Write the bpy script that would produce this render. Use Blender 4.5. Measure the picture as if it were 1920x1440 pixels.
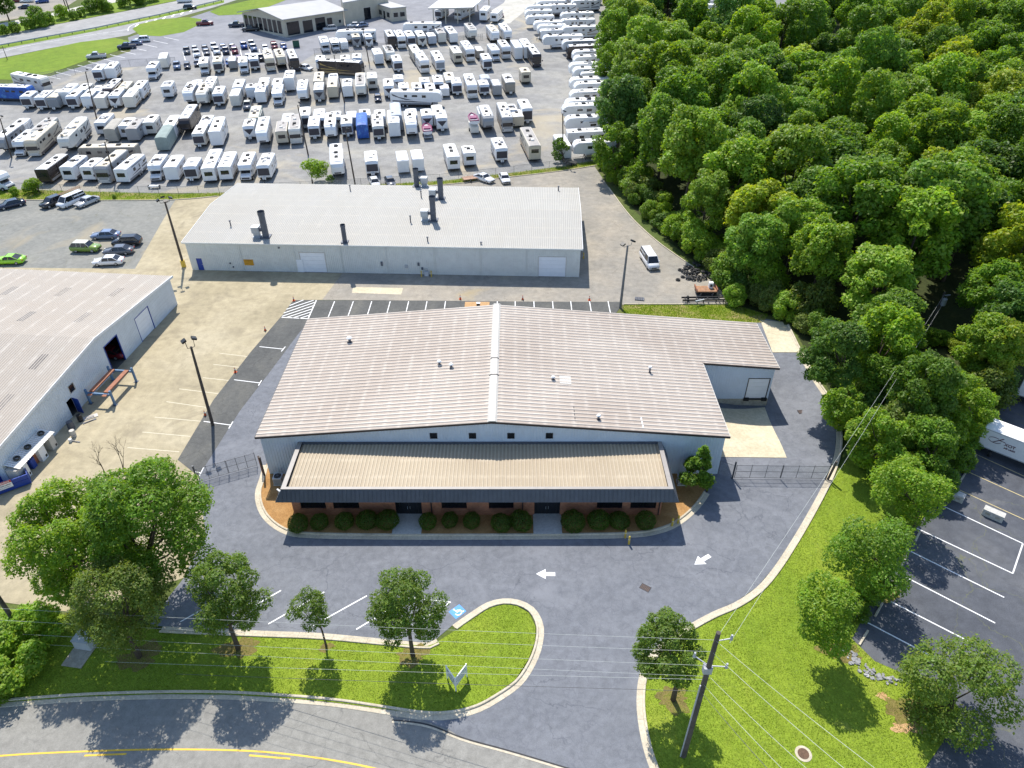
import bpy, bmesh, math, random
import numpy as np
from mathutils import Vector, Matrix
random.seed(7); RNG = np.random.default_rng(11)
for o in list(bpy.data.objects): bpy.data.objects.remove(o)
S = bpy.context.scene
COL = S.collection

# ------------------------------------------------------------------ camera
F_PX = 1353.0; PITCH = math.radians(36.28); YAW = math.radians(0.35); ROLL = math.radians(-0.28); CAM_H = 54.6
_f = Vector((-math.sin(YAW)*math.cos(PITCH), math.cos(YAW)*math.cos(PITCH), -math.sin(PITCH)))
_r0 = Vector((math.cos(YAW), math.sin(YAW), 0)); _u0 = _r0.cross(_f)
_r = _r0*math.cos(ROLL)+_u0*math.sin(ROLL); _u = -_r0*math.sin(ROLL)+_u0*math.cos(ROLL)
cam_d = bpy.data.cameras.new('camera'); cam = bpy.data.objects.new('camera', cam_d); COL.objects.link(cam)
cam_d.sensor_width = 36; cam_d.lens = 36*F_PX/1920; cam_d.clip_end = 3000; cam_d.clip_start = 0.5
cam.matrix_world = Matrix(((_r.x,_u.x,-_f.x,0),(_r.y,_u.y,-_f.y,0),(_r.z,_u.z,-_f.z,CAM_H),(0,0,0,1)))
S.camera = cam
# ------------------------------------------------------------------ sky, sun, exposure
SUNV = Vector((-0.20, 0.66, 1.0)).normalized()          # towards the sun
w = bpy.data.worlds.new('World'); S.world = w; w.use_nodes = True
nt = w.node_tree; bg = nt.nodes['Background']
sky = nt.nodes.new('ShaderNodeTexSky'); sky.sky_type = 'NISHITA'; sky.sun_disc = False
sky.sun_elevation = math.asin(SUNV.z); sky.sun_rotation = math.atan2(SUNV.x, SUNV.y)
sky.air_density = 1.0; sky.dust_density = 0.6; sky.ozone_density = 1.6
nt.links.new(sky.outputs[0], bg.inputs[0]); bg.inputs[1].default_value = 0.15
sd = bpy.data.lights.new('sun', 'SUN'); sd.energy = 4.3; sd.angle = math.radians(0.53); sd.color = (1.0, 0.945, 0.86)
sun = bpy.data.objects.new('sun', sd); COL.objects.link(sun); sun.location = (0, 0, 120)
sun.rotation_euler = (-SUNV).to_track_quat('-Z', 'Y').to_euler()
S.view_settings.view_transform = 'Standard'; S.view_settings.look = 'None'
S.view_settings.exposure = 0.58; S.view_settings.gamma = 1.0; S.view_settings.use_curve_mapping = False
S.render.engine = 'CYCLES'

# ------------------------------------------------------------------ terrain and pixel -> place
def h(x, y):
    t = min(y, 345.0)-150.0
    z = 0.0 if t <= 0 else (0.055*t*t/40 if t < 20 else 0.055*(t-10))
    dx = (x-31.0)/10.5; dy = (y-72.0)/12.0; r = math.sqrt(dx*dx+dy*dy)
    if r < 1: z -= 1.1*(0.5+0.5*math.cos(math.pi*max(0, (r-0.18)/0.82)))
    return z
def ray(x, y): return _f+_r*((x-960)/F_PX)+_u*(-(y-720)/F_PX)
def P(x, y, dz=0.0):
    d = ray(x, y); z = dz
    for _ in range(14):
        t = (z-CAM_H)/d.z; z = h(d.x*t, d.y*t)+dz
    return Vector((d.x*t, d.y*t, z))
def PZ(x, y, z):
    d = ray(x, y); t = (z-CAM_H)/d.z; return Vector((d.x*t, d.y*t, z))

# ------------------------------------------------------------------ mesh helpers
class MB:
    def __init__(s): s.v = []; s.f = []; s.m = []
    def quad(s, a, b, c, d, m=0):
        n = len(s.v); s.v += [tuple(a), tuple(b), tuple(c), tuple(d)]; s.f.append((n, n+1, n+2, n+3)); s.m.append(m); return s
    def tri(s, a, b, c, m=0):
        n = len(s.v); s.v += [tuple(a), tuple(b), tuple(c)]; s.f.append((n, n+1, n+2)); s.m.append(m); return s
    def poly(s, pts, m=0):
        n = len(s.v); s.v += [tuple(p) for p in pts]; s.f.append(tuple(range(n, n+len(pts)))); s.m.append(m); return s
    def box(s, x0, y0, z0, x1, y1, z1, m=0, M=None, ch=0.0):
        if ch > 0:
            a = [(x0+ch, y0), (x1-ch, y0), (x1, y0+ch), (x1, y1-ch), (x1-ch, y1), (x0+ch, y1), (x0, y1-ch), (x0, y0+ch)]
            return s.prism(a, z0, z1, m, M)
        p = [(x0,y0,z0),(x1,y0,z0),(x1,y1,z0),(x0,y1,z0),(x0,y0,z1),(x1,y0,z1),(x1,y1,z1),(x0,y1,z1)]
        if M is not None: p = [tuple(M @ Vector(q)) for q in p]
        n = len(s.v); s.v += p
        for f in ((0,3,2,1),(4,5,6,7),(0,1,5,4),(1,2,6,5),(2,3,7,6),(3,0,4,7)):
            s.f.append(tuple(n+i for i in f)); s.m.append(m)
        return s
    def prism(s, pts, z0, z1, m=0, M=None):
        k = len(pts); n = len(s.v)
        p = [(q[0], q[1], z0) for q in pts]+[(q[0], q[1], z1) for q in pts]
        if M is not None: p = [tuple(M @ Vector(q)) for q in p]
        s.v += p
        s.f.append(tuple(n+i for i in reversed(range(k)))); s.m.append(m)
        s.f.append(tuple(n+k+i for i in range(k))); s.m.append(m)
        for i in range(k):
            j = (i+1) % k; s.f.append((n+i, n+j, n+k+j, n+k+i)); s.m.append(m)
        return s
    def tube(s, pts, rad, seg=8, m=0, caps=True):
        pts = [Vector(p) for p in pts]; rr = rad if isinstance(rad, (list, tuple)) else [rad]*len(pts)
        n = len(s.v)
        for i, p in enumerate(pts):
            t = (pts[min(i+1, len(pts)-1)]-pts[max(i-1, 0)])
            t = t.normalized() if t.length > 1e-9 else Vector((0,0,1))
            a = t.cross(Vector((0,0,1)) if abs(t.z) < 0.95 else Vector((1,0,0))).normalized(); b = t.cross(a)
            for k in range(seg):
                q = p+(a*math.cos(2*math.pi*k/seg)+b*math.sin(2*math.pi*k/seg))*rr[i]; s.v.append(tuple(q))
        for i in range(len(pts)-1):
            for k in range(seg):
                k2 = (k+1) % seg
                s.f.append((n+i*seg+k, n+(i+1)*seg+k, n+(i+1)*seg+k2, n+i*seg+k2)); s.m.append(m)
        if caps:
            s.f.append(tuple(n+k for k in range(seg))); s.m.append(m)
            e = n+(len(pts)-1)*seg; s.f.append(tuple(e+k for k in reversed(range(seg)))); s.m.append(m)
        return s
    def cyl(s, x, y, z0, z1, r, seg=12, m=0, r2=None): return s.tube([(x,y,z0),(x,y,z1)], [r, r if r2 is None else r2], seg, m)
    def loft(s, secs, m=0, cap=True, mats=None):
        k = len(secs[0]); n = len(s.v)
        for sec in secs: s.v += [tuple(q) for q in sec]
        for i in range(len(secs)-1):
            for a in range(k):
                b = (a+1) % k
                s.f.append((n+i*k+a, n+i*k+b, n+(i+1)*k+b, n+(i+1)*k+a)); s.m.append(m if mats is None else mats[a])
        if cap:
            s.f.append(tuple(n+a for a in reversed(range(k)))); s.m.append(m)
            e = n+(len(secs)-1)*k; s.f.append(tuple(e+a for a in range(k))); s.m.append(m)
        return s
    def mesh(s, name, mats, smooth=False, fixn=True):
        me = bpy.data.meshes.new(name); me.from_pydata(s.v, [], s.f)
        for mt in (mats if isinstance(mats, (list, tuple)) else [mats]): me.materials.append(mt)
        if s.m: me.polygons.foreach_set('material_index', s.m)
        if fixn:
            b = bmesh.new(); b.from_mesh(me); bmesh.ops.recalc_face_normals(b, faces=b.faces); b.to_mesh(me); b.free()
        if smooth: me.polygons.foreach_set('use_smooth', [True]*len(me.polygons))
        me.update(); return me
    def build(s, name, mats, parent=None, smooth=False, loc=None, fixn=True):
        return link(name, s.mesh(name, mats, smooth, fixn), parent, loc)
def link(name, me, parent=None, loc=None):
    o = bpy.data.objects.new(name, me); COL.objects.link(o)
    if parent is not None: o.parent = parent
    if loc is not None: o.location = loc
    return o
def tag(o, label=None, cat=None, group=None, kind=None):
    if label: o['label'] = label
    if cat: o['category'] = cat
    if group: o['group'] = group
    if kind: o['kind'] = kind
    return o
def thing(name, label, cat, loc=(0,0,0), rz=0.0, group=None):
    o = bpy.data.objects.new(name, None); COL.objects.link(o); o.location = loc; o.rotation_euler = (0,0,rz)
    o.empty_display_size = 0.2
    return tag(o, label, cat, group)
def copy_tree(o, parent=None):
    c = o.copy(); COL.objects.link(c); c.parent = parent
    for ch in o.children: copy_tree(ch, c)
    return c
def bez(pts, n=6):          # Catmull-Rom through points
    pts = [Vector(p) for p in pts]; out = []
    for i in range(len(pts)-1):
        p0 = pts[max(i-1,0)]; p1 = pts[i]; p2 = pts[i+1]; p3 = pts[min(i+2, len(pts)-1)]
        for k in range(n):
            t = k/n
            out.append(0.5*((2*p1)+(p2-p0)*t+(2*p0-5*p1+4*p2-p3)*t*t+(3*p1-p0-3*p2+p3)*t**3))
    out.append(pts[-1]); return out
def ordinal(n):
    w = ['zeroth','first','second','third','fourth','fifth','sixth','seventh','eighth','ninth','tenth','eleventh','twelfth','thirteenth','fourteenth','fifteenth','sixteenth','seventeenth','eighteenth','nineteenth']
    if n < 20: return w[n]
    t = ['twenty','thirty','forty','fifty','sixty','seventy','eighty','ninety'][n//10-2]
    return t[:-1]+'ieth' if n % 10 == 0 else t+'-'+w[n % 10]
def text_mesh(body, size, mat, align='CENTER', ext=0.004, bold=0.0):
    cu = bpy.data.curves.new('lettering', 'FONT'); cu.body = body; cu.size = size; cu.align_x = align; cu.extrude = ext; cu.offset = bold
    ob = bpy.data.objects.new('lettering_tmp', cu); COL.objects.link(ob)
    bpy.context.view_layer.update()
    me = bpy.data.meshes.new_from_object(ob.evaluated_get(bpy.context.evaluated_depsgraph_get()))
    bpy.data.objects.remove(ob); me.materials.clear(); me.materials.append(mat); return me

# ------------------------------------------------------------------ materials
def newmat(name):
    m = bpy.data.materials.new(name); m.use_nodes = True
    n = m.node_tree.nodes; l = m.node_tree.links; return m, n, l, n['Principled BSDF']
def ramp(n, stops):
    r = n.new('ShaderNodeValToRGB'); e = r.color_ramp.elements
    e[0].position = stops[0][0]; e[0].color = (*stops[0][1], 1); e[1].position = stops[-1][0]; e[1].color = (*stops[-1][1], 1)
    for p, c in stops[1:-1]:
        q = e.new(p); q.color = (*c, 1)
    return r
def noise(n, l, vec, scale, detail=4, rough=0.55, dist=0.0):
    t = n.new('ShaderNodeTexNoise'); t.inputs['Scale'].default_value = scale; t.inputs['Detail'].default_value = detail
    t.inputs['Roughness'].default_value = rough; t.inputs['Distortion'].default_value = dist
    if vec is not None: l.new(vec, t.inputs['Vector'])
    return t
def mixc(n, l, a, b, fac, mode='MIX'):
    m = n.new('ShaderNodeMix'); m.data_type = 'RGBA'; m.blend_type = mode
    for sk, v in ((m.inputs[0], fac), (m.inputs[6], a), (m.inputs[7], b)):
        if hasattr(v, 'is_linked') or isinstance(v, bpy.types.NodeSocket): l.new(v, sk)
        else: sk.default_value = v if not isinstance(v, tuple) else (*v, 1)
    return m.outputs[2]
def maprange(n, l, v, a, b, c=0.0, d=1.0):
    m = n.new('ShaderNodeMapRange'); l.new(v, m.inputs[0])
    for i, q in enumerate((a, b, c, d)): m.inputs[i+1].default_value = q
    return m.outputs[0]
def paint(name, col, rough=0.45, var=0.06, scale=1.5, metal=0.0, dirt=None, dirt_amt=0.35, spec=0.4, coat=0.0):
    m, n, l, b = newmat(name)
    tc = n.new('ShaderNodeTexCoord'); v = tc.outputs['Object']
    nz = noise(n, l, v, scale, 5, 0.6)
    lo = tuple(c*(1-var*2) for c in col); hi = tuple(min(1, c*(1+var)) for c in col)
    r = ramp(n, [(0.3, lo), (0.7, hi)]); l.new(nz.outputs[0], r.inputs[0]); out = r.outputs[0]
    if dirt:
        n2 = noise(n, l, v, scale*2.3, 6, 0.65, 0.4); f = maprange(n, l, n2.outputs[0], 0.52, 0.72, 0, dirt_amt)
        out = mixc(n, l, out, dirt, f)
    l.new(out, b.inputs['Base Color']); b.inputs['Roughness'].default_value = rough; b.inputs['Metallic'].default_value = metal
    b.inputs['Specular IOR Level'].default_value = spec
    if coat: b.inputs['Coat Weight'].default_value = coat; b.inputs['Coat Roughness'].default_value = 0.06
    return m
def ground(name, stops, scale=0.12, fine=9.0, fine_amt=0.25, rough=0.9, cracks=None, patch=None, stretch=None, bump=0.3, lines=None, grime=None):
    m, n, l, b = newmat(name)
    g = n.new('ShaderNodeNewGeometry'); v = g.outputs['Position']
    if stretch:
        mp = n.new('ShaderNodeMapping'); mp.inputs['Scale'].default_value = stretch[0]; mp.inputs['Rotation'].default_value = (0,0,stretch[1]); l.new(v, mp.inputs[0]); vv = mp.outputs[0]
    else: vv = v
    a = noise(n, l, vv, scale, 7, 0.62, 0.3); r = ramp(n, stops); l.new(a.outputs[0], r.inputs[0]); out = r.outputs[0]
    mid = noise(n, l, v, scale*9, 5, 0.65); fm = maprange(n, l, mid.outputs[0], 0.3, 0.7, 0.82, 1.14)
    out = mixc(n, l, out, fm, 1.0, 'MULTIPLY')
    fz = noise(n, l, v, fine, 4, 0.7); ff = maprange(n, l, fz.outputs[0], 0.3, 0.7, 1-fine_amt, 1+fine_amt)
    out = mixc(n, l, out, ff, 1.0, 'MULTIPLY')
    if patch:
        pz = noise(n, l, v, patch[1], 5, 0.55, 0.8); pf = maprange(n, l, pz.outputs[0], patch[2], patch[2]+0.09, 0, patch[3]); out = mixc(n, l, out, patch[0], pf)
    if grime:
        pz = noise(n, l, v, grime[1], 6, 0.6, 1.2); pf = maprange(n, l, pz.outputs[0], grime[2], grime[2]+0.16, 0, grime[3]); out = mixc(n, l, out, grime[0], pf)
    for ci, cracks in enumerate(([cracks] if not isinstance(cracks[0], list) else cracks[0]) if cracks else []):
        dz = noise(n, l, v, cracks[1]*2.5, 4, 0.6)
        ad = n.new('ShaderNodeVectorMath'); ad.operation = 'MULTIPLY_ADD'; l.new(dz.outputs['Color'], ad.inputs[0]); ad.inputs[1].default_value = (1.6/cracks[1]*0.25,)*3; l.new(v, ad.inputs[2])
        vo = n.new('ShaderNodeTexVoronoi'); vo.feature = 'DISTANCE_TO_EDGE'; vo.inputs['Scale'].default_value = cracks[1]; l.new(ad.outputs[0], vo.inputs['Vector'])
        cf = maprange(n, l, vo.outputs[0], 0.0, cracks[2], cracks[3], 0.0)
        gate = noise(n, l, v, cracks[1]*0.6, 3); gf = maprange(n, l, gate.outputs[0], 0.42, 0.58)
        mu = n.new('ShaderNodeMath'); mu.operation = 'MULTIPLY'; l.new(cf, mu.inputs[0]); l.new(gf, mu.inputs[1])
        out = mixc(n, l, out, cracks[0], mu.outputs[0])
    if lines:
        bt = n.new('ShaderNodeTexBrick'); bt.offset = 0.0; bt.inputs['Scale'].default_value = 1.0
        bt.inputs['Brick Width'].default_value = lines[1]; bt.inputs['Row Height'].default_value = lines[2]; bt.inputs['Mortar Size'].default_value = 0.022
        bt.inputs['Mortar Smooth'].default_value = 0.3; bt.inputs['Color1'].default_value = (1,1,1,1); bt.inputs['Color2'].default_value = (0.93,0.93,0.93,1); bt.inputs['Mortar'].default_value = (lines[3],)*3+(1,)
        mp = n.new('ShaderNodeMapping'); mp.inputs['Rotation'].default_value = (0,0,lines[0]); l.new(v, mp.inputs[0]); l.new(mp.outputs[0], bt.inputs['Vector'])
        out = mixc(n, l, out, bt.outputs[0], 1.0, 'MULTIPLY')
    l.new(out, b.inputs['Base Color']); b.inputs['Roughness'].default_value = rough; b.inputs['Specular IOR Level'].default_value = 0.25
    if bump:
        bp = n.new('ShaderNodeBump'); bp.inputs['Strength'].default_value = bump; bp.inputs['Distance'].default_value = 0.02
        l.new(fz.outputs[0], bp.inputs['Height']); l.new(bp.outputs[0], b.inputs['Normal'])
    return m
MT = {}
MT['seal'] = ground('sealed_asphalt', [(0.25,(0.136,0.145,0.164)),(0.5,(0.157,0.166,0.185)),(0.75,(0.180,0.189,0.208))], 0.16, 14, 0.16, 0.85,
                    cracks=([((0.055,0.06,0.075), 0.15, 0.009, 0.5), ((0.09,0.095,0.115), 1.3, 0.07, 0.35), ((0.215,0.225,0.25), 0.27, 0.03, 0.32)],), grime=((0.225,0.234,0.255), 0.10, 0.54, 0.65), stretch=((1.0,2.2,1.0),0.2))
MT['old_asphalt'] = ground('worn_parking_asphalt', [(0.3,(0.075,0.077,0.075)),(0.5,(0.105,0.106,0.10)),(0.72,(0.15,0.145,0.125))], 0.22, 10, 0.2, 0.9, stretch=((1.0,0.5,1.0),0.0), cracks=((0.04,0.04,0.038),0.3,0.012,0.5))
MT['yard'] = ground('tan_concrete_yard', [(0.25,(0.31,0.265,0.17)),(0.5,(0.39,0.335,0.222)),(0.75,(0.44,0.385,0.27))], 0.10, 6, 0.08, 0.9, bump=0.1,
                    lines=(0.03, 4.4, 4.4, 0.86), grime=((0.21,0.18,0.125), 0.17, 0.54, 0.6), cracks=((0.25,0.21,0.14),0.13,0.006,0.6))
MT['left_lot'] = ground('grey_patched_asphalt', [(0.25,(0.17,0.175,0.16)),(0.5,(0.215,0.215,0.195)),(0.78,(0.26,0.255,0.225))], 0.12, 9, 0.12, 0.92, cracks=((0.12,0.12,0.06),0.16,0.006,0.8), patch=((0.33,0.28,0.19),0.055,0.56,0.7))
MT['back_yard'] = ground('cracked_sandy_pavement', [(0.22,(0.19,0.185,0.17)),(0.45,(0.27,0.25,0.215)),(0.62,(0.33,0.295,0.24)),(0.8,(0.26,0.245,0.22))], 0.10, 7, 0.14, 0.95, cracks=((0.15,0.13,0.10),0.22,0.010,0.6), patch=((0.36,0.28,0.14),0.07,0.6,0.5))
MT['gravel'] = ground('rv_lot_gravel', [(0.25,(0.205,0.203,0.198)),(0.48,(0.26,0.257,0.247)),(0.62,(0.308,0.30,0.275)),(0.8,(0.35,0.325,0.265))], 0.05, 4.5, 0.16, 0.95, patch=((0.43,0.37,0.26),0.045,0.56,0.6), stretch=((1.0,1.9,1.0),-0.1))
MT['far_asphalt'] = ground('showroom_lot_asphalt', [(0.3,(0.20,0.205,0.225)),(0.7,(0.27,0.272,0.285))], 0.03, 3, 0.08, 0.92)
MT['highway'] = ground('highway_asphalt', [(0.3,(0.27,0.27,0.268)),(0.7,(0.34,0.335,0.325))], 0.04, 3, 0.06, 0.92, stretch=((0.3,1.0,1.0),-0.35))
MT['road'] = ground('street_asphalt', [(0.25,(0.225,0.218,0.200)),(0.5,(0.25,0.243,0.220)),(0.75,(0.275,0.268,0.243))], 0.18, 16, 0.16, 0.92, cracks=([((0.13,0.128,0.12),0.17,0.009,0.7),((0.16,0.157,0.145),0.6,0.016,0.4)],))
MT['truck_lot'] = ground('truck_lot_asphalt', [(0.25,(0.062,0.068,0.082)),(0.5,(0.088,0.094,0.108)),(0.78,(0.135,0.138,0.145))], 0.12, 12, 0.2, 0.9, cracks=((0.17,0.18,0.045),0.14,0.006,0.5), grime=((0.19,0.19,0.19),0.2,0.63,0.5))
MT['lane_far'] = ground('pale_concrete_lane', [(0.3,(0.46,0.44,0.385)),(0.7,(0.55,0.53,0.47))], 0.06, 3, 0.05, 0.9, lines=(-0.45, 6, 6, 0.9))
MT['pad'] = ground('loading_pad_concrete', [(0.25,(0.46,0.40,0.27)),(0.5,(0.55,0.485,0.345)),(0.75,(0.60,0.54,0.40))], 0.25, 9, 0.07, 0.9, bump=0.08, grime=((0.30,0.28,0.20),0.3,0.6,0.4))
MT['kerb'] = ground('kerb_concrete', [(0.25,(0.43,0.375,0.275)),(0.5,(0.52,0.46,0.35)),(0.75,(0.58,0.52,0.405))], 0.5, 12, 0.1, 0.9, bump=0.1, grime=((0.28,0.25,0.19),0.6,0.58,0.5))
MT['walk'] = ground('walk_concrete', [(0.3,(0.44,0.43,0.40)),(0.7,(0.53,0.52,0.48))], 0.5, 12, 0.08, 0.9, bump=0.1)
MT['grass'] = ground('mown_grass', [(0.22,(0.128,0.20,0.016)),(0.42,(0.172,0.246,0.02)),(0.58,(0.205,0.272,0.024)),(0.80,(0.29,0.305,0.05))], 0.16, 10, 0.3, 0.95, bump=0.9, patch=((0.30,0.26,0.08),0.19,0.66,0.5), stretch=((1.0,0.45,1.0),-0.35))
MT['grass_far'] = ground('verge_grass', [(0.25,(0.115,0.19,0.014)),(0.55,(0.15,0.225,0.017)),(0.8,(0.20,0.245,0.03))], 0.05, 3, 0.22, 0.95)
MT['dry_grass'] = ground('patchy_dry_grass', [(0.25,(0.085,0.15,0.012)),(0.45,(0.17,0.21,0.02)),(0.62,(0.30,0.24,0.10)),(0.8,(0.36,0.28,0.16))], 0.35, 10, 0.3, 0.95)
MT['base'] = ground('base_soil_and_grass', [(0.25,(0.05,0.085,0.014)),(0.5,(0.085,0.11,0.025)),(0.7,(0.13,0.12,0.05))], 0.06, 3, 0.3, 0.95)
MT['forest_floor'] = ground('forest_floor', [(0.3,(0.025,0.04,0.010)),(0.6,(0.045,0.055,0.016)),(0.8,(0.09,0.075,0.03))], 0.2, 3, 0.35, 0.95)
MT['mulch'] = ground('pine_straw_mulch', [(0.25,(0.26,0.135,0.045)),(0.5,(0.36,0.20,0.075)),(0.75,(0.43,0.26,0.11))], 0.7, 16, 0.32, 0.95, bump=0.9)
MT['litter'] = ground('leaf_litter_soil', [(0.25,(0.12,0.10,0.035)),(0.5,(0.19,0.15,0.05)),(0.75,(0.17,0.19,0.03))], 0.9, 14, 0.3, 0.95)
MT['soil'] = ground('orange_bare_soil', [(0.3,(0.40,0.23,0.10)),(0.7,(0.52,0.34,0.18))], 0.6, 6, 0.2, 0.95)
MT['line_white'] = paint('white_road_paint', (0.78,0.78,0.77), 0.6, 0.05, 3, dirt=(0.30,0.31,0.34), dirt_amt=0.45)
MT['line_yellow'] = paint('yellow_road_paint', (0.72,0.46,0.035), 0.6, 0.06, 3, dirt=(0.35,0.28,0.12), dirt_amt=0.4)
MT['line_faint'] = paint('faded_line_paint', (0.60,0.545,0.40), 0.8, 0.06, 2, dirt=(0.50,0.44,0.31), dirt_amt=0.9)
MT['line_faded'] = paint('worn_yellow_line_paint', (0.55,0.45,0.22), 0.8, 0.06, 2, dirt=(0.12,0.125,0.14), dirt_amt=0.8)
MT['blue_sign'] = paint('blue_pavement_paint', (0.06,0.28,0.72), 0.6, 0.05, 4)
# ================================================================== ground sheets
def sheet(name, pts, mat, lift, px=True, kind='structure', parent=None):
    if px: pts = [P(*q) for q in pts]
    bm = bmesh.new(); vs = [bm.verts.new((q[0], q[1], 0)) for q in pts]
    es = [bm.edges.new((vs[i], vs[(i+1) % len(vs)])) for i in range(len(vs))]
    bmesh.ops.triangle_fill(bm, edges=es, use_beauty=True, use_dissolve=False)
    xs = [q[0] for q in pts]; ys = [q[1] for q in pts]
    cuts = [((0,y,0),(0,1,0)) for y in (150,153,156,160,165,170,345) if min(ys) < y < max(ys)]
    if max(xs) > 20 and min(xs) < 43 and max(ys) > 59 and min(ys) < 85:
        cuts += [((0,60+i*1.3,0),(0,1,0)) for i in range(20)]+[((20.5+i*1.3,0,0),(1,0,0)) for i in range(18)]
    for co, no in cuts:
        bmesh.ops.bisect_plane(bm, geom=bm.verts[:]+bm.edges[:]+bm.faces[:], plane_co=co, plane_no=no, dist=1e-5)
    for v in bm.verts: v.co.z = h(v.co.x, v.co.y)+lift
    for f in bm.faces:
        if f.normal.z < 0: f.normal_flip()
    bm.normal_update()
    for f in bm.faces:
        if f.normal.z < 0: f.normal_flip()
    me = bpy.data.meshes.new(name); bm.to_mesh(me); bm.free(); me.materials.append(mat)
    o = link(name, me, parent)
    if parent is None: tag(o, kind=kind)
    return o
def soil_blob(px, a, b, seed, mat='soil', name='soil_patch', lift=.05):
    rg = random.Random(seed); c = P(*px); ph = [rg.uniform(0,6.28) for _ in range(4)]
    pts = []
    for i in range(40):
        t = 2*math.pi*i/40; r = 1+.22*math.sin(2*t+ph[0])+.16*math.sin(3*t+ph[1])+.12*math.sin(7*t+ph[2])+.10*math.sin(11*t+ph[3])
        pts.append((c.x+a*r*math.cos(t), c.y+b*r*math.sin(t), 0))
    sheet(name, pts, MT[mat], lift, px=False)
sheet('ground', [(-900,-80,0),(900,-80,0),(900,1300,0),(-900,1300,0)], MT['base'], -0.03, px=False)
FOREST = [(1150,335),(1190,395),(1250,450),(1310,497),(1360,545),(1380,570),(1480,603),(1530,690),(1580,770),(1585,830),(1600,860),(1700,900),(1760,920),(1800,858),(1850,795),(1905,735),(1960,690),(2600,640),(2700,300),(2500,-60),(1140,-60),(1135,100),(1155,200)]
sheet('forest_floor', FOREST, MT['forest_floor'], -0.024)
KA = [(-200,1345),(-60,1332),(0,1326),(150,1315),(300,1310),(430,1311),(560,1319),(640,1327),(720,1339),(790,1349),(842,1349),(895,1337),(940,1313),(980,1283),(1006,1242),(1018,1205),(1019,1172),(1004,1142),(977,1126),(945,1122),(912,1130),(877,1152),(846,1174),(818,1198)]
KA2 = [(818,1198),(800,1205),(700,1196),(600,1187),(500,1183),(400,1179),(300,1174),(282,1170)]
KB = [(1245,1500),(1218,1440),(1203,1390),(1194,1330),(1196,1280),(1206,1248),(1228,1216),(1272,1183),(1330,1150),(1380,1128),(1420,1100),(1450,1065),(1480,1020),(1510,970),(1540,915),(1556,880),(1566,845),(1568,810),(1560,775),(1545,745),(1525,715),(1505,680),(1490,650),(1478,625),(1468,604)]
KC = [(493,872),(487,895),(478,925),(483,955),(500,980),(530,1000),(570,1008),(700,1011),(900,1011.5),(1100,1010),(1180,1008),(1225,1003),(1265,990),(1300,965),(1325,935),(1344,900)]
sheet('street_road', [(-200,1345)]+KA[1:10]+[(842,1368),(870,1386),(960,1411),(1060,1441),(1180,1478),(1330,1520),(1500,1560),(1500,1900),(-400,1900),(-400,1360)], MT['road'], -0.018)
sheet('sealed_drive', KA[9:]+KA2+[(300,1140),(345,1083),(385,1000),(372,893),(450,770),(500,705),(560,625),(580,598),(900,585),(1440,598)]+list(reversed(KB))+[(1330,1520),(1180,1478),(1060,1441),(960,1411),(870,1386),(842,1368)], MT['seal'], -0.006)
sheet('parking_strip', [(550,562.5),(530,590),(470,660),(400,750),(333,862),(372,893),(450,770),(500,705),(560,625),(582,600),(900,605),(1140,605),(1162,578),(1166,566),(1000,565.5),(800,563.5)], MT['old_asphalt'], 0.002)
sheet('concrete_yard', [(334,366),(420,362),(420,440),(400,500),(450,508.5),(642,512.5),(604,562),(550,562.5),(530,590),(470,660),(400,750),(333,862),(372,893),(385,1000),(345,1083),(150,1150),(0,1128),(-150,1120),(-400,1000),(-500,700),(-300,500),(0,501.5),(253,504),(306,412)], MT['yard'], -0.010)
sheet('parking_lot', [(-350,372),(0,372),(100,373),(334,366),(306,412),(253,504),(0,501.5),(-300,500)], MT['left_lot'], -0.014)
sheet('back_yard', [(642,512.5),(604,562),(800,563.5),(1000,565.5),(1166,566),(1166,571),(1370,571),(1345,535),(1295,497),(1232,452),(1182,405),(1142,352),(1115,312),(1060,317),(960,328),(830,343),(640,354),(425,362),(425,440),(450,508.5)], MT['back_yard'], -0.008)
sheet('dirt_patch', [(872,566),(918,566),(915,605),(868,605)], MT['soil'], 0.006)
sheet('concrete_patch', [(662,538),(756,540),(752,552),(660,549)], MT['pad'], -0.003)
sheet('grass_strip', [(1170,571),(1372,571),(1440,590),(1432,605),(1300,605),(1166,600)], MT['dry_grass'], 0.006)
sheet('fence_verge', [(-250,357),(0,354),(90,357),(200,360),(330,364),(425,361),(640,350),(830,339),(960,324),(1060,311),(1118,300),(1122,309),(1060,319),(960,331),(830,346),(640,357),(425,366),(330,374),(200,375),(90,374),(0,374),(-250,374)], MT['dry_grass'], 0.0)
sheet('gravel_lot', [(-300,358),(0,355),(200,361),(425,362),(640,351),(830,340),(960,325),(1060,312),(1118,301),(1150,250),(1160,180),(1150,100),(1135,-20),(1000,-40),(905,52),(700,92),(590,100),(545,130),(330,120),(200,128),(80,145),(-300,215)], MT['gravel'], -0.016)
sheet('showroom_lot', [(-300,220),(80,147),(245,96),(240,70),(395,20),(470,0),(620,-45),(1180,-45),(1135,-20),(1000,-40),(905,52),(700,92),(590,100),(545,132),(330,122),(200,130)], MT['far_asphalt'], -0.020)
sheet('concrete_lane', [(955,44),(985,20),(1010,0),(1045,-30),(960,-30),(945,5),(905,30),(918,42)], MT['lane_far'], -0.008)
sheet('highway', [(-400,190),(0,109),(100,89),(240,66),(300,42),(400,14),(480,-12),(640,-50),(480,-50),(330,2),(240,20),(100,47),(0,67),(-400,140)], MT['highway'], -0.012)
sheet('frontage_grass', [(-350,230),(0,149),(30,150),(95,137),(165,112),(238,90),(247,78),(215,71),(150,79),(60,98),(0,110),(-350,180)], MT['grass_far'], 0.006)
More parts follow.
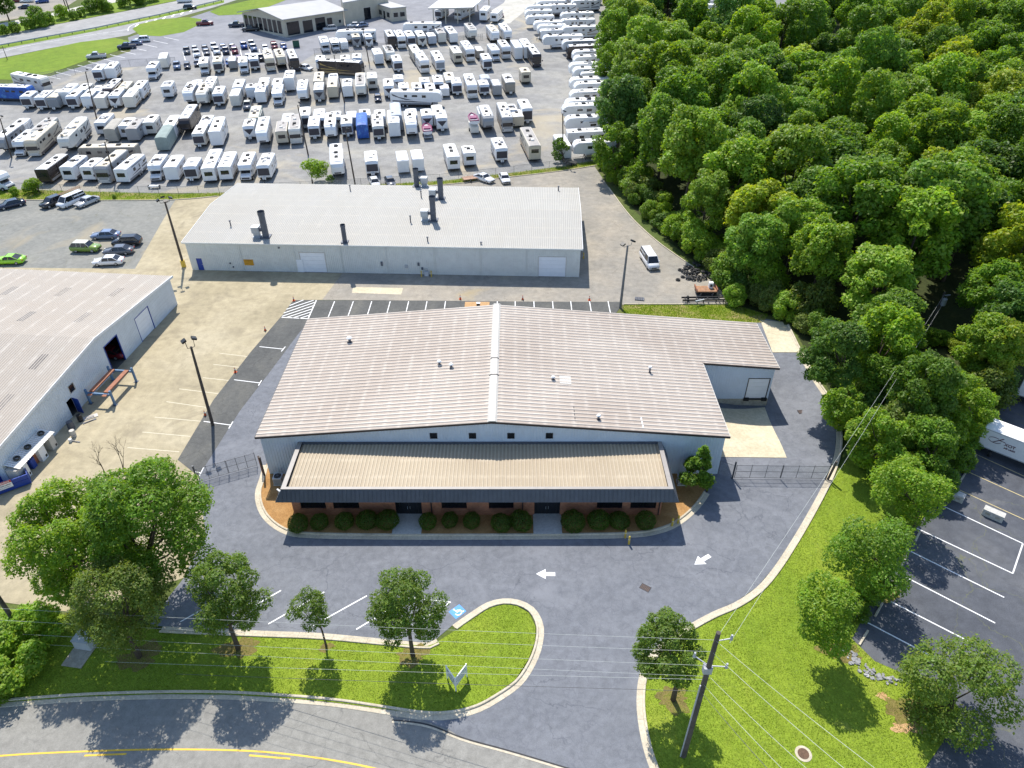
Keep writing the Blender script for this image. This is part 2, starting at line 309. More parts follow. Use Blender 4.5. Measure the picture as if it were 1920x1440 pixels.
sheet('island_grass', [(248,54),(262,45),(300,36),(352,32),(378,36),(374,46),(345,60),(300,68),(262,66)], MT['grass_far'], 0.006)
sheet('entrance_grass', [(393,22),(415,12),(470,0),(560,-25),(575,-15),(500,14),(452,27),(410,29)], MT['grass_far'], 0.006)
sheet('median_grass', [(-400,160),(0,85),(170,55),(300,28),(420,0),(420,5),(300,33),(170,60),(0,92),(-400,168)], MT['grass_far'], 0.002)
sheet('roadside_verge', [(-400,138),(0,66),(100,46),(240,19),(330,1),(470,-45),(250,-45),(235,0),(110,28),(0,52),(-400,110)], MT['grass_far'], 0.004)
sheet('service_road', [(-400,110),(0,52),(110,28),(235,0),(330,-45),(280,-45),(205,-2),(95,25),(0,44),(-400,95)], MT['lane_far'], -0.004)
sheet('far_dirt_lot', [(-300,70),(0,40),(60,30),(120,15),(160,-10),(160,-45),(-300,-45)], MT['back_yard'], -0.010)
sheet('far_truck_yard', [(1290,70),(1450,75),(1520,-40),(1280,-40)], MT['far_asphalt'], 0.0)
TL = [(1597,1198),(1660,1080),(1722,985),(1800,862),(1850,795),(1905,735),(1960,690),(2500,700),(2600,1600),(1700,1490),(1765,1396),(1800,1330),(1760,1280),(1690,1262),(1640,1240)]
sheet('truck_lot', TL, MT['truck_lot'], -0.012)
sheet('lawn_left', [(-220,1335),(0,1318),(150,1307),(300,1302),(430,1303),(560,1311),(640,1319),(720,1330),(790,1338),(838,1339),(884,1328),(927,1304),(966,1275),(991,1236),(1003,1203),(1004,1176),(992,1150),(970,1137),(945,1133),(918,1141),(884,1162),(853,1183),(815,1207),(800,1212),(700,1204),(600,1195),(500,1191),(400,1187),(300,1182),(200,1162),(100,1150),(0,1140),(-220,1140)], MT['grass'], 0.045)
sheet('lawn_right', [(1261,1500),(1233,1440),(1217,1390),(1208,1330),(1210,1282),(1218,1256),(1238,1228),(1281,1194),(1338,1162),(1389,1139),(1431,1110),(1462,1073),(1492,1027),(1523,976),(1553,921),(1570,884),(1600,852),(1660,868),(1760,920),(1722,985),(1660,1080),(1597,1198),(1640,1240),(1690,1262),(1760,1280),(1800,1330),(1765,1396),(1700,1490),(1640,1560),(1330,1560)], MT['grass'], 0.045)
soil_blob((1702,1364),1.05,.6,3)
for i_, (px_, a_) in enumerate((((262,1232),1.7),((447,1216),1.5),((612,1214),.6),((774,1229),1.3),((1262,1312),1.4),((1575,1222),1.5),((1660,1108),1.4),((720,985),1.3),((1700,1330),1.6))): soil_blob(px_, a_, a_*.7, 20+i_, 'litter', 'leaf_litter', .052)
soil_blob((1655,1306),.5,.3,5)
sheet('planting_bed', [(500,870),(497,896),(488,926),(493,952),(508,974),(536,993),(572,1000),(700,1003),(900,1003.5),(1100,1002),(1178,1000),(1221,995),(1259,982),(1291,959),(1315,930),(1334,898),(1310,880),(1000,880),(600,880)], MT['mulch'], 0.08)
sheet('loading_pad', [(1352,857),(1475,858.5),(1434,764),(1330,764)], MT['pad'], 0.03)
sheet('rear_concrete', [(1425,600),(1468,604),(1480,630),(1499,661),(1448,661)], MT['pad'], 0.03)
# ------------------------------------------------------------------ kerbs: gutter pan and raised kerb in cast lengths
def resample(pts, step):
    out = [pts[0]]; acc = 0
    for a, b in zip(pts, pts[1:]):
        d = (b-a).length; t = step-acc
        while t <= d: out.append(a.lerp(b, t/d)); t += step
        acc = (acc+d) % step
    return out
def offs(pts, d):
    o = []
    for i, p in enumerate(pts):
        t = pts[min(i+1, len(pts)-1)]-pts[max(i-1, 0)]; t.z = 0; t.normalize()
        o.append(p+Vector((-t.y, t.x, 0))*d)
    return o
PROF = [(-0.02, -0.02), (0.0, 0.014), (0.44, 0.012), (0.47, 0.125), (0.52, 0.145), (0.64, 0.145), (0.66, 0.12), (0.66, -0.04)]
def kerb(name, px, side, prof=PROF, piece=3.05, world=False, mat=None, gap=0.007):
    pts = px if world else [P(*q) for q in px]
    pts = [Vector((q[0], q[1], 0)) for q in pts]
    pts = resample(bez(pts, 8), piece/4)
    root = tag(link(name, None), kind='structure')
    lanes = [offs(pts, side*d) for d, z in prof]
    for i in range(0, len(pts)-4, 4):
        secs = []
        for k in range(5):
            sec = []
            for (d, z), ln in zip(prof, lanes):
                q = ln[i+k].copy()
                if k == 0: q = q.lerp(ln[i+1], gap/(piece/4))
                if k == 4: q = q.lerp(ln[i+3], gap/(piece/4))
                sec.append((q.x, q.y, h(q.x, q.y)+z))
            secs.append(sec)
        MB().loft(secs).build('kerb_length', mat or MT['kerb'], root)
    return root
kerb('kerb_island', KA, 1); kerb('kerb_parking', KA2, 1); kerb('kerb_drive', KB, -1); kerb('kerb_bed', KC, 1)
LOWP = [(0, -0.02), (0, 0.13), (0.15, 0.13), (0.15, -0.02)]
kerb('kerb_yard', [(0,375),(90,376),(200,376.5),(330,375),(420,367)], 1, LOWP)
kerb('kerb_yard', [(640,357.5),(830,347),(960,332),(1060,320),(1122,310)], 1, LOWP)
kerb('kerb_wood_edge', [(1142,352),(1182,405),(1232,452),(1295,497),(1318,512)], -1, LOWP)
kerb('kerb_grass_strip', [(1170,571.5),(1250,571.5),(1360,571.5)], 1, LOWP)
kerb('kerb_truck_lot', [(1738,1440),(1766,1396)], 1, LOWP)
# ------------------------------------------------------------------ painted markings
def strip(name, pts, wd, mat, lift, px=True, smooth=False, parent=None):
    pts = [Vector(P(*q)) if px else Vector(q) for q in pts]
    for q in pts: q.z = 0
    if smooth: pts = bez(pts, 8)
    a = offs(pts, wd/2); b = offs(pts, -wd/2); m = MB()
    for i in range(len(pts)-1):
        m.quad(*[(q.x, q.y, h(q.x, q.y)+lift) for q in (a[i], b[i], b[i+1], a[i+1])])
    o = m.build(name, mat, parent)
    if parent is None: tag(o, kind='structure')
    return o
def group_empty(name): return tag(link(name, None), kind='structure')
ml = group_empty('stall_lines')
for x in (627.3,662.5,697,731.7,766.2,800.6,835.4,932.5,966,1001,1036,1070,1105.4,1140):
    a = P(x, 565); strip('stall_line', [(a.x, a.y, 0), (a.x+0.0, a.y-4.9, 0)], 0.13, MT['line_white'], 0.008, px=False, parent=ml)
for a, b in (((593,563),(578,597)),((577.5,597.5),(528,595)),((569,562.5),(543,573)),((588,563),(537,580)),((590,567),(532,587)),((588,573),(529,593)),((586,579),(538,595)),((583,585),(549,596)),((580,591),(561,597))):
    strip('hatch_line', [a, b], 0.17, MT['line_white'], 0.010, parent=ml)
for a, b, c, d in (((486.7,650),(531,654.5),(527.5,659),(535,650)),((439,712),(487,718),(484.5,723),(490.5,713)),((382,790),(432,797),(429,803.5),(436.7,790.5)),((363,884),(376,886.5),(374,892),(382,876))):
    strip('stall_line', [a, b], 0.12, MT['line_white'], 0.008, parent=ml); strip('stall_line', [c, d], 0.12, MT['line_white'], 0.0085, parent=ml)
yl = group_empty('faded_yard_lines')
for a, b in (((290,782),(380,790)),((267,810),(357,818)),((239,839),(336,847)),((312,753),(389,764)),((336,729),(419,739)),((380,708),(436,714)),((400,683),(460,690)),((411,662),(469,669))):
    strip('stall_line', [a, b], 0.11, MT['line_faint'], -0.004, parent=yl)
fl = group_empty('front_stall_lines')
for a, b in (((527,1107),(420,1168)),((608,1110),(503,1170)),((688,1117),(587,1173)),((768,1120),(668,1180)),((845,1129),(745,1190)),((446,1105),(338,1166))):
    strip('stall_line', [a, b], 0.13, MT['line_white'], 0.004, parent=fl)
strip('stall_line', [(767,1120),(845,1129)], 0.11, MT['line_white'], 0.0045, parent=fl)
# accessible-parking symbol
sym = group_empty('accessible_parking_symbol')
c4 = [P(841,1147), P(861,1133), P(874.5,1146), P(855,1161)]
MB().poly([(q.x, q.y, 0.004) for q in c4]).build('blue_square', MT['blue_sign'], sym)
def s2w(u, v, z=0.009):      # u across, v up the sign
    q = c4[3].lerp(c4[2], u).lerp(c4[0].lerp(c4[1], u), v); return (q.x, q.y, z)
m = MB(); ring = [s2w(0.50+0.24*math.cos(math.radians(a)), 0.36+0.24*math.sin(math.radians(a))) for a in range(-200, 61, 20)]
def sstrip(m, pts, wd):
    pts = [Vector(q) for q in pts]; a = offs(pts, wd/2); b = offs(pts, -wd/2)
    for i in range(len(pts)-1): m.quad(a[i], b[i], b[i+1], a[i+1])
sstrip(m, ring, 0.10); sstrip(m, [s2w(0.42,0.80,0.0095), s2w(0.44,0.46,0.0095), s2w(0.68,0.44,0.0095), s2w(0.80,0.16,0.0095), s2w(0.9,0.2,0.0095)], 0.10)
sstrip(m, [s2w(0.43,0.64,0.010), s2w(0.62,0.62,0.010)], 0.08)
m.poly([s2w(0.41+0.075*math.cos(a*0.7854), 0.88+0.075*math.sin(a*0.7854), 0.0105) for a in range(8)])
m.build('wheelchair_figure', MT['line_white'], sym)
ar = group_empty('lane_arrows')
for tip, tail in (((1005,1076),(1041,1076.5)),((1302,1058.5),(1331,1041.5))):
    a = P(*tip); b = P(*tail); d = (b-a).normalized(); n2 = Vector((-d.y, d.x, 0)); L = (b-a).length
    MB().poly([tuple(q) for q in (a, a+d*L*0.5+n2*0.58, a+d*L*0.5+n2*0.22, b+n2*0.22, b-n2*0.22, a+d*L*0.5-n2*0.22, a+d*L*0.5-n2*0.58)]).build('arrow', MT['line_white'], ar, loc=(0,0,0.003))
yc = group_empty('yellow_centre_lines')
cl = [(-200,1436),(0,1417),(150,1409),(300,1405),(450,1407),(550,1415),(640,1428),(720,1445),(800,1470)]
strip('solid_line', cl, 0.14, MT['line_yellow'], -0.010, smooth=True, parent=yc)
for d in ([(158,1416.5),(237,1413.5)],[(467,1416),(544,1422.5)],[(-120,1433),(-60,1427)]): strip('dash', d, 0.14, MT['line_yellow'], -0.009, parent=yc)
tl = group_empty('truck_lot_lines')
for a, b in (((1750,940),(1918,1019)),((1714,988),(1899,1075)),((1918,1019),(1899,1075)),((1694,1027),(1883,1120)),((1665,1065),(1866,1168)),((1644,1114),(1849,1219)),((1613,1160),(1790,1253))):
    strip('stall_line', [a, b], 0.13, MT['line_white'], -0.005+0.0005*random.random(), parent=tl)
for a, b in (((1831,852),(1960,911)),((1812,883),(1960,950)),((1800,919),(1960,992)),((1870,790),(1960,830))): strip('stall_line', [a, b], 0.11, MT['line_faded'], -0.006, parent=tl)
sl = group_empty('far_stall_lines')
for i in range(12):     # slant stalls by the frontage grass
    x = 80+i*20.2; y = 144-i*6.6; strip('stall_line', [(x+5,y-2),(x+33,y+4)], 0.2, MT['line_white'], 0.0, parent=sl)
for x, y, x2, y2 in [(343+17.9*i, 103-0.55*i*1.2, 347.5+17.7*i, 113-0.6*i*1.3) for i in range(11)]:
    strip('stall_line', [(x, y-6), (x2, y2)], 0.2, MT['line_white'], -0.004, parent=sl)
for i in range(5): strip('stall_line', [(478+11*i, 55+3.5*i),(500+11*i, 60+3.2*i)], 0.25, MT['line_white'], 0.0, parent=sl)
hl = group_empty('highway_lines')
strip('edge_line', [(-200,170),(0,98),(130,72),(240,55)], 0.2, MT['line_white'], -0.004, smooth=True, parent=hl)
strip('edge_line', [(240,58),(243,50),(262,42),(300,33),(345,24)], 0.25, MT['line_white'], -0.003, smooth=True, parent=hl)
for i in range(7): strip('chevron', [(254+17*i, 50-4.6*i),(259+17*i, 45-4.6*i)], 0.7, MT['line_white'], -0.002, parent=hl)
strip('pavement_seam', [(735,1350),(800,1358),(870,1384),(960,1409),(1060,1439),(1180,1476)], 0.11, paint('dark_pavement_seam', (0.055,0.055,0.055), .95, .2, 3), 0.001, smooth=True)
strip('pavement_seam', [(735,1353),(800,1362),(870,1388),(960,1413),(1060,1443),(1180,1480)], 0.16, MT['kerb'], -0.002, smooth=True)
# drains and covers
MT['iron'] = paint('cast_iron', (0.035,0.035,0.045), 0.6, 0.1, 6)
MT['iron_rust'] = paint('rusty_iron', (0.13,0.075,0.045), 0.8, 0.2, 8)
def grate(px, L, W, rz, label):
    p = P(*px); t = thing('storm_grate', label, 'drain grate', (p.x, p.y, p.z), rz)
    MB().box(-L/2,-W/2,-0.03,L/2,W/2,-0.002).build('pit', MT['iron'], t)
    fr = MB(); fr.box(-L/2-.06,-W/2-.06,-.02,L/2+.06,-W/2,.012).box(-L/2-.06,W/2,-.02,L/2+.06,W/2+.06,.012).box(-L/2-.06,-W/2,-.02,-L/2,W/2,.012).box(L/2,-W/2,-.02,L/2+.06,W/2,.012); fr.build('frame', MT['iron'], t)
    nb = int(L/0.14)
    for i in range(nb): MB().box(-L/2+(i+.25)*L/nb,-W/2,-.01,-L/2+(i+.65)*L/nb,W/2,.010).build('bar', MT['iron_rust'], t)
grate((1210,1102), 0.85, 0.55, -0.6, 'iron storm grate in the drive near the entrance island')
grate((1504,772), 0.9, 0.6, 0.1, 'iron storm grate in the dip beside the loading dock')
p = P(1506,1414); t = thing('manhole', 'round rusty manhole cover with concrete collar on the right lawn', 'manhole cover', (p.x, p.y, 0.045))
m = MB(); m.cyl(0,0,-0.05,0.03,0.62,20).build('collar', MT['kerb'], t); MB().cyl(0,0,-0.02,0.045,0.42,20).build('lid', MT['iron_rust'], t)
for k in range(6): MB().box(-0.36+k*0.12,-0.2,0.045,-0.31+k*0.12,0.2,0.053).build('rib', MT['iron_rust'], t)
# ================================================================== buildings
def PYp(x, y, Y):
    d = ray(x, y); t = Y/d.y; return Vector((d.x*t, Y, CAM_H+d.z*t))
def PW(x, y, A, B):          # pixel on the vertical plane through A,B -> (distance along, height)
    d = ray(x, y); e = Vector((B[0]-A[0], B[1]-A[1], 0)); e.normalize(); n = Vector((e.y, -e.x, 0))
    t = n.dot(Vector((A[0], A[1], 0)))/n.dot(d); q = d*t; return (q-Vector((A[0], A[1], 0))).dot(e), CAM_H+q.z
def roofmat(name, rib, pan, stain, purlin, axis, per, amt):
    """weathered steel sheet: rain-washed pan, pale screw lines over the purlins"""
    out = []
    for k, base in enumerate((pan, rib)):
        m, n, l, b = newmat(name+('_pan', '_rib')[k])
        tc = n.new('ShaderNodeTexCoord'); v = tc.outputs['Object']
        mp = n.new('ShaderNodeMapping'); mp.inputs['Scale'].default_value = (0.12,0.5,0.3) if axis == 'X' else (0.5,0.12,0.3); l.new(v, mp.inputs[0])
        nz = noise(n, l, mp.outputs[0], 1.0, 7, 0.62, 0.3)
        r = ramp(n, [(0.28, tuple(a*0.86+s*0.14 for a, s in zip(base, stain))), (0.5, base), (0.72, tuple(min(1, a*1.07) for a in base))]); l.new(nz.outputs[0], r.inputs[0]); o = r.outputs[0]
        big = noise(n, l, v, 0.09, 4, 0.5); f = maprange(n, l, big.outputs[0], 0.4, 0.62, 0, 0.55*amt); o = mixc(n, l, o, stain, f)
        sp = n.new('ShaderNodeSeparateXYZ'); l.new(v, sp.inputs[0])
        md = n.new('ShaderNodeMath'); md.operation = 'PINGPONG'; md.inputs[1].default_value = per/2; l.new(sp.outputs[axis], md.inputs[0])
        sn = noise(n, l, v, 0.7, 4); s2 = maprange(n, l, sn.outputs[0], 0.38, 0.6)
        pf = maprange(n, l, md.outputs[0], 0.0, 0.34, 0.55, 0.0)
        mu = n.new('ShaderNodeMath'); mu.operation = 'MULTIPLY'; l.new(pf, mu.inputs[0]); l.new(s2, mu.inputs[1])
        o = mixc(n, l, o, purlin, mu.outputs[0])
        fz = noise(n, l, v, 5, 4, 0.7); ff = maprange(n, l, fz.outputs[0], 0.3, 0.7, 0.92, 1.06); o = mixc(n, l, o, ff, 1.0, 'MULTIPLY')
        l.new(o, b.inputs['Base Color']); b.inputs['Roughness'].default_value = 0.6; b.inputs['Specular IOR Level'].default_value = 0.3
        out.append(m)
    return out
RM = roofmat('main_roof_steel', (0.545,0.488,0.42), (0.35,0.297,0.248), (0.31,0.245,0.195), (0.545,0.485,0.415), 'X', 1.52, 0.7)
RA = roofmat('annex_roof_steel', (0.47,0.395,0.285), (0.36,0.295,0.205), (0.29,0.225,0.15), (0.53,0.455,0.34), 'Y', 2.4, 0.5)
RB = roofmat('back_roof_steel', (0.44,0.425,0.385), (0.31,0.30,0.275), (0.34,0.31,0.25), (0.45,0.42,0.36), 'Y', 3.1, 0.35)
RL = roofmat('left_roof_steel', (0.46,0.42,0.365), (0.28,0.25,0.215), (0.36,0.29,0.22), (0.56,0.52,0.46), 'Y', 2.4, 0.45)
for m in RL: pass
MT['wall_blue'] = paint('pale_blue_white_siding', (0.56,0.64,0.73), 0.5, 0.04, 0.6, dirt=(0.48,0.53,0.58), dirt_amt=0.4)
MT['wall_cream'] = paint('cream_white_siding', (0.64,0.65,0.61), 0.5, 0.04, 0.6, dirt=(0.48,0.48,0.44), dirt_amt=0.4)
MT['wall_white'] = paint('white_siding', (0.64,0.68,0.71), 0.5, 0.04, 0.6, dirt=(0.50,0.52,0.53), dirt_amt=0.4)
MT['trim_dark'] = paint('dark_brown_trim', (0.035,0.03,0.032), 0.5, 0.1, 2)
MT['trim_light'] = paint('pale_trim', (0.50,0.475,0.43), 0.5, 0.05, 2, dirt=(0.45,0.42,0.38))
MT['door_white'] = paint('white_roller_door', (0.80,0.82,0.84), 0.45, 0.03, 1)
MT['glass'] = paint('dark_window_glass', (0.010,0.012,0.016), 0.08, 0.0, 1, spec=0.6)
MT['frame_black'] = paint('black_aluminium_frame', (0.018,0.019,0.022), 0.4, 0.0, 1)
MT['concrete_wall'] = paint('weathered_dock_concrete', (0.40,0.37,0.30), 0.9, 0.15, 1.5, dirt=(0.17,0.16,0.13), dirt_amt=0.7)
MT['rubber'] = paint('black_rubber', (0.014,0.014,0.015), 0.8, 0.1, 4)
MT['mansard'] = paint('charcoal_mansard_steel', (0.10,0.105,0.12), 0.5, 0.08, 1.2)
MT['coping'] = paint('taupe_coping', (0.30,0.275,0.25), 0.5, 0.06, 1.5)
MT['galv'] = paint('galvanised_steel', (0.42,0.45,0.48), 0.42, 0.08, 2, metal=0.35)
MT['galv_dark'] = paint('weathered_dark_duct', (0.105,0.115,0.14), 0.5, 0.12, 1.6, metal=0.2)
MT['ac_grey'] = paint('grey_ac_enamel', (0.50,0.52,0.54), 0.5, 0.05, 2)
MT['yellow'] = paint('safety_yellow_paint', (0.62,0.44,0.06), 0.55, 0.1, 4, dirt=(0.30,0.25,0.12), dirt_amt=0.5)
MT['blue_paint'] = paint('blue_enamel', (0.018,0.055,0.29), 0.45, 0.08, 2)
MT['rust'] = paint('rust_red_paint', (0.33,0.13,0.07), 0.7, 0.15, 3, dirt=(0.20,0.09,0.05), dirt_amt=0.6)
MT['red'] = paint('red_paint', (0.50,0.03,0.02), 0.4, 0.08, 3)
MT['white'] = paint('white_paint', (0.76,0.76,0.75), 0.45, 0.03, 2)
MT['black'] = paint('black_paint', (0.015,0.015,0.017), 0.45, 0.05, 2)
MT['dark_int'] = paint('dim_workshop_floor', (0.10,0.095,0.085), 0.8, 0.1, 2)
# brick veneer
def brickmat():
    m, n, l, b = newmat('red_brick_veneer'); g = n.new('ShaderNodeNewGeometry'); mp = n.new('ShaderNodeMapping'); mp.inputs['Rotation'].default_value = (math.pi/2,0,0)
    l.new(g.outputs['Position'], mp.inputs[0]); t = n.new('ShaderNodeTexBrick'); l.new(mp.outputs[0], t.inputs['Vector']); t.inputs['Scale'].default_value = 1
    t.inputs['Brick Width'].default_value = 0.21; t.inputs['Row Height'].default_value = 0.075; t.inputs['Mortar Size'].default_value = 0.006
    t.inputs['Color1'].default_value = (0.44,0.175,0.09,1); t.inputs['Color2'].default_value = (0.33,0.115,0.06,1); t.inputs['Mortar'].default_value = (0.36,0.27,0.2,1)
    nz = noise(n, l, g.outputs['Position'], 1.2, 5); f = maprange(n, l, nz.outputs[0], 0.3, 0.7, 0.8, 1.2); l.new(mixc(n, l, t.outputs[0], f, 1.0, 'MULTIPLY'), b.inputs['Base Color']); b.inputs['Roughness'].default_value = 0.9
    bp = n.new('ShaderNodeBump'); bp.inputs['Strength'].default_value = 0.5; bp.inputs['Distance'].default_value = 0.01; l.new(t.outputs['Fac'], bp.inputs['Height']); bp.invert = True; l.new(bp.outputs[0], b.inputs['Normal'])
    return m
MT['brick'] = brickmat()
def ribbed_wall(name, A, B, z0, ztop, mat, parent, openings=(), pitch=0.305, depth=0.03, out=1):
    A = Vector((A[0], A[1], 0)); B = Vector((B[0], B[1], 0)); e = B-A; L = e.length; e.normalize(); n = Vector((e.y, -e.x, 0))*out
    zt = ztop if callable(ztop) else (lambda s: ztop)
    br = [0.0]; s = pitch*0.35
    while s < L-pitch*0.5:
        br += [s, s+0.025, s+0.075, s+0.10]; s += pitch
    br += [L]; ext = []
    for o in openings: ext += [o[0], o[1]]
    if callable(ztop) and hasattr(ztop, 'knee'): ext.append(ztop.knee)
    br = sorted(set(round(q, 4) for q in br+ext if 0 <= q <= L))
    def dep(s):
        u = (s-pitch*0.35) % pitch
        if s < pitch*0.35 or s > L-pitch*0.4: return 0
        return depth*(u/0.025 if u < 0.025 else 1 if u < 0.075 else max(0, (0.10-u)/0.025))
    m = MB()
    def pt(s, z): q = A+e*s+n*dep(s); return (q.x, q.y, z)
    for a, b in zip(br, br[1:]):
        mid = (a+b)/2; segs = [(None, None)]; zs = [(z0, None)]
        op = [o for o in openings if o[0]-1e-4 < mid < o[1]+1e-4]
        if not op: m.quad(pt(a,z0), pt(b,z0), pt(b,zt(b)), pt(a,zt(a)))
        else:
            o = op[0]
            if o[2] > z0+0.01: m.quad(pt(a,z0), pt(b,z0), pt(b,o[2]), pt(a,o[2]))
            m.quad(pt(a,o[3]), pt(b,o[3]), pt(b,zt(b)), pt(a,zt(a)))
    return m.build(name, mat, parent, fixn=False)
def ribbed_roof(name, O, ex, ey, Lfun, W, zfun, mats, parent, pitch=0.305, hgt=0.035, thick=0.06):
    """sheet whose ribs run along ex (up/down the slope); ey across.  Lfun(w)->(u0,u1), zfun(u)"""
    O = Vector(O); ex = Vector(ex); ey = Vector(ey); m = MB(); wv = [0.0]; s = 0.0
    prof = [(0.0, 0), (pitch*0.52, 0), (pitch*0.64, hgt), (pitch*0.88, hgt), (pitch, 0)]
    lines = []; k = 0
    while k*pitch < W-1e-6:
        for (a, d), (b, d2) in zip(prof, prof[1:]):
            wa = min(W, k*pitch+a); wb = min(W, k*pitch+b)
            if wb-wa > 1e-5: lines.append((wa, d, wb, d2, 0 if (d == 0 and d2 == 0) else 1))
        k += 1
    for wa, d, wb, d2, mi in lines:
        u0, u1 = Lfun((wa+wb)/2)
        def pt(u, w_, dd): q = O+ex*u+ey*w_; return (q.x, q.y, zfun(u)+dd)
        m.quad(pt(u0,wa,d), pt(u1,wa,d), pt(u1,wb,d2), pt(u0,wb,d2), mi)
    return m.build(name, mats, parent, fixn=False)
def window(parent, cx, y, z0, z1, wd, nrm=-1, frame=None, fw=0.06):
    t = MB(); f = frame or MT['frame_black']
    a, b = cx-wd/2, cx+wd/2; yo = y+nrm*0.05; yi = y-nrm*0.06; lo, hi = min(yo,yi), max(yo,yi)
    t.box(a,lo,z0,b,hi,z0+fw).box(a,lo,z1-fw,b,hi,z1).box(a,lo,z0+fw,a+fw,hi,z1-fw).box(b-fw,lo,z0+fw,b,hi,z1-fw)
    o = t.build('window', f, parent); yp = y-nrm*0.02
    MB().box(a+fw,min(yp,yp-nrm*.02),z0+fw,b-fw,max(yp,yp-nrm*.02),z1-fw).build('pane', MT['glass'], o); return o
def roller_door(parent, x0, x1, y, z0, z1, nrm=-1, n=5, mat=None, name='roller_door', frame=None):
    o = MB(); yo = y+nrm*0.045; yi = y-nrm*0.10; lo, hi = min(yo,yi), max(yo,yi)
    o.box(x0-.09,lo,z0,x0,hi,z1+.09).box(x1,lo,z0,x1+.09,hi,z1+.09).box(x0,lo,z1,x1,hi,z1+.09)
    d = o.build(name, frame or MT['trim_light'], parent); hh = (z1-z0)/n; yp = y-nrm*0.055
    for i in range(n): MB().box(x0,min(yp,yp-nrm*.03),z0+i*hh+.008,x1,max(yp,yp-nrm*.03),z0+(i+1)*hh-.008).build('door_panel', mat or MT['door_white'], d)
    return d
# ---------------------------------------------------------------- main warehouse
X0, X1, X2, YF, YD, YB, RX = -26.9, 22.0, 31.3, 57.75, 71.25, 80.9, -2.4
ZE = 5.62; SL = 2.02/24.45
def zroof(x): return 7.66-SL*abs(x-RX)
main = thing('warehouse', 'large warehouse with weathered tan-pink ribbed roof and loading dock wing, in the middle', 'building', (0,0,0))
class Knee:
    def __init__(s, f, k): s.f = f; s.knee = k
    def __call__(s, x): return s.f(x)
wins = [PYp(x, 817, YF).x for x in (813,886,958,1030)]
front_open = [(wx-0.38-X0, wx+0.38-X0, 5.12, 5.88) for wx in wins]
ribbed_wall('front_wall', (X0,YF), (X1,YF), -0.1, Knee(lambda s: zroof(X0+s)-0.05, RX-X0), MT['wall_blue'], main, front_open)
ribbed_wall('left_wall', (X0,YB), (X0,YF), -0.1, zroof(X0)-0.05, MT['wall_blue'], main)
ribbed_wall('right_wall', (X1,YF), (X1,YD), -0.1, zroof(X1)-0.05, MT['wall_blue'], main)
dl = PYp(1396,748,YD).x; dr = PYp(1434,748,YD).x; dtop = 3.05
ribbed_wall('dock_wall', (X1,YD), (X2,YD), 0.0, lambda s: zroof(X1+s)-0.05, MT['wall_blue'], main, [(dl-X1,dr-X1,0.0,dtop)])
ribbed_wall('wing_wall', (X2,YD), (X2,YB), 0.0, zroof(X2)-0.05, MT['wall_blue'], main)
ribbed_wall('back_wall', (X2,YB), (X0,YB), -0.1, Knee(lambda s: zroof(X2-s)-0.05, X2-RX), MT['wall_blue'], main)
MB().box(X1+.02,YD+.02,-1.5,X2+.03,YD+.3,0.0).box(X2-.25,YD+.3,-1.5,X2+.03,YB,0.0).box(X1-.2,YF,-.6,X1+.02,YD+.3,0.0).build('foundation', MT['concrete_wall'], main)
for wx in wins: window(main, wx, YF, 5.12, 5.88, 0.76)
roller_door(main, dl, dr, YD, 0.05, dtop, frame=MT['frame_black'], name='dock_door')
for bx in (dl+0.15, dr-0.15): MB().box(bx-0.33,YD-0.22,-0.22,bx+0.33,YD+.02,0.16).build('dock_bumper', MT['rubber'], main)
MB().box(dl+.4,YD-.13,-.13,dr-.4,YD+.01,.04).build('dock_leveller', MT['frame_black'], main)
OV = 0.32
ribbed_roof('roof_slope', (X0-OV, YF-OV, 0), (1,0,0), (0,1,0), lambda w_: (0, RX-X0+OV), YB-YF+2*OV, lambda u: zroof(X0-OV+u), RM, main, pitch=.61, hgt=.075)
def lf(w_): return (0, (X2 if YF-OV+w_ > YD-OV else X1)-RX+OV)
ribbed_roof('roof_slope', (RX, YF-OV, 0), (1,0,0), (0,1,0), lf, YB-YF+2*OV, lambda u: zroof(RX+u), RM, main, pitch=.61, hgt=.075)
def rake(name, xa, xb, y0, y1, drop, mat):
    m = MB(); za, zb = zroof(xa), zroof(xb)
    v = [(xa,y0,za-drop),(xb,y0,zb-drop),(xb,y1,zb-drop),(xa,y1,za-drop),(xa,y0,za+.02),(xb,y0,zb+.02),(xb,y1,zb+.02),(xa,y1,za+.02)]
    m.v = v; m.f = [(0,3,2,1),(4,5,6,7),(0,1,5,4),(1,2,6,5),(2,3,7,6),(3,0,4,7)]; m.m = [0]*6
    return m.build(name, mat, main)
rake('rake_trim', X0-OV-.05, RX, YF-OV-.09, YF-OV, .22, MT['trim_dark']); rake('rake_trim', RX, X1+OV+.05, YF-OV-.09, YF-OV, .22, MT['trim_dark'])
rake('rake_trim', X1+OV-.1, X2+OV+.05, YD-OV-.09, YD-OV, .22, MT['trim_dark'])
rake('rake_trim', X0-OV-.05, RX, YB+OV, YB+OV+.06, .2, MT['trim_dark']); rake('rake_trim', RX, X2+OV+.05, YB+OV, YB+OV+.06, .2, MT['trim_dark'])
MB().box(X0-OV-.10,YF-OV,zroof(X0-OV)-.24,X0-OV-.01,YB+OV,zroof(X0-OV)-.03).build('eave_gutter', MT['trim_dark'], main)
MB().box(X1+OV+.01,YF-OV,zroof(X1+OV)-.2,X1+OV+.10,YD-OV-.1,zroof(X1+OV)-.03).build('eave_gutter', MT['trim_light'], main)
MB().box(X2+OV+.01,YD-OV,zroof(X2+OV)-.2,X2+OV+.10,YB+OV,zroof(X2+OV)-.03).build('eave_gutter', MT['trim_light'], main)
yy = YF-OV-.1
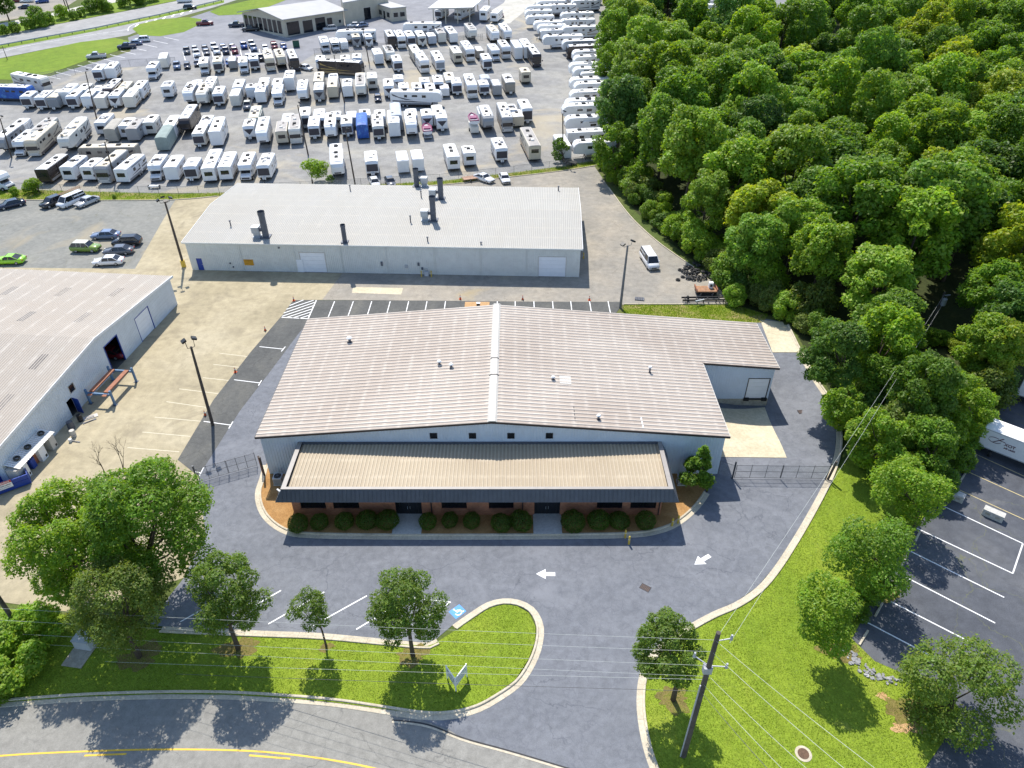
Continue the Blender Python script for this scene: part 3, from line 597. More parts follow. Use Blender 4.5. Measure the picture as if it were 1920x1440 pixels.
for k, ln in enumerate((8.3, 3.3, 12.4)):       # ridge cap in three lengths with raised ends
    z = zroof(RX); m = MB()
    m.loft([[(RX-.52,y,z-.02),(RX-.30,y,z+.14),(RX+.30,y,z+.14),(RX+.52,y,z-.02),(RX,y,z-.06)] for y in (yy+.03, yy+ln-.03)])
    o = m.build('ridge_cap', MT['trim_light'], main); MB().loft([[(RX-.56,y,z-.02),(RX-.32,y,z+.17),(RX+.32,y,z+.17),(RX+.56,y,z-.02),(RX,y,z-.06)] for y in (yy+ln-.12, yy+ln+.02)]).build('joint_band', MT['trim_dark' if k < 2 else 'trim_light'], o); yy += ln
def roof_vent(px, hgt, r, cap=True):
    q = PZ(px[0], px[1], 7.0)
    for _ in range(8): q = PZ(px[0], px[1], zroof(q.x))
    o = MB().cyl(q.x,q.y,q.z-.1,q.z+hgt,r,10).build('vent_pipe', MT['galv_dark'] if hgt < .8 else MT['galv'], main)
    if cap: MB().cyl(q.x,q.y,q.z+hgt-.02,q.z+hgt+.10,r*2.1,10,r2=r*1.4).build('vent_cap', MT['white'], o)
    MB().cyl(q.x,q.y,q.z-.02,q.z+.07,r*2.2,10,r2=r*1.2).build('flashing', MT['trim_dark'], o)
for px, hh, r in (((656,641),.6,.17),((824,684),.5,.13),((846,689),.45,.13),((1037,712),.4,.12),((1218,698),.75,.11),((1122,786),.5,.12)): roof_vent(px, hh, r)
q = PZ(1060,713,6.5); q = PZ(1060,713,zroof(q.x)); m = MB(); zz = [zroof(q.x-.65)+.045, zroof(q.x+.65)+.045]
m.quad((q.x-.65,q.y-.75,zz[0]),(q.x+.65,q.y-.75,zz[1]),(q.x+.65,q.y+.75,zz[1]),(q.x-.65,q.y+.75,zz[0])).build('roof_patch', MT['trim_light'], main)
for px, ln, wd, mt in (((1077,775),2.6,.10,'trim_dark'),((1204,793),1.9,.13,'white')):
    q = PZ(px[0],px[1],6.2); q = PZ(px[0],px[1],zroof(q.x)); z = zroof(q.x)+.045; MB().box(q.x-wd/2,q.y-ln/2,z-.03,q.x+wd/2,q.y+ln/2,z).build('sheet_lap', MT[mt], main)
# ---------------------------------------------------------------- office annex
AX0, AX1, AYF, AYW = -22.95, 15.35, 50.70, 51.65
ann = thing('office_annex', 'long low brick office with tan ribbed roof and dark sloping fascia, fronting the warehouse', 'building', (0,0,0))
ZP = 4.65; ZR = 4.28
sx = [PYp(x, 962, AYW).x for x in (567,614,628,676,829,876,917,963,1118,1165,1180,1228)]; dx_ = [PYp(x, 962, AYW).x for x in (743,792,1001.5,1049.5)]
BX0 = PYp(553,968,AYW).x; BX1 = PYp(1237,968,AYW).x; ZS, ZH = 1.0, 2.5
def brick_wall():
    m = MB(); ops = sorted([(sx[i], sx[i+1], ZS, ZH) for i in range(0,12,2)]+[(dx_[0],dx_[1],0.0,2.6),(dx_[2],dx_[3],0.0,2.6)]); x = BX0
    for a, b, lo, hi in ops:
        m.box(x,AYW,-.1,a,AYW+.25,3.6)
        if lo > 0: m.box(a,AYW,-.1,b,AYW+.25,lo)
        m.box(a,AYW,hi,b,AYW+.25,3.6); x = b
    m.box(x,AYW,-.1,BX1,AYW+.25,3.6); m.box(BX0,AYW+.25,-.1,BX0+.25,YF-.04,3.6).box(BX1-.25,AYW+.25,-.1,BX1,YF-.04,3.6)
    return m.build('brick_wall', MT['brick'], ann)
brick_wall()
for i in range(0,12,2):
    wv = window(ann, (sx[i]+sx[i+1])/2, AYW+.12, ZS, ZH, sx[i+1]-sx[i]-.01, fw=.05); MB().box(sx[i]-.05,AYW-.05,ZS-.09,sx[i+1]+.05,AYW-.002,ZS-.003).build('sill', MT['brick'], wv)
for a, b in ((dx_[0],dx_[1]),(dx_[2],dx_[3])):
    m = MB(); y0, y1 = AYW+.08, AYW+.16; c = (a+b)/2
    for xx in (a, c-.95, c-.03, c+.89, b-.07): m.box(xx,y0,0.0,xx+.07,y1,2.6)
    m.box(a+.07,y0,2.15,b-.07,y1-.005,2.22).box(a+.07,y0,2.53,b-.07,y1-.005,2.6)
    fr = m.build('entrance', MT['frame_black'], ann)
    for xx, x2 in ((a+.07,c-.95),(b-.07,c+.96)): MB().box(min(xx,x2),AYW+.11,0.02,max(xx,x2),AYW+.13,2.15).build('sidelight', MT['glass'], fr)
    for s in (-1,1):
        lx0, lx1 = (c-.88,c-.03) if s < 0 else (c+.04,c+.89)
        lf_ = MB().box(lx0,AYW+.105,0.02,lx1,AYW+.125,2.15).build('door_leaf', MT['glass'], fr); MB().box(c+s*.13-.015,AYW+.04,.85,c+s*.13+.015,AYW+.07,1.25).build('handle', MT['galv'], lf_)
    w0 = P((743,792)[0] if a < 0 else 1001, 975)
    MB().box(a-.12,P(770,1003).y,-.05,b+.12,AYW+.09,.155).build('entry_slab', MT['walk'], ann)
# soffit, mansard with standing seams, coping
yb_, zb_ = 50.02, 3.52
m = MB(); m.quad((AX0-.62,yb_,zb_),(AX1+.62,yb_,zb_),(AX1,AYF,ZP),(AX0,AYF,ZP)); m.quad((AX0-.62,yb_,zb_),(AX0,AYF,ZP),(AX0,YF-.06,ZP),(AX0-.62,YF-.06,zb_)); m.quad((AX1+.62,yb_,zb_),(AX1,AYF,ZP),(AX1,YF-.06,ZP),(AX1+.62,YF-.06,zb_))
m.quad((AX0-.62,yb_,zb_),(AX1+.62,yb_,zb_),(AX1+.62,AYW+.01,zb_),(AX0-.62,AYW+.01,zb_)); m.quad((AX0-.62,AYW,zb_),(BX0,AYW,zb_),(BX0,YF-.06,zb_),(AX0-.62,YF-.06,zb_)); m.quad((AX1+.62,AYW,zb_),(BX1,AYW,zb_),(BX1,YF-.06,zb_),(AX1+.62,YF-.06,zb_))
ms = m.build('mansard_fascia', MT['mansard'], ann)
seam = MB(); k = 0; x = AX0-.3
while x < AX1+.3:
    f = lambda t: (x if abs(x) < 0 else x, yb_+(AYF-yb_)*t, zb_+(ZP-zb_)*t)
    a = f(0.0); b = f(1.0); s_ = 0.014
    seam.loft([[(p_[0]-s_,p_[1]-.005,p_[2]),(p_[0]-s_,p_[1]-.035,p_[2]+.02),(p_[0]+s_,p_[1]-.035,p_[2]+.02),(p_[0]+s_,p_[1]-.005,p_[2])] for p_ in (a, b)]); x += 0.42
tag(seam.build('standing_seams', MT['mansard'], ms), kind='stuff')
CW = .30
cp = MB().box(AX0-.03,AYF-.03,ZP,AX1+.03,AYF+CW,ZP+.05).box(AX0-.03,AYF+CW,ZP,AX0+CW+.12,YF-.06,ZP+.05).box(AX1-CW-.12,AYF+CW,ZP,AX1+.03,YF-.06,ZP+.05).build('coping', MT['coping'], ann)
MB().box(AX0+.02,AYF+.02,ZR-.1,AX1-.02,AYF+CW-.05,ZP-.001).box(AX0+.02,AYF+CW-.05,ZR-.1,AX0+CW+.05,YF-.06,ZP-.001).box(AX1-CW-.05,AYF+CW-.05,ZR-.1,AX1-.02,YF-.06,ZP-.001).build('parapet', MT['trim_dark'], ann)
ribbed_roof('roof', (AX0+CW+.1, AYF+CW-.03, 0), (0,1,0), (1,0,0), lambda w_: (0, YF-.08-(AYF+CW-.03)), AX1-AX0-2*CW-.2, lambda u: ZR+.02*u, RA, ann, pitch=.38, hgt=.06)
MB().box(AX0+CW+.1,YF-.16,ZR+.1,AX1-CW-.1,YF-.045,ZR+.42).build('wall_flashing', MT['galv_dark'], ann)
for x in (PYp(810,960,AYW).x, PYp(980,960,AYW).x, PYp(1236,960,AYW).x-.1):
    MB().box(x-.05,AYW-.09,.1,x+.05,AYW-.003,3.5).build('downspout', MT['trim_dark'], ann)
q = PZ(524,919,4.6); MB().box(-.22,-.07,-.05,.22,.07,.06, M=Matrix.Translation((q.x-.1,q.y+.02,4.55))@Matrix.Rotation(-.7,4,'Z')).build('flood_light', MT['white'], ann)
for px in ((588,870),(600,846),(640,846),(620,866)): pass
# ---------------------------------------------------------------- back warehouse (stacks on the roof)
BA, BB_ = Vector((-52.8,106.05,0)), Vector((10.17,103.29,0)); BL = (BB_-BA).length; BD = 25.0; BE, BR = 5.0, 6.05
back = thing('back_warehouse', 'long cream steel warehouse with four exhaust stacks on its pale ribbed roof', 'building', BA, math.atan2(BB_.y-BA.y, BB_.x-BA.x))
def zb(u): return BE+.06+(BR-BE)*(1-abs(u-BD/2)/(BD/2))
bw = lambda x, y: PW(x, y, BA, BB_)
g1 = (bw(566,500)[0], bw(612,500)[0]); g2 = (bw(1010,500)[0], bw(1060.5,500)[0])
d1 = (bw(369.5,493)[0], bw(380,493)[0]); d2 = (bw(556,498)[0], bw(569,498)[0])
ribbed_wall('front_wall', (0,0), (BL,0), -.1, BE, MT['wall_cream'], back, [(g1[0],g1[1],-.1,3.45),(g2[0],g2[1],-.1,3.45),(d1[0],d1[1],-.1,2.1)])
gab = Knee(lambda s: zb(s)-.08, BD/2)
ribbed_wall('right_wall', (BL,0), (BL,BD), -.1, gab, MT['wall_cream'], back); ribbed_wall('left_wall', (0,BD), (0,0), -.1, gab, MT['wall_cream'], back)
ribbed_wall('back_wall', (BL,BD), (0,BD), -.1, BE, MT['wall_cream'], back)
roller_door(back, g1[0], g1[1], 0, 0, 3.45); roller_door(back, g2[0], g2[1], 0, 0, 3.45)
dd = MB().box(d1[0],.02,0,d1[1],.07,2.1).build('side_door', MT['blue_paint'], back); MB().box(d1[1]-.16,-.03,.95,d1[1]-.08,.019,1.1).build('handle', MT['galv'], dd)
MB().box(d2[0],-.06,0,d2[1],-.031,2.2).build('side_door', MT['door_white'], back)
s0, z0_ = bw(459,497); s1, z1_ = bw(474,486.5)
sg = MB().box(s0,-.055,z0_,s1,-.034,z1_).build('notice_board', paint('orange_sign', (0.60,0.30,0.02), 0.5, .1, 4), back)
tm = text_mesh('NO PARKING', .19, MT['black'], ext=.002, bold=.004); o = link('lettering', tm, sg, ((s0+s1)/2, -.06, z1_-.30)); o.rotation_euler = (math.pi/2,0,0)
tm = text_mesh('TOW AWAY ZONE', .12, MT['rust'], ext=.002); o = link('lettering', tm, sg, ((s0+s1)/2, -.06, z1_-.62)); o.rotation_euler = (math.pi/2,0,0)
for x, y in ((452,480),(553,480),(640,480),(724,480),(815,480),(901,482),(986,482)):
    s = bw(x,y)[0]; MB().box(s-.05,-.12,.1,s+.05,-.032,BE).build('downspout', MT['wall_cream'], back)
for x, y, wd, hh in ((762,499,.45,.5),(716,494,.3,.7),(785,495,.3,.5),(792,503,.3,.4),(432,493,.2,.2),(438,500,.2,.2),(523,464,.25,.2)):
    s, z = bw(x,y); MB().box(s-wd/2,-.2,z-hh/2,s+wd/2,-.034,z+hh/2).build('wall_box', MT['galv_dark'] if wd < .4 else MT['galv'], back)
ribbed_roof('roof_slope', (-.3,-.35,0), (0,1,0), (1,0,0), lambda w_: (0, BD/2+.35), BL+.6, lambda u: zb(u-.35), RB, back)
ribbed_roof('roof_slope', (-.3,BD/2,0), (0,1,0), (1,0,0), lambda w_: (0, BD/2+.35), BL+.6, lambda u: zb(BD/2+u), RB, back)
MB().box(-.3,-.42,zb(-.35)-.2,BL+.3,-.355,zb(-.35)+.01).build('eave_gutter', MT['wall_cream'], back)
for xx in (-.38, BL+.31):
    m = MB(); m.loft([[(xx,y,zb(y)-.22),(xx+.07,y,zb(y)-.22),(xx+.07,y,zb(y)+.06),(xx,y,zb(y)+.06)] for y in (-.35,BD/2,BD+.35)]); m.build('rake_trim', MT['white'], back)
binv = back.matrix_basis.inverted() if False else (Matrix.Translation(BA)@Matrix.Rotation(back.rotation_euler.z,4,'Z')).inverted()
def on_back_roof(px):
    q = PZ(px[0],px[1],5.6)
    for _ in range(10):
        l_ = binv@q; q = PZ(px[0],px[1],zb(l_.y))
    return binv@q
def stack(base, top, r, box=None, bs=1):
    b = on_back_roof(base); bwld = Matrix.Translation(BA)@Matrix.Rotation(back.rotation_euler.z,4,'Z')@b; t = PYp(top[0],top[1],bwld.y); H_ = t.z-bwld.z
    m = MB(); m.tube([(b.x,b.y,b.z-.1),(b.x,b.y,b.z+H_)], r, 16, caps=False); m.tube([(b.x,b.y,b.z+H_*.86),(b.x,b.y,b.z+H_)], r*1.12, 16, caps=False); m.tube([(b.x,b.y,b.z+H_*.45),(b.x,b.y,b.z+H_*.47)], r*1.06, 16); m.cyl(b.x,b.y,b.z+H_-.5,b.z+H_-.45,r*.98,16)
    o = m.build('exhaust_stack', MT['galv_dark'], back)
    MB().box(b.x-r*1.5,b.y-r*1.5,b.z-.1,b.x+r*1.5,b.y+r*1.5,b.z+.16).build('roof_curb', MT['galv_dark'], o)
    if box:
        c = Vector((b.x+bs*(r+.95), b.y+.1, b.z)); w_ = .62
        f = MB(); f.box(c.x-w_,c.y-w_,c.z+.75,c.x+w_,c.y+w_,c.z+1.75,ch=.12); f.box(c.x-w_*.95,c.y-w_*.95,c.z-.1,c.x+w_*.95,c.y+w_*.95,c.z+.10)
        f.box(c.x-w_*.75,c.y-.35,c.z+.1,c.x+w_*.75,c.y+.35,c.z+.75)
        fb = f.build('fan_box', MT['galv'], o); MB().tube([(c.x+(-bs)*w_*.9,c.y,c.z+1.25),(b.x,b.y,c.z+1.3)], .33, 12).build('duct', MT['galv_dark'], fb)
for base, top, r, bx, bs in (((499,444),(488.5,396),.50,1,-1),((813,413),(807.5,368),.48,1,-1),((827,373),(822.5,334),.48,1,-1),((781.5,349.5),(774,316),.48,1,1),((647,454),(641.5,421),.36,0,1)): stack(base, top, r, bx, bs)
for base, hh in (((433,424),.9),((770,417),1.1),((790,371),1.2),((657,358),1.0),((802,453),.7),((902,458),.3),((1047,358),.8)):
    b = on_back_roof(base); o = MB().cyl(b.x,b.y,b.z-.1,b.z+hh,.10,8).build('vent_pipe', MT['galv_dark'], back); MB().cyl(b.x,b.y,b.z+hh-.03,b.z+hh+.12,.17,8).build('vent_cap', MT['galv_dark'], o)
sk = paint('aged_skylight_sheet', (0.40,0.385,0.34), .6, .12, 1.5, dirt=(0.28,0.22,0.16), dirt_amt=.7)
for (x, y) in ((430,420),(565,421),(600,421),(652,422),(692,423),(846,425),(879,426),(934,426),(967,426),(1020,427),(1053,427),(476,363),(606,363),(637,364),(686,365),(722,365),(863,368),(894,368),(944,369),(974,369),(1022,369),(1055,370)):
    b = on_back_roof((x,y)); m = MB()
    for k in (0,1): m.box(b.x-.26+k*.305,b.y-1.3,0,b.x-.26+k*.305+.10,b.y+1.3,.012, M=Matrix.Translation((0,0,zb(b.y)+.004))@Matrix.Translation((b.x,b.y,0))@Matrix.Rotation(math.atan((BR-BE)/(BD/2))*(1 if b.y < BD/2 else -1),4,'X')@Matrix.Translation((-b.x,-b.y,0)))
    m.build('skylight_strip', sk, back)
# ---------------------------------------------------------------- left warehouse (body shop)
LA = P(333,570); LBd = (P(235,675)-LA); LBd.normalize(); LBd.z = 0; LN = 38.6; LE, LR_ = 4.55, 6.15
left = thing('left_warehouse', 'white steel body shop with worn ribbed roof and open bay at the left edge', 'building', LA, math.atan2(LBd.y, LBd.x))
# local x = towards the camera along the east wall, local y = +left = east? (rotated) so the building lies at local -y
LB_ = LA+LBd*LN; lw = lambda x, y: PW(x, y, LA, LB_)
def zl(u): return LE+.05+(LR_-LE)*(1-abs(u-LN/2)/(LN/2))
o1 = (lw(222,640)[0], lw(201,668)[0]); o2 = (lw(281.5,590)[0], lw(258,615)[0]); o3 = (lw(133,710)[0], lw(124,721)[0]); o4 = (lw(146,770)[0], lw(126,775)[0])
ow = sorted([(o1[0],o1[1],-.1,3.9),(o2[0],o2[1],-.1,3.6),(o3[0],o3[1],2.5,3.6),(o4[0]+.1,o4[0]+1.1,-.1,2.15)])
ribbed_wall('east_wall', (0,0), (LN,0), -.1, Knee(lambda s: zl(s)-.06, LN/2), MT['wall_white'], left, ow, out=-1)
LW_ = 62.0
ribbed_wall('north_wall', (0,-LW_), (0,0), -.1, LE, MT['wall_white'], left, out=-1); ribbed_wall('south_wall', (LN,0), (LN,-LW_), -.1, LE, MT['wall_white'], left, out=-1); ribbed_wall('west_wall', (LN,-LW_), (0,-LW_), -.1, Knee(lambda s: zl(LN-s)-.06, LN/2), MT['wall_white'], left, out=-1)
ribbed_roof('roof_slope', (-.35,.3,0), (1,0,0), (0,-1,0), lambda w_: (0, LN/2+.35), LW_+.6, lambda u: zl(u-.35), RL, left, pitch=.34)
ribbed_roof('roof_slope', (LN/2,.3,0), (1,0,0), (0,-1,0), lambda w_: (0, LN/2+.35), LW_+.6, lambda u: zl(LN/2+u), RL, left, pitch=.34)
m = MB(); m.loft([[(y,.31,zl(y)-.26),(y,.42,zl(y)-.26),(y,.42,zl(y)+.07),(y,.31,zl(y)+.07)] for y in (-.35,LN/2,LN+.35)]); m.build('rake_trim', MT['white'], left)
MB().box(.0,-LW_,-.08,LN,-.02,-.005).build('shop_floor', MT['dark_int'], left)
roller_door(left, o2[0], o2[1], 0, 0, 3.6, nrm=1, frame=MT['blue_paint'], n=6)
m = MB(); m.box(o1[0]-.1,-.1,0,o1[0],.06,4.0).box(o1[1],-.1,0,o1[1]+.1,.06,4.0).box(o1[0],-.1,3.9,o1[1],.06,4.0); m.build('bay_frame', MT['blue_paint'], left)
window(left, (o3[0]+o3[1])/2, 0, 2.5, 3.6, o3[1]-o3[0], nrm=1, frame=MT['trim_light'])
ld = MB().box(0,-.03,0,.95,.03,2.1,M=Matrix.Translation((o4[0]+.1,.06,0))@Matrix.Rotation(math.radians(75),4,'Z')).build('door_leaf', MT['blue_paint'], left)
sk2 = paint('grimy_skylight_sheet', (0.13,0.115,0.105), .6, .2, 1.2, dirt=(0.24,0.20,0.17), dirt_amt=.7)
linv = (Matrix.Translation(LA)@Matrix.Rotation(left.rotation_euler.z,4,'Z')).inverted()
def on_left_roof(px):
    q = PZ(px[0],px[1],5.6)
    for _ in range(10):
        l_ = linv@q; q = PZ(px[0],px[1],zl(l_.x))
    return linv@q
for px in ((18,545),(117,547),(217,548),(50,593),(156,595),(72,678),(8,755)):
    b = on_left_roof(px); m = MB(); sl_ = -math.atan((LR_-LE)/(LN/2))*(1 if b.x < LN/2 else -1)
    for k in range(3): m.box(b.x-1.4,b.y-.42+k*.34,0,b.x+1.4,b.y-.42+k*.34+.20,.014, M=Matrix.Translation((0,0,zl(b.x)+.006))@Matrix.Translation((b.x,b.y,0))@Matrix.Rotation(sl_,4,'Y')@Matrix.Translation((-b.x,-b.y,0)))
    m.build('skylight_strip', sk2, left)
# ---------------------------------------------------------------- far showroom, service buildings, canopy
MT['far_wall'] = paint('tan_block_wall', (0.50,0.46,0.37), .8, .05, .5); MT['far_roof'] = paint('pale_membrane_roof', (0.40,0.40,0.395), .7, .05, .3, dirt=(0.42,0.42,0.42)); MT['white_roof'] = paint('white_sheet_roof', (0.74,0.73,0.71), .5, .04, .4)
def far_box(name, label, c0, c1, c2, H_, roof='far_roof', gable=None, over=.0):
    a, b, c = P(*c0), P(*c1), P(*c2); z = min(a.z,b.z,c.z)-.3; base = a.z
    t = thing(name, label, 'building', (a.x,a.y,z)); e1 = b-a; e2 = c-a; e1.z = e2.z = 0
    pts = [Vector((0,0,0)), e2.copy(), e2+e1, e1.copy()]; HH = H_+.3+max(0,b.z-a.z)
    for i in range(4):
        p, q = pts[i], pts[(i+1) % 4]; MB().quad((p.x,p.y,0),(q.x,q.y,0),(q.x,q.y,HH),(p.x,p.y,HH)).build('wall', MT['far_wall'], t)
    ctr = (pts[0]+pts[2])/2; o = [ctr+(p-ctr)*(1+over) for p in pts]
    if not gable:
        m = MB(); m.prism([(p.x,p.y) for p in o], HH, HH+.3); m.build('roof', MT[roof], t)
    else:
        r0 = (o[0]+o[3])/2; r1 = (o[1]+o[2])/2; m = MB(); th = .25
        for q in ((o[0],o[1],r1,r0),(o[3],o[2],r1,r0)):
            zz = (HH,HH,HH+gable,HH+gable); m.poly([(p.x,p.y,k+th) for p,k in zip(q,zz)]); m.poly([(p.x,p.y,k) for p,k in zip(q,zz)])
            for i in range(4):
                p, q2 = q[i], q[(i+1) % 4]; m.quad((p.x,p.y,zz[i]),(q2.x,q2.y,zz[(i+1)%4]),(q2.x,q2.y,zz[(i+1)%4]+th),(p.x,p.y,zz[i]+th))
        m.build('roof', MT[roof], t)
        for (p, q) in ((pts[0],pts[3]),(pts[1],pts[2])):
            mid = (p+q)/2; MB().tri((p.x,p.y,HH),(q.x,q.y,HH),(mid.x,mid.y,HH+gable*.96)).build('gable', MT['far_wall'], t)
    return t, pts, e1, e2, HH
def facade(t, p, q, rects, HH, mat='glass', proud=.06, name='window'):
    e = (q-p); L = e.length; e = e/L; n = Vector((e.y,-e.x,0))
    for a, b, z0, z1 in rects:
        A_ = p+e*(a*L)+n*proud; B_ = p+e*(b*L)+n*proud; m = MB(); A2 = A_-n*(proud-.01); B2 = B_-n*(proud-.01)
        m.loft([[(A_.x,A_.y,z0*HH),(B_.x,B_.y,z0*HH),(B_.x,B_.y,z1*HH),(A_.x,A_.y,z1*HH)],[(A2.x,A2.y,z0*HH),(B2.x,B2.y,z0*HH),(B2.x,B2.y,z1*HH),(A2.x,A2.y,z1*HH)]])
        f = m.build(name, MT['trim_light'], t); i_ = .12
        A3 = A_+e*i_+n*.01; B3 = B_-e*i_+n*.01; MB().quad((A3.x,A3.y,z0*HH+i_),(B3.x,B3.y,z0*HH+i_),(B3.x,B3.y,z1*HH-i_),(A3.x,A3.y,z1*HH-i_)).build('pane', MT[mat], f)
t, pts, e1, e2, HH = far_box('showroom', 'far showroom with glass front and broad pale gable roof at the top', (537,70), (459,51), (646,46.5), 4.6, gable=2.2, over=.10)
facade(t, pts[3], pts[0], [(.03+.115*i, .13+.115*i, .18, .92) for i in range(8)], HH); facade(t, pts[0], pts[1], [(.03,.24,.1,.85),(.29,.46,.1,.8),(.50,.68,.1,.85),(.70,.80,.1,.75),(.90,.95,.35,.55)], HH)
t, pts, e1, e2, HH = far_box('service_building', 'far tan flat-roofed service building with a dark bay door', (648,47), (640,12), (730,26), 5.2)
facade(t, pts[0], pts[1], [(.42,.58,.02,.66)], HH)
t, pts, e1, e2, HH = far_box('small_office', 'small far tan flat-roofed office beside the service building', (735,41), (706,28), (763,37), 3.6, over=.05)
facade(t, pts[3], pts[0], [(.15,.4,.3,.7),(.48,.62,.02,.72),(.7,.9,.3,.7)], HH); facade(t, pts[0], pts[1], [(.12,.45,.35,.72),(.55,.9,.35,.72)], HH)
a, b, c = P(813,46), P(884,44), P(905,32); z = a.z-.2; d = P(835,32)
t = thing('open_canopy', 'white-roofed open canopy on posts sheltering vehicles, far at the top', 'canopy', (a.x,a.y,z))
ps = [Vector((q.x-a.x,q.y-a.y,0)) for q in (a,b,c,d)]; e = ps[1]-ps[0]; back_ = (ps[3]-ps[0]); back_ = back_.normalized()*22
corners = [ps[0]-e*.12, ps[1]+e*.05, ps[1]+e*.05+back_, ps[0]-e*.12+back_]; r0 = (corners[0]+corners[3])/2; r1 = (corners[1]+corners[2])/2
m = MB()
for q in ((corners[0],corners[1],r1,r0),(corners[3],corners[2],r1,r0)):
    zz = (5.4,5.4,6.6,6.6); m.poly([(p.x,p.y,k) for p,k in zip(q,zz)]); m.poly([(p.x,p.y,k-.15) for p,k in zip(q,zz)])
m.tri(*[(p.x,p.y,k) for p,k in ((corners[1],5.4),(corners[2],5.4),(r1,6.6))]).tri(*[(p.x,p.y,k) for p,k in ((corners[0],5.4),(corners[3],5.4),(r0,6.6))])
m.build('roof', MT['white_roof'], t)
MB().quad(*[(p.x,p.y,k) for p,k in ((corners[0],5.0),(corners[1],5.0),(corners[1],5.4),(corners[0],5.4))]).build('fascia', MT['trim_light'], t)
for i in range(4):
    for kk in (0.02,.98):
        p = corners[0].lerp(corners[1], .1+.27*i)+back_*kk; MB().box(p.x-.18,p.y-.18,-.3,p.x+.18,p.y+.18,5.3).build('post', MT['far_wall'], t)
# ================================================================== vegetation
def leafmat(name, rough=0.5, trans=0.5):
    m, n, l, b = newmat(name)
    oi = n.new('ShaderNodeObjectInfo'); at = n.new('ShaderNodeAttribute'); at.attribute_name = 'tint'
    g = n.new('ShaderNodeNewGeometry'); nz = noise(n, l, g.outputs['Position'], 0.45, 4, 0.6); f = maprange(n, l, nz.outputs[0], 0.3, 0.7, 0.84, 1.16)
    c = mixc(n, l, oi.outputs['Color'], at.outputs['Color'], 1.0, 'MULTIPLY'); c = mixc(n, l, c, f, 1.0, 'MULTIPLY')
    l.new(c, b.inputs['Base Color']); b.inputs['Roughness'].default_value = rough; b.inputs['Specular IOR Level'].default_value = 0.35
    tr = n.new('ShaderNodeBsdfTranslucent'); c2 = mixc(n, l, c, (1.35,1.25,0.5), 1.0, 'MULTIPLY'); l.new(c2, tr.inputs[0])
    mx = n.new('ShaderNodeMixShader'); mx.inputs[0].default_value = trans; l.new(b.outputs[0], mx.inputs[1]); l.new(tr.outputs[0], mx.inputs[2])
    l.new(mx.outputs[0], n['Material Output'].inputs[0]); return m
MT['leaf'] = leafmat('foliage'); MT['bark'] = paint('tree_bark', (0.10,0.075,0.055), 0.95, 0.2, 3, dirt=(0.05,0.04,0.03), dirt_amt=.6)
def leaf_mesh(name, pos, nrm, size, tint, rng, asp=0.62, mat=None):
    n = len(pos); r = rng.normal(size=(n,3)); u = np.cross(nrm, r); u /= np.linalg.norm(u,axis=1,keepdims=True)+1e-9; v = np.cross(nrm, u)
    s = size[:,None]; a = pos+u*s*.5; b = pos+v*s*asp*.5+nrm*s*.08; c = pos-u*s*.5; d = pos-v*s*asp*.5+nrm*s*.08
    V = np.stack([a,b,c,d],1).reshape(-1,3).astype(np.float32)
    me = bpy.data.meshes.new(name); me.vertices.add(n*4); me.vertices.foreach_set('co', V.ravel())
    me.loops.add(n*4); me.loops.foreach_set('vertex_index', np.arange(n*4,dtype=np.int32)); me.polygons.add(n)
    me.polygons.foreach_set('loop_start', np.arange(0,n*4,4,dtype=np.int32)); me.polygons.foreach_set('loop_total', np.full(n,4,dtype=np.int32))
    at = me.attributes.new('tint','FLOAT_COLOR','FACE'); col = np.ones((n,4),np.float32); col[:,:3] = tint; at.data.foreach_set('color', col.ravel())
    me.update(calc_edges=True); me.materials.append(mat or MT['leaf']); return me
def crown_points(rng, R, RZ, n, K=18, lobe=(.30,.46), up=.25, gap=0.0, shape='round'):
    """clumps on limbs: lobes spread through the crown volume, leaves over the lobes' surfaces"""
    cs = []; rs = []
    for k in range(K):
        z = rng.uniform(-.75,.95); a = rng.uniform(0,2*math.pi) if k > 3 else k*1.57; rad = math.sqrt(max(.05,1-z*z))*rng.uniform(.45,.80)
        if shape == 'cone': rad = (.95-z)*.5*rng.uniform(.5,1.0)
        if shape == 'vase': rad *= .75+.35*z
        cs.append((rad*math.cos(a)*R, rad*math.sin(a)*R, z*.72*RZ)); rs.append(R*rng.uniform(*lobe)*(1 if shape != 'cone' else max(.35,(.95-z)*.55)))
    cs = np.array(cs); rs = np.array(rs); w_ = rs**2/np.sum(rs**2); out_p = []; out_n = []; out_t = []
    idx = rng.choice(K, size=int(n*1.9), p=w_); d = rng.normal(size=(len(idx),3)); d[:,2] += up; d /= np.linalg.norm(d,axis=1,keepdims=True)
    q = rng.uniform(.55,1.10,size=len(idx)); q = np.where(q > .8, q, .8+(q-.55)*.3)
    bump = 1+.16*np.sin(d[:,0]*7+idx)*np.sin(d[:,1]*7+idx*2)+.08*np.sin(d[:,2]*13+idx*3)
    p = cs[idx]+d*(rs[idx]*q*bump)[:,None]*np.array([1,1,.85])
    keep = np.ones(len(p),bool)
    for k in range(K):        # drop leaves buried in a neighbouring clump
        dist = np.linalg.norm((p-cs[k])/np.array([1,1,.85]),axis=1)/rs[k]; keep &= ~((dist < .72) & (idx != k))
    p = p[keep][:n]; d = d[keep][:n]; idx = idx[keep][:n]; q = q[keep][:n]
    nr = d*.55+np.array([-.06,.2,.55])+rng.normal(size=p.shape)*.5; nr /= np.linalg.norm(nr,axis=1,keepdims=True)
    lob = rng.uniform(.88,1.12,size=K)[idx]; t = rng.uniform(.82,1.16,size=len(p))*lob
    warm = rng.uniform(.9,1.15,size=len(p))*(1+.25*np.clip(q-1.0,0,.1)*10)
    tint = np.stack([t*warm, t, t*.9],1); return p, nr, tint, cs
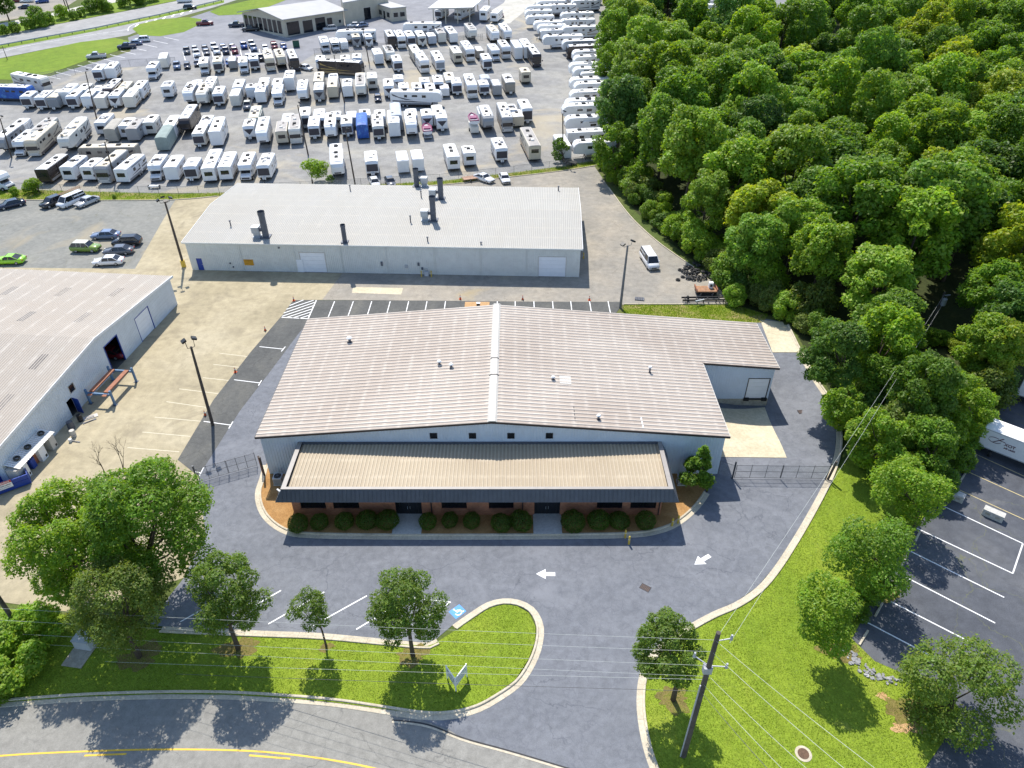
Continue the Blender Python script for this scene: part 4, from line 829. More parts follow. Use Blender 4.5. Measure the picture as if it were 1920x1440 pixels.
def trunk_mesh(name, H0, r, cs, off, rng, lean=(0,0), limbs=8):
    m = MB(); top = Vector((lean[0]*H0*1.0+off[0], lean[1]*H0+off[1], off[2]+.2)); fork = Vector((lean[0]*H0*.7, lean[1]*H0*.7, max(.6,off[2]*.42)))
    pts = [Vector((0,0,-.15)), Vector((lean[0]*H0*.2,lean[1]*H0*.2,fork.z*.5)), fork, fork.lerp(top,.55)+Vector((rng.normal()*.12,rng.normal()*.12,0)), top]
    m.tube(pts, [r*1.25,r,r*.86,r*.55,r*.2], 8)
    for k in rng.choice(len(cs), size=min(limbs,len(cs)), replace=False):
        e = Vector(cs[k])+Vector(off); b = fork.lerp(top, rng.uniform(0,.6)); mid = b.lerp(e,.5)+Vector((0,0,-.12*(e-b).length)); m.tube([b,mid,e],[r*.42,r*.28,r*.07],5)
    return m.mesh(name, MT['bark'], True)
GREEN = {'mid': (0.145,0.280,0.030), 'bright': (0.205,0.355,0.034), 'dark': (0.102,0.210,0.034), 'yellow': (0.285,0.40,0.035), 'olive': (0.150,0.225,0.05), 'blue': (0.110,0.235,0.05), 'lawn': (0.140,0.238,0.042)}
def near_tree(name, label, bbox, base, col, n, ls, K=18, shape='round', rz=None, r=.2, seed=1, asp=.6, lean=(0,0), group=None, dz=0, gapy=0.0, lobe=(.28,.42)):
    rng = np.random.default_rng(seed); b = P(*base); x0,y0,x1,y1 = bbox; cpt = PYp((x0+x1)/2,(y0+y1)/2,b.y+gapy); dep = (cpt-Vector((0,0,CAM_H))).dot(_f); R = (x1-x0)/2*dep/F_PX
    RZ = rz if rz else R*1.25; dz = dz-(0 if rz else .16*R); t = thing(name, label, 'tree', b, 0, group); off = (cpt.x-b.x, cpt.y-b.y, cpt.z-b.z+dz)
    p, nr, tint, cs = crown_points(rng, R*.98, RZ, n, K, lobe, shape=shape); p = p+np.array(off)
    keep = p[:,2] > .15; p, nr, tint = p[keep], nr[keep], tint[keep]
    o = link('crown', leaf_mesh('crown', p, nr, rng.uniform(.6,1.35,len(p))*ls, tint, rng, asp), t); o.color = (*GREEN[col],1) if isinstance(col,str) else (*col,1)
    link('trunk', trunk_mesh('trunk', off[2], r, cs, off, rng), t); return t
near_tree('broadleaf_tree', 'largest spreading tree, bright green, left of the drive by the chain-link gate', (140,808,428,1150), (290,1118), 'mid', 40000, .25, K=70, r=.32, seed=3, lobe=(.15,.26))
near_tree('broadleaf_tree', 'wide light green tree at the left edge below the blue skip', (2,850,250,1160), (140,1130), 'bright', 34000, .25, K=60, r=.3, seed=33, lobe=(.15,.26))
near_tree('broadleaf_tree', 'olive-green rounded tree on the lawn, leftmost by the street', (128,1025,322,1215), (262,1232), (0.150,0.225,0.05), 19000, .19, K=40, lobe=(.18,.3), r=.2, seed=4)
near_tree('broadleaf_tree', 'upright green tree on the left lawn, left of the small leaning sapling', (340,1008,512,1205), (447,1216), 'lawn', 17000, .19, K=44, lobe=(.16,.28), r=.19, seed=5)
near_tree('young_tree', 'small leaning young tree with sparse crown on the left lawn', (538,1085,621,1194), (612,1213), 'lawn', 4200, .17, K=17, r=.09, seed=6, lean=(-.1,0), lobe=(.26,.40))
near_tree('broadleaf_tree', 'dense round dark green tree beside the accessible parking stall', (680,1052,845,1216), (774,1229), 'lawn', 17000, .19, K=44, lobe=(.16,.28), r=.18, seed=7)
near_tree('broadleaf_tree', 'compact dark green tree beside the tall utility pole', (1178,1126,1331,1292), (1262,1312), 'lawn', 16000, .18, K=40, lobe=(.16,.28), r=.2, seed=8)
near_tree('broadleaf_tree', 'lone green tree on the right lawn edge above the stone riprap', (1477,1073,1616,1212), (1562,1222), 'bright', 10500, .21, K=20, r=.16, seed=9)
near_tree('broadleaf_tree', 'spreading tree shading the truck lot wheel stops', (1556,962,1725,1110), (1652,1105), 'mid', 12000, .23, K=20, r=.18, seed=10)
near_tree('broadleaf_tree', 'tree between the mown strip and the concrete blocks', (1628,842,1768,985), (1712,985), 'bright', 10500, .25, K=18, r=.18, seed=12)
near_tree('broadleaf_tree', 'sprawling loose-limbed tree at the lower right corner', (1668,1182,1912,1400), (1775,1340), (0.17,0.27,0.05), 16000, .22, K=26, shape='vase', r=.17, seed=13, lobe=(.2,.33))
near_tree('conifer_tree', 'young light green conical tree at the right end of the office', (1262,812,1362,935), (1325,921), 'mid', 8200, .24, K=26, shape='cone', rz=4.0, r=.11, seed=14)
near_tree('small_tree', 'small bushy tree by the rear fence behind the cream warehouse', (560,294,618,338), (586,343), 'bright', 3000, .34, K=10, r=.15, seed=15, rz=1.9)
near_tree('small_tree', 'small dark round tree by the fence near the light pole', (1031,256,1071,300), (1057,306), 'dark', 2200, .34, K=9, r=.13, seed=16)
for i, (bb, bs, c, n_, lab) in enumerate((((1585,752,1705,885),(1655,892),'bright',10500,'bright leafy tree at the top of the mown strip'),((1678,765,1800,900),(1748,892),'mid',10500,'leafy tree left of the box truck'),((1752,680,1880,830),(1822,822),'bright',12000,'tall leafy tree above the box truck'),((1795,545,1925,745),(1885,732),'bright',20000,'largest bright tree at the right edge above the trucks'),((1500,560,1640,750),(1578,768),'dark',20000,'tall dark tree overhanging the drive corner'),((1535,705,1625,810),(1592,826),'bright',6500,'small bright tree on the kerb bend below the tall dark tree'),((1600,640,1700,760),(1660,775),'mid',8000,'leafy tree between the kerb bend and the clearing'))):
    near_tree('broadleaf_tree', lab, bb, bs, c, n_, .28, K=44, r=.2, seed=50+i, lobe=(.16,.29))
for i, (bb, bs, c, lab) in enumerate((((1105,205,1195,335),(1152,338),'mid','leafy tree at the corner where the rear yard fence meets the wood'),((1112,140,1190,240),(1160,244),'bright','leafy tree leaning over the trailers at the wood edge, nearer one'),((1108,70,1180,160),(1155,166),'mid','leafy tree leaning over the trailers at the wood edge, farther one'))):
    near_tree('broadleaf_tree', lab, bb, bs, c, 9000, .42, K=36, r=.2, seed=80+i, lobe=(.17,.3))
# bare dead tree sticking out of the big crown
def bare_tree(label, base, hh, seed):
    rng = random.Random(seed); b = P(*base); t = thing('bare_tree', label, 'tree', b); m = MB()
    def grow(p, d, L, r, k):
        e = p+d*L; m.tube([p, p.lerp(e,.5)+Vector((rng.gauss(0,.04),rng.gauss(0,.04),0)), e],[r,r*.8,r*.55],5)
        if k:
            for _ in range(rng.choice((2,3))): grow(e, (d+Vector((rng.gauss(0,.33),rng.gauss(0,.33),.1))).normalized(), L*rng.uniform(.55,.8), r*.55, k-1)
    grow(Vector((0,0,-.1)), Vector((0,0,1)), hh*.36, .09, 4); m.build('trunk', MT['bark'], t)
bare_tree('leafless dead tree poking above the largest tree', (246,915), 7.5, 2); bare_tree('slim leafless dead sapling beside the largest tree', (205,905), 5.5, 5); bare_tree('leafless bush-like tree at the left fence', (74,362), 3.2, 8)
# ---------------------------------------------------------------- wood: shared crowns, each tree its own object
CROWNS = []
for k in range(8):
    rng = np.random.default_rng(100+k); Rz = (1.25,1.4,1.15,1.5,1.25,1.35,1.2,1.55)[k]*5
    p, nr, tint, cs = crown_points(rng, 5.0, Rz, 14500, K=(52,60,46,66,54,62,44,58)[k], lobe=(.15,.29)); p = p+np.array([0,0,8.0])
    low = p[:,2] > .5; p, nr, tint = p[low], nr[low], tint[low]
    CROWNS.append((leaf_mesh('crown', p, nr, rng.uniform(.55,1.35,len(p))*.42, tint, rng), trunk_mesh('trunk', 8.0, .26, cs, (0,0,8.0), rng)))
SHRUBS = []
for k in range(4):
    rng = np.random.default_rng(200+k); p, nr, tint, cs = crown_points(rng, 1.0, .95, 6500, K=22, lobe=(.24,.42)); p = p+np.array([0,0,.78]); low = p[:,2] > .02; p, nr, tint = p[low], nr[low], tint[low]
    SHRUBS.append(leaf_mesh('foliage', p, nr, rng.uniform(.6,1.3,len(p))*.105, tint, rng))
def inside(x, y, poly):
    c = False; j = len(poly)-1
    for i in range(len(poly)):
        if (poly[i][1] > y) != (poly[j][1] > y) and x < (poly[j][0]-poly[i][0])*(y-poly[i][1])/(poly[j][1]-poly[i][1])+poly[i][0]: c = not c
        j = i
    return c
def to_px(p):
    d = Vector(p)-Vector((0,0,CAM_H)); z = d.dot(_f); return 960+F_PX*d.dot(_r)/z, 720-F_PX*d.dot(_u)/z, z
FW = [tuple(P(*q))[:2] for q in FOREST]
GAP = [(1690,540),(1800,540),(1805,680),(1800,790),(1690,790),(1665,700),(1650,600)]; GW = [tuple(P(*q))[:2] for q in GAP]
YD_ = [(1290,85),(1465,90),(1530,-45),(1275,-45)]; YW = [tuple(P(*q))[:2] for q in YD_]
def wood():
    rg = random.Random(42); pts = []; tries = 0
    cols = [('mid',34),('bright',34),('dark',12),('yellow',6),('blue',2)]; bag = [c for c,k in cols for _ in range(k)]
    words = {'mid':'mid-green','bright':'bright green','dark':'dark green','yellow':'yellow-green','olive':'olive-green','blue':'bluish green'}
    while tries < 26000 and len(pts) < 330:
        tries += 1; x = rg.uniform(14,235); y = rg.uniform(60,352)
        if not inside(x,y,FW) or inside(x,y,GW) or inside(x,y,YW): continue
        u, v, z = to_px((x,y,h(x,y)+8))
        if u > 2010 or v > 1000 or v < -130: continue
        sp = 6.6 if y < 120 else 7.6 if y < 190 else 9.4
        edge = min(math.hypot(x-a-(c-a)*max(0,min(1,((x-a)*(c-a)+(y-b)*(d-b))/((c-a)**2+(d-b)**2+1e-9))), y-b-(d-b)*max(0,min(1,((x-a)*(c-a)+(y-b)*(d-b))/((c-a)**2+(d-b)**2+1e-9)))) for (a,b),(c,d) in zip(FW[:17],FW[1:18]))
        if edge < 3.0: continue
        if any((x-q[0])**2+(y-q[1])**2 < sp*sp for q in pts): continue
        pts.append((x,y,edge))
    pts.sort(key=lambda q: q[1])
    cnt = {}; pts.sort(key=lambda q: to_px((q[0],q[1],h(q[0],q[1])+9))[0])
    for i, (x,y,edge) in enumerate(pts):
        k = rg.randrange(8); cm, tm = CROWNS[k]; s = rg.uniform(1.0,1.5)*(1.0 if edge > 7 else .80)*(.80 if y < 92 else 1.0)
        col = rg.choice(bag); wd = words[col]; u, v, z = to_px((x,y,h(x,y)+9*s))
        where = 'at the wood\'s near edge' if y < 95 else 'along the wood edge by the rear yard' if edge < 9 and y < 170 else 'along the wood edge behind the trailers' if edge < 9 else 'deep in the wood' if y < 210 else 'in the far part of the wood'
        side = 'left part' if u < 1400 else 'middle part' if u < 1650 else 'right part'
        kk = (wd,where); cnt[kk] = cnt.get(kk,0)+1
        t = thing('wood_tree', f'{ordinal(cnt[kk])} {wd} tree from the left {where}', 'tree', (x,y,h(x,y)), rg.uniform(0,6.28), 'broadleaf trees of the wood'); sx_ = rg.uniform(.9,1.12)
        t.scale = (s*sx_, s/sx_, s*rg.uniform(.9,1.15)); o = link('crown', cm, t); f = rg.uniform(.82,1.2); o.color = tuple(q*f for q in GREEN[col])+(1,); link('trunk', tm, t)
    return pts
WOODPTS = wood()
def shrub(name, label, px, R, col, group=None, sq=1.0, world=None, lift=0, rg=random.Random(5)):
    b = world if world is not None else P(*px); t = thing(name, label, 'shrub', (b[0],b[1],b[2]+lift), rg.uniform(0,6.28), group); o = link('foliage', SHRUBS[rg.randrange(4)], t); t.scale = (R,R,R*sq); f = rg.uniform(.85,1.15); o.color = tuple(q*f for q in GREEN[col])+(1,); return t
def understory():
    rg = random.Random(9); line = [(1150,345),(1185,395),(1240,447),(1300,492),(1345,535),(1385,575),(1440,598),(1500,645),(1540,705),(1575,770),(1590,830),(1605,870),(1650,872),(1700,880),(1750,900),(1790,868),(1830,815),(1880,755),(1915,715)]
    nb = 0
    for i in range(len(line)-1):
        a, b = P(*line[i]), P(*line[i+1]); n = max(2,int((b-a).length/1.5))
        for k in range(n):
            q = a.lerp(b,(k+rg.random())/n); nx = Vector((b.y-a.y,-(b.x-a.x),0)).normalized(); q = q+nx*(-rg.uniform(1.6,5.4)); q.z = h(q.x,q.y)
            if not inside(q.x,q.y,FW): q = q+nx*(-2)
            if not inside(q.x,q.y,FW): continue
            R = rg.uniform(1.7,3.5); nb += 1; shrub('understory_bush', f'leafy bush along the wood edge, {ordinal(nb)} from the rear yard end', None, R, rg.choice(('mid','bright','dark','bright','olive')), 'undergrowth bushes of the wood', rg.uniform(.8,1.3), world=q, rg=rg)
    nc = 0
    for _ in range(46):       # low growth in the dark clearing and the strip below the transformer pole
        u, v = rg.uniform(1600,1800), rg.uniform(640,840); q = P(u,v)
        if inside(q.x,q.y,FW): nc += 1; shrub('understory_bush', f'low bush number {nc} in the clearing below the transformer pole' if False else f'low bush in the clearing below the transformer pole, {ordinal(nc)} of them', None, rg.uniform(.8,1.7), rg.choice(('bright','mid','yellow','mid')), 'bushes in the clearing', .9, world=q, rg=rg)
understory()
def strip_bushes():
    rg = random.Random(31)
    for i, (x,y) in enumerate(((1612,872),(1640,890),(1670,905),(1700,925),(1735,935),(1765,915),(1790,880),(1700,975),(1680,1010),(1665,1045),(1640,1085),(1622,1125),(1605,1160),(1820,835),(1845,805))): shrub('strip_bush', f'leafy bush filling the tree strip beside the truck lot, {ordinal(i+1)} from the wood', (x,y), rg.uniform(1.2,2.2) if y < 960 else rg.uniform(.8,1.3), rg.choice(('mid','bright','mid')), 'bushes of the tree strip', 1.0, rg=rg)
strip_bushes()
for i, (x,y,R) in enumerate(((1128,305,1.6),(1134,318,1.8),(1143,332,2.0),(1152,346,1.9),(1140,312,2.4))): shrub('corner_bush', f'green bush in the corner between the trailers and the rear yard, {ordinal(i+1)} of five', (x,y), R, ('mid','bright')[i%2], 'bushes at the rear yard corner', 1.1)
# clipped round shrubs along the office
SH = [(561,983,1.02),(601,979,.9),(648,979,1.05),(690,977,1.05),(728,977,1.1),(803,979,.98),(844,975,.86),(885,977,.9),(940,982,1.05),(977,980,1.15),(1074,981,1.3),(1122,978,1.08),(1160,977,1.02),(1209,979,1.1)]
names = ['first','second','third','fourth','fifth','sixth','seventh','eighth','ninth','tenth','eleventh','twelfth','thirteenth','fourteenth']
BALL = []
for k in range(3):
    rng = np.random.default_rng(300+k); n = 3200; d = rng.normal(size=(n,3)); d /= np.linalg.norm(d,axis=1,keepdims=True); rr = rng.uniform(.86,1.03,n)*(1+.05*np.sin(d[:,0]*6+k)*np.sin(d[:,1]*5)); p = d*rr[:,None]*np.array([1,1,.88])+np.array([0,0,.72]); ok = p[:,2] > .03
    nr = d+rng.normal(size=(n,3))*.5; nr /= np.linalg.norm(nr,axis=1,keepdims=True); t = rng.uniform(.6,1.25,n); BALL.append(leaf_mesh('foliage', p[ok], nr[ok], rng.uniform(.6,1.2,n)[ok]*.13, np.stack([t*1.05,t,t*.9],1)[ok], rng))
for i, (x,y,R) in enumerate(SH):
    b = P(x,y+8); b.z = .08; t = thing('clipped_shrub', f'round clipped shrub in front of the brick office, {names[i]} from the left', 'shrub', b, i*1.3, 'clipped shrubs along the office'); o = link('foliage', BALL[i%3], t); t.scale = (R*(1+.1*math.sin(i*2.3)),R*(1+.08*math.cos(i*1.7)),R*(.95+.12*math.sin(i*3.1))); o.color = (0.085,0.16,0.02,1)
for px, R, sq, lab in (((25,1262),2.9,.75,'large spreading juniper at the left edge of the lawn'),((75,1190),2.4,.8,'dark juniper behind the left lawn beside the pole'),((5,1200),2.2,.7,'low juniper at the left edge beside the pole base'),((8,1300),1.5,.6,'small juniper at the lower left corner')): shrub('juniper_bush', lab, px, R, 'bright', None, sq)
for px, R, col, lab in (((64,362),1.9,'bright','weedy green bush at the left fence behind the dark car'),((1375,570),1.9,'bright','round light green bush by the scrap trailer'),((30,366),1.0,'bright','low weeds at the left fence'),((215,372),.5,'bright','small weed clump on the verge behind the silver car'),((620,341),.9,'mid','low bush beside the small fence tree')): shrub('weed_bush', lab, px, R, col)
# roadside shrubs and trees at the top left, trees in the far truck yard
def far_veg():
    rg = random.Random(21)
    for i, (x,y,R) in enumerate(((78,50,3.6),(118,35,2.6),(95,45,2.2),(172,25,2.6),(190,22,3.0),(205,22,2.0),(230,14,2.0),(30,62,2.0),(55,56,2.4),(140,36,1.8),(155,31,1.8),(10,66,1.8),(250,10,4.2),(285,2,3.0),(265,8,2.4))):
        t = shrub('roadside_bush', f'green roadside bush beyond the highway, {names[i] if i < 14 else "last"} of the row', (x,y), R, rg.choice(('mid','bright','mid')), 'bushes beyond the highway', 1.1, rg=rg)
    for i, (x,y,s,lab) in enumerate(((18,40,.85,'dark round tree at the far top left corner'),(1388,52,.8,'lone tree in the far truck yard beyond the wood'),(1352,22,.55,'smaller tree in the far truck yard'),(1412,28,.6,'tree behind the lone tree in the far truck yard'))):
        b = P(x,y); cm, tm = CROWNS[i]; t = thing('far_tree', lab, 'tree', b, i); t.scale = (s,s,s*.8); o = link('crown', cm, t); o.color = (*GREEN['mid' if i else 'dark'],1); link('trunk', tm, t)
far_veg()
# ================================================================== vehicles
V = {}
V['white'] = paint('gelcoat_white', (0.74,0.75,0.76), .3, .03, .8, coat=.2); V['offwhite'] = paint('gelcoat_ivory', (0.66,0.64,0.58), .35, .04, .8); V['beige'] = paint('gelcoat_beige', (0.56,0.50,0.39), .35, .04, .8)
V['grey'] = paint('gelcoat_grey', (0.30,0.31,0.32), .35, .04, .8); V['dark'] = paint('gelcoat_dark_brown', (0.035,0.028,0.027), .25, .06, .8, coat=.3); V['tan'] = paint('gelcoat_taupe', (0.30,0.27,0.23), .35, .05, .8)
V['roof'] = paint('rubber_roof_white', (0.80,0.79,0.77), .6, .04, .5, dirt=(0.62,0.59,0.54), dirt_amt=.35); V['roof_tan'] = paint('rubber_roof_tan', (0.62,0.55,0.42), .6, .05, .5, dirt=(0.5,0.42,0.3)); V['roof_dirty'] = paint('rubber_roof_grey', (0.36,0.34,0.32), .7, .1, .5)
V['glass'] = paint('tinted_vehicle_glass', (0.012,0.014,0.02), .06, 0, 1, spec=.7); V['ac_dark'] = paint('dark_ac_shroud', (0.03,0.03,0.03), .6, .1, 2); V['ac_white'] = paint('white_ac_shroud', (0.62,0.60,0.56), .6, .05, 2)
V['tyre'] = MT['rubber']; V['rim'] = paint('wheel_rim', (0.42,0.43,0.45), .35, .05, 2, metal=.5); V['under'] = paint('dark_underbody', (0.02,0.02,0.022), .8, .1, 2)
V['stripe_dark'] = paint('dark_decal', (0.04,0.04,0.055), .35, .05, 2); V['stripe_tan'] = paint('tan_decal', (0.34,0.25,0.16), .35, .05, 2); V['stripe_grey'] = paint('grey_decal', (0.22,0.24,0.27), .35, .05, 2); V['stripe_gold'] = paint('gold_decal', (0.40,0.28,0.10), .35, .05, 2)
V['tarp_green'] = paint('grey_green_cover', (0.27,0.33,0.31), .85, .08, .8); V['tarp_grey'] = paint('silver_cover', (0.44,0.48,0.54), .7, .08, .8); V['tarp_tan'] = paint('tan_cover', (0.40,0.38,0.33), .85, .08, .8)
V['blue'] = paint('blue_wrap', (0.02,0.10,0.42), .35, .2, .5, dirt=(0.10,0.32,0.62), dirt_amt=.8); V['propane'] = MT['white']
def sect(y, w_, zb, zt, c): return [(-w_,y,zb),(-w_,y,zt-c),(-w_+c,y,zt),(w_-c,y,zt),(w_,y,zt-c),(w_,y,zb)]
def wheel_mb(): return None
WH = {}
def wheel_mesh(r, wd):
    k = (round(r,2), round(wd,2))
    if k not in WH:
        m = MB(); m.tube([(-wd/2,0,0),(-wd*.35,0,0),(wd*.35,0,0),(wd/2,0,0)], [r*.88,r,r,r*.88], 14, 0); mt = m.mesh('tyre', V['tyre'], True)
        m2 = MB(); m2.tube([(-wd*.51,0,0),(wd*.51,0,0)], r*.58, 10, 0); WH[k] = (mt, m2.mesh('rim', V['rim']))
    return WH[k]
def add_wheel(root, x, y, r=.38, wd=.26):
    a, b = wheel_mesh(r, wd); o = link('wheel', a, root, (x,y,r)); link('rim', b, o); return o
RVC = {}
def rv_parts(kind, L, H_, body, roof, nose, deco, seed):
    """list of (name, mesh, location, [(subname, mesh)]) ; local y runs from the end near the camera to the far end"""
    key = (kind, L, H_, body, roof, nose, deco, seed % 3)
    if key in RVC: return RVC[key]
    rg = random.Random(repr(key)); W = 1.25; out = []; B, Rm = V[body], V[roof]
    def part(n, mb, mat, sub=None, smooth=False): out.append((n, mb.mesh(n, mat, smooth), sub or []))
    zb = .62; c = .09
    if kind == 'tt':
        s = [sect(0,W*.93,zb+.35,H_-.45,c),sect(.22,W*.98,zb+.05,H_-.12,c),sect(.5,W,zb,H_,c),sect(L-.3,W,zb,H_,c),sect(L,W*.97,zb+.08,H_-.1,c)]
        if nose in ('rear','plain'): s = [sect(0,W*.98,zb,H_-.08,c),sect(.12,W,zb,H_,c),sect(L-.4,W,zb,H_,c),sect(L,W*.93,zb+.4,H_-.4,c)]
        part('body', MB().loft(s), B)
        part('roof', MB().loft([[(-W+.04,y,H_-.03),(-W*.6,y,H_+.05),(0,y,H_+.075),(W*.6,y,H_+.05),(W-.04,y,H_-.03)] for y in (.32 if nose not in ('rear','plain') else .06, L-.3)]), Rm)
    elif kind == 'fw':
        H2 = H_; s = [sect(0,W*.86,1.55,H2-.95,c),sect(.35,W*.95,1.45,H2-.35,c),sect(.95,W,1.42,H2-.02,c),sect(2.5,W,1.4,H2,c),sect(2.62,W,.75,H2,c),sect(L-.2,W,.75,H2-.12,c),sect(L,W*.98,.8,H2-.25,c)]
        part('body', MB().loft(s), B)
        part('roof', MB().loft([[(-W+.04,y,z-.03),(-W*.6,y,z+.05),(0,y,z+.075),(W*.6,y,z+.05),(W-.04,y,z-.03)] for y,z in ((.9,H2-.04),(2.5,H2),(L-.25,H2-.12))]), Rm)
        nm = {'dark':V['stripe_dark'],'grey':V['stripe_grey'],'tan':V['stripe_tan']}.get(nose, V['stripe_grey'])
        if nose in ('dark','grey','tan'):
            m = MB(); w2 = W*.80; m.quad((-w2*.62,-.02,1.62),(w2*.62,-.02,1.62),(w2,.08,H2-.85),(-w2,.08,H2-.85)); m.quad((-w2,-.02+.05,H2-.92),(w2,.03,H2-.92),(w2*1.08,.36,H2-.37),(-w2*1.08,.36,H2-.37)); part('nose_cap', m, nm)
    elif kind == 'a':
        s = [sect(0,W*.95,.95,H_-.55,.14),sect(.06,W*.98,.42,H_-.40,.14),sect(.35,W,.38,H_-.06,.12),sect(.7,W,.38,H_,.10),sect(L-.15,W,.40,H_,.10),sect(L,W*.98,.55,H_-.08,.10)]
        part('body', MB().loft(s), B); part('roof', MB().loft([[(-W+.06,y,H_-.03),(-W*.6,y,H_+.04),(0,y,H_+.06),(W*.6,y,H_+.04),(W-.06,y,H_-.03)] for y in (.55,L-.1)]), Rm)
        m = MB(); zt = H_-.62; m.quad((-W*.90,-.03,1.55),(W*.90,-.03,1.55),(W*.90,.02,zt),(-W*.90,.02,zt))
        for sg in (-1,1): m.quad((sg*W*.93,.0,1.58),(sg*(W+.012),.55,1.62),(sg*(W+.012),.75,zt-.06),(sg*W*.93,.04,zt-.04))
        part('windshield', m, V['glass']); part('grille', MB().box(-W*.7,-.03,.62,W*.7,.05,.98).box(-W*.92,-.06,.42,W*.92,.1,.6), V['stripe_dark' if body in ('dark','tan') else 'ac_white'])
        for sg in (-1,1): part('headlight', MB().box(sg*W*.78-.14,-.04,1.05,sg*W*.78+.14,.04,1.28), V['ac_white'])
        for sg in (-1,1): part('mirror', MB().box(sg*(W+.05)-.0,-.25,1.75,sg*(W+.32),-.12,2.15) if sg > 0 else MB().box(-W-.32,-.25,1.75,-W-.05,-.12,2.15), V['stripe_dark'])
    elif kind == 'c':
        s = [sect(0,W*.72,.45,.95,.1),sect(.15,W*.78,.42,1.15,.12),sect(1.05,W*.82,.42,1.32,.12),sect(1.75,W*.80,.42,2.0,.1),sect(2.4,W*.80,.42,2.05,.1)]
        part('cab', MB().loft(s), V['white']); s = [sect(.75,W*.9,2.05,H_-.7,c),sect(1.1,W*.97,1.98,H_-.15,c),sect(1.6,W,1.95,H_,c),sect(2.2,W,1.95,H_,c),sect(2.3,W,.6,H_,c),sect(L,W,.6,H_,c)]
        part('body', MB().loft(s), B); part('roof', MB().loft([[(-W+.04,y,H_-.03),(0,y,H_+.06),(W-.04,y,H_-.03)] for y in (1.5,L-.05)]), Rm)
        m = MB(); m.quad((-W*.7,1.03,1.36),(W*.7,1.03,1.36),(W*.68,1.62,1.93),(-W*.68,1.62,1.93))
        for sg in (-1,1): m.quad((sg*(W*.83+.01),1.15,1.38),(sg*(W*.83+.01),2.1,1.38),(sg*(W*.83+.01),2.1,1.9),(sg*(W*.83+.01),1.65,1.9))
        part('windshield', m, V['glass']); part('grille', MB().box(-W*.6,-.03,.55,W*.6,.03,.85), V['stripe_dark'])
        part('cabover_window', MB().quad((-W*.7,.82,2.25),(W*.7,.82,2.25),(W*.72,.90,2.62),(-W*.72,.90,2.62)), V['glass'])
    elif kind == 'cargo':
        W = 1.12; s = [sect(0,W*.95,.5,H_-.12,.06),sect(.15,W,.48,H_,.06),sect(L,W,.48,H_,.06)]
        part('body', MB().loft(s), B); part('roof', MB().loft([[(-W+.03,y,H_-.02),(0,y,H_+.05),(W-.03,y,H_-.02)] for y in (.15,L-.03)]), Rm)
    elif kind == 'cover':
        s = []
        for i in range(9):
            y = L*i/8; k = .0 if i not in (0,8) else .10; s.append([(-W-.03+.02*math.sin(i*2.1),y,.35),(-W+.02,y,H_-.22-k),(-W*.8,y,H_-.03-k),(0,y,H_+.09-k),(W*.8,y,H_-.03-k),(W-.02,y,H_-.22-k),(W+.03+.02*math.cos(i*1.7),y,.35)])
        part('cover', MB().loft(s), B)
    # windows on the ends and the sides
    if kind in ('tt','fw','a','c','cargo'):
        if nose == 'rear': part('window', MB().box(-.75,-.025,H_-1.5,.75,.02,H_-.72), V['glass'])
        if nose == 'win': part('window', MB().quad((-.72,.03,H_-1.25),(.72,.03,H_-1.25),(.80,.14,H_-.62),(-.80,.14,H_-.62)), V['glass'])
        if nose in ('dark','grey') and kind == 'tt': part('nose_cap', MB().quad((-W*.88,-.015,zb+.55),(W*.88,-.015,zb+.55),(W*.86,-.02,H_-.5),(-W*.86,-.02,H_-.5)), V['stripe_dark' if nose == 'dark' else 'stripe_grey'])
        if nose == 'vee': part('nose_cap', MB().poly([(-W*.85,-.02,H_-.55),(W*.85,-.02,H_-.55),(0,-.03,zb+.7)]), V['stripe_dark'])
        if nose == 'rear': part('bumper', MB().box(-W*.9,-.16,.52,W*.9,-.02,.66), V['under'])
        if kind != 'cargo':
            y = L*.30 if kind != 'a' else 1.6
            for sg in (-1,1):
                yy = y
                for k in range(3):
                    wl = rg.choice((.7,.95,1.3)); z1 = H_-.75; z0 = z1-rg.choice((.45,.6))
                    if yy+wl < L-.6: part('window', MB().box(min(sg*W,sg*(W+.02)),yy,z0,max(sg*W,sg*(W+.02)),yy+wl,z1), V['glass'])
                    yy += wl+rg.uniform(.6,1.7)
            dy = L*.62; part('door', MB().box(W-.005,dy,.7,W+.025,dy+.68,2.55), V['white'] if body not in ('dark','tan','beige') else B)
    # decals
    dm = {'d':'stripe_dark','t':'stripe_tan','g':'stripe_grey','o':'stripe_gold'}.get(deco)
    if dm and kind in ('tt','fw','a','c'):
        m = MB()
        for sg in (-1,1):
            x = sg*(W+.012); z = 1.25
            m.poly([(x,L*.10+(.5 if kind!='a' else .9),z),(x,L*.96,z+.15),(x,L*.96,z+.42),(x,L*.55,z+.30)]); m.poly([(x,L*.55,z+.5),(x,L*.95,H_-1.0),(x,L*.97,H_-.5),(x,L*.72,z+.62)])
            if kind == 'a': m.poly([(x,L*.25,z-.55),(x,L*.75,z-.62),(x,L*.95,z-.2),(x,L*.5,z-.28)])
        part('side_decal', m, V[dm])
    if kind in ('tt','fw','a') and rg.random() < .7:
        y0b = .5 if kind != 'fw' else 2.65; zb0 = .60 if kind == 'tt' else .76 if kind == 'fw' else .40; bm_ = V[rg.choice(('stripe_grey','stripe_dark','stripe_tan','tan'))]
        m = MB()
        for sg in (-1,1): m.box(min(sg*W,sg*(W+.015)),y0b,zb0,max(sg*W,sg*(W+.015)),L-.25,zb0+.42)
        part('lower_band', m, bm_)
        if rg.random() < .6: part('awning', MB().tube([(W+.06,L*.25,H_-.35),(W+.06,L*.75,H_-.35)],.07,6), V[rg.choice(('stripe_dark','ac_white'))])
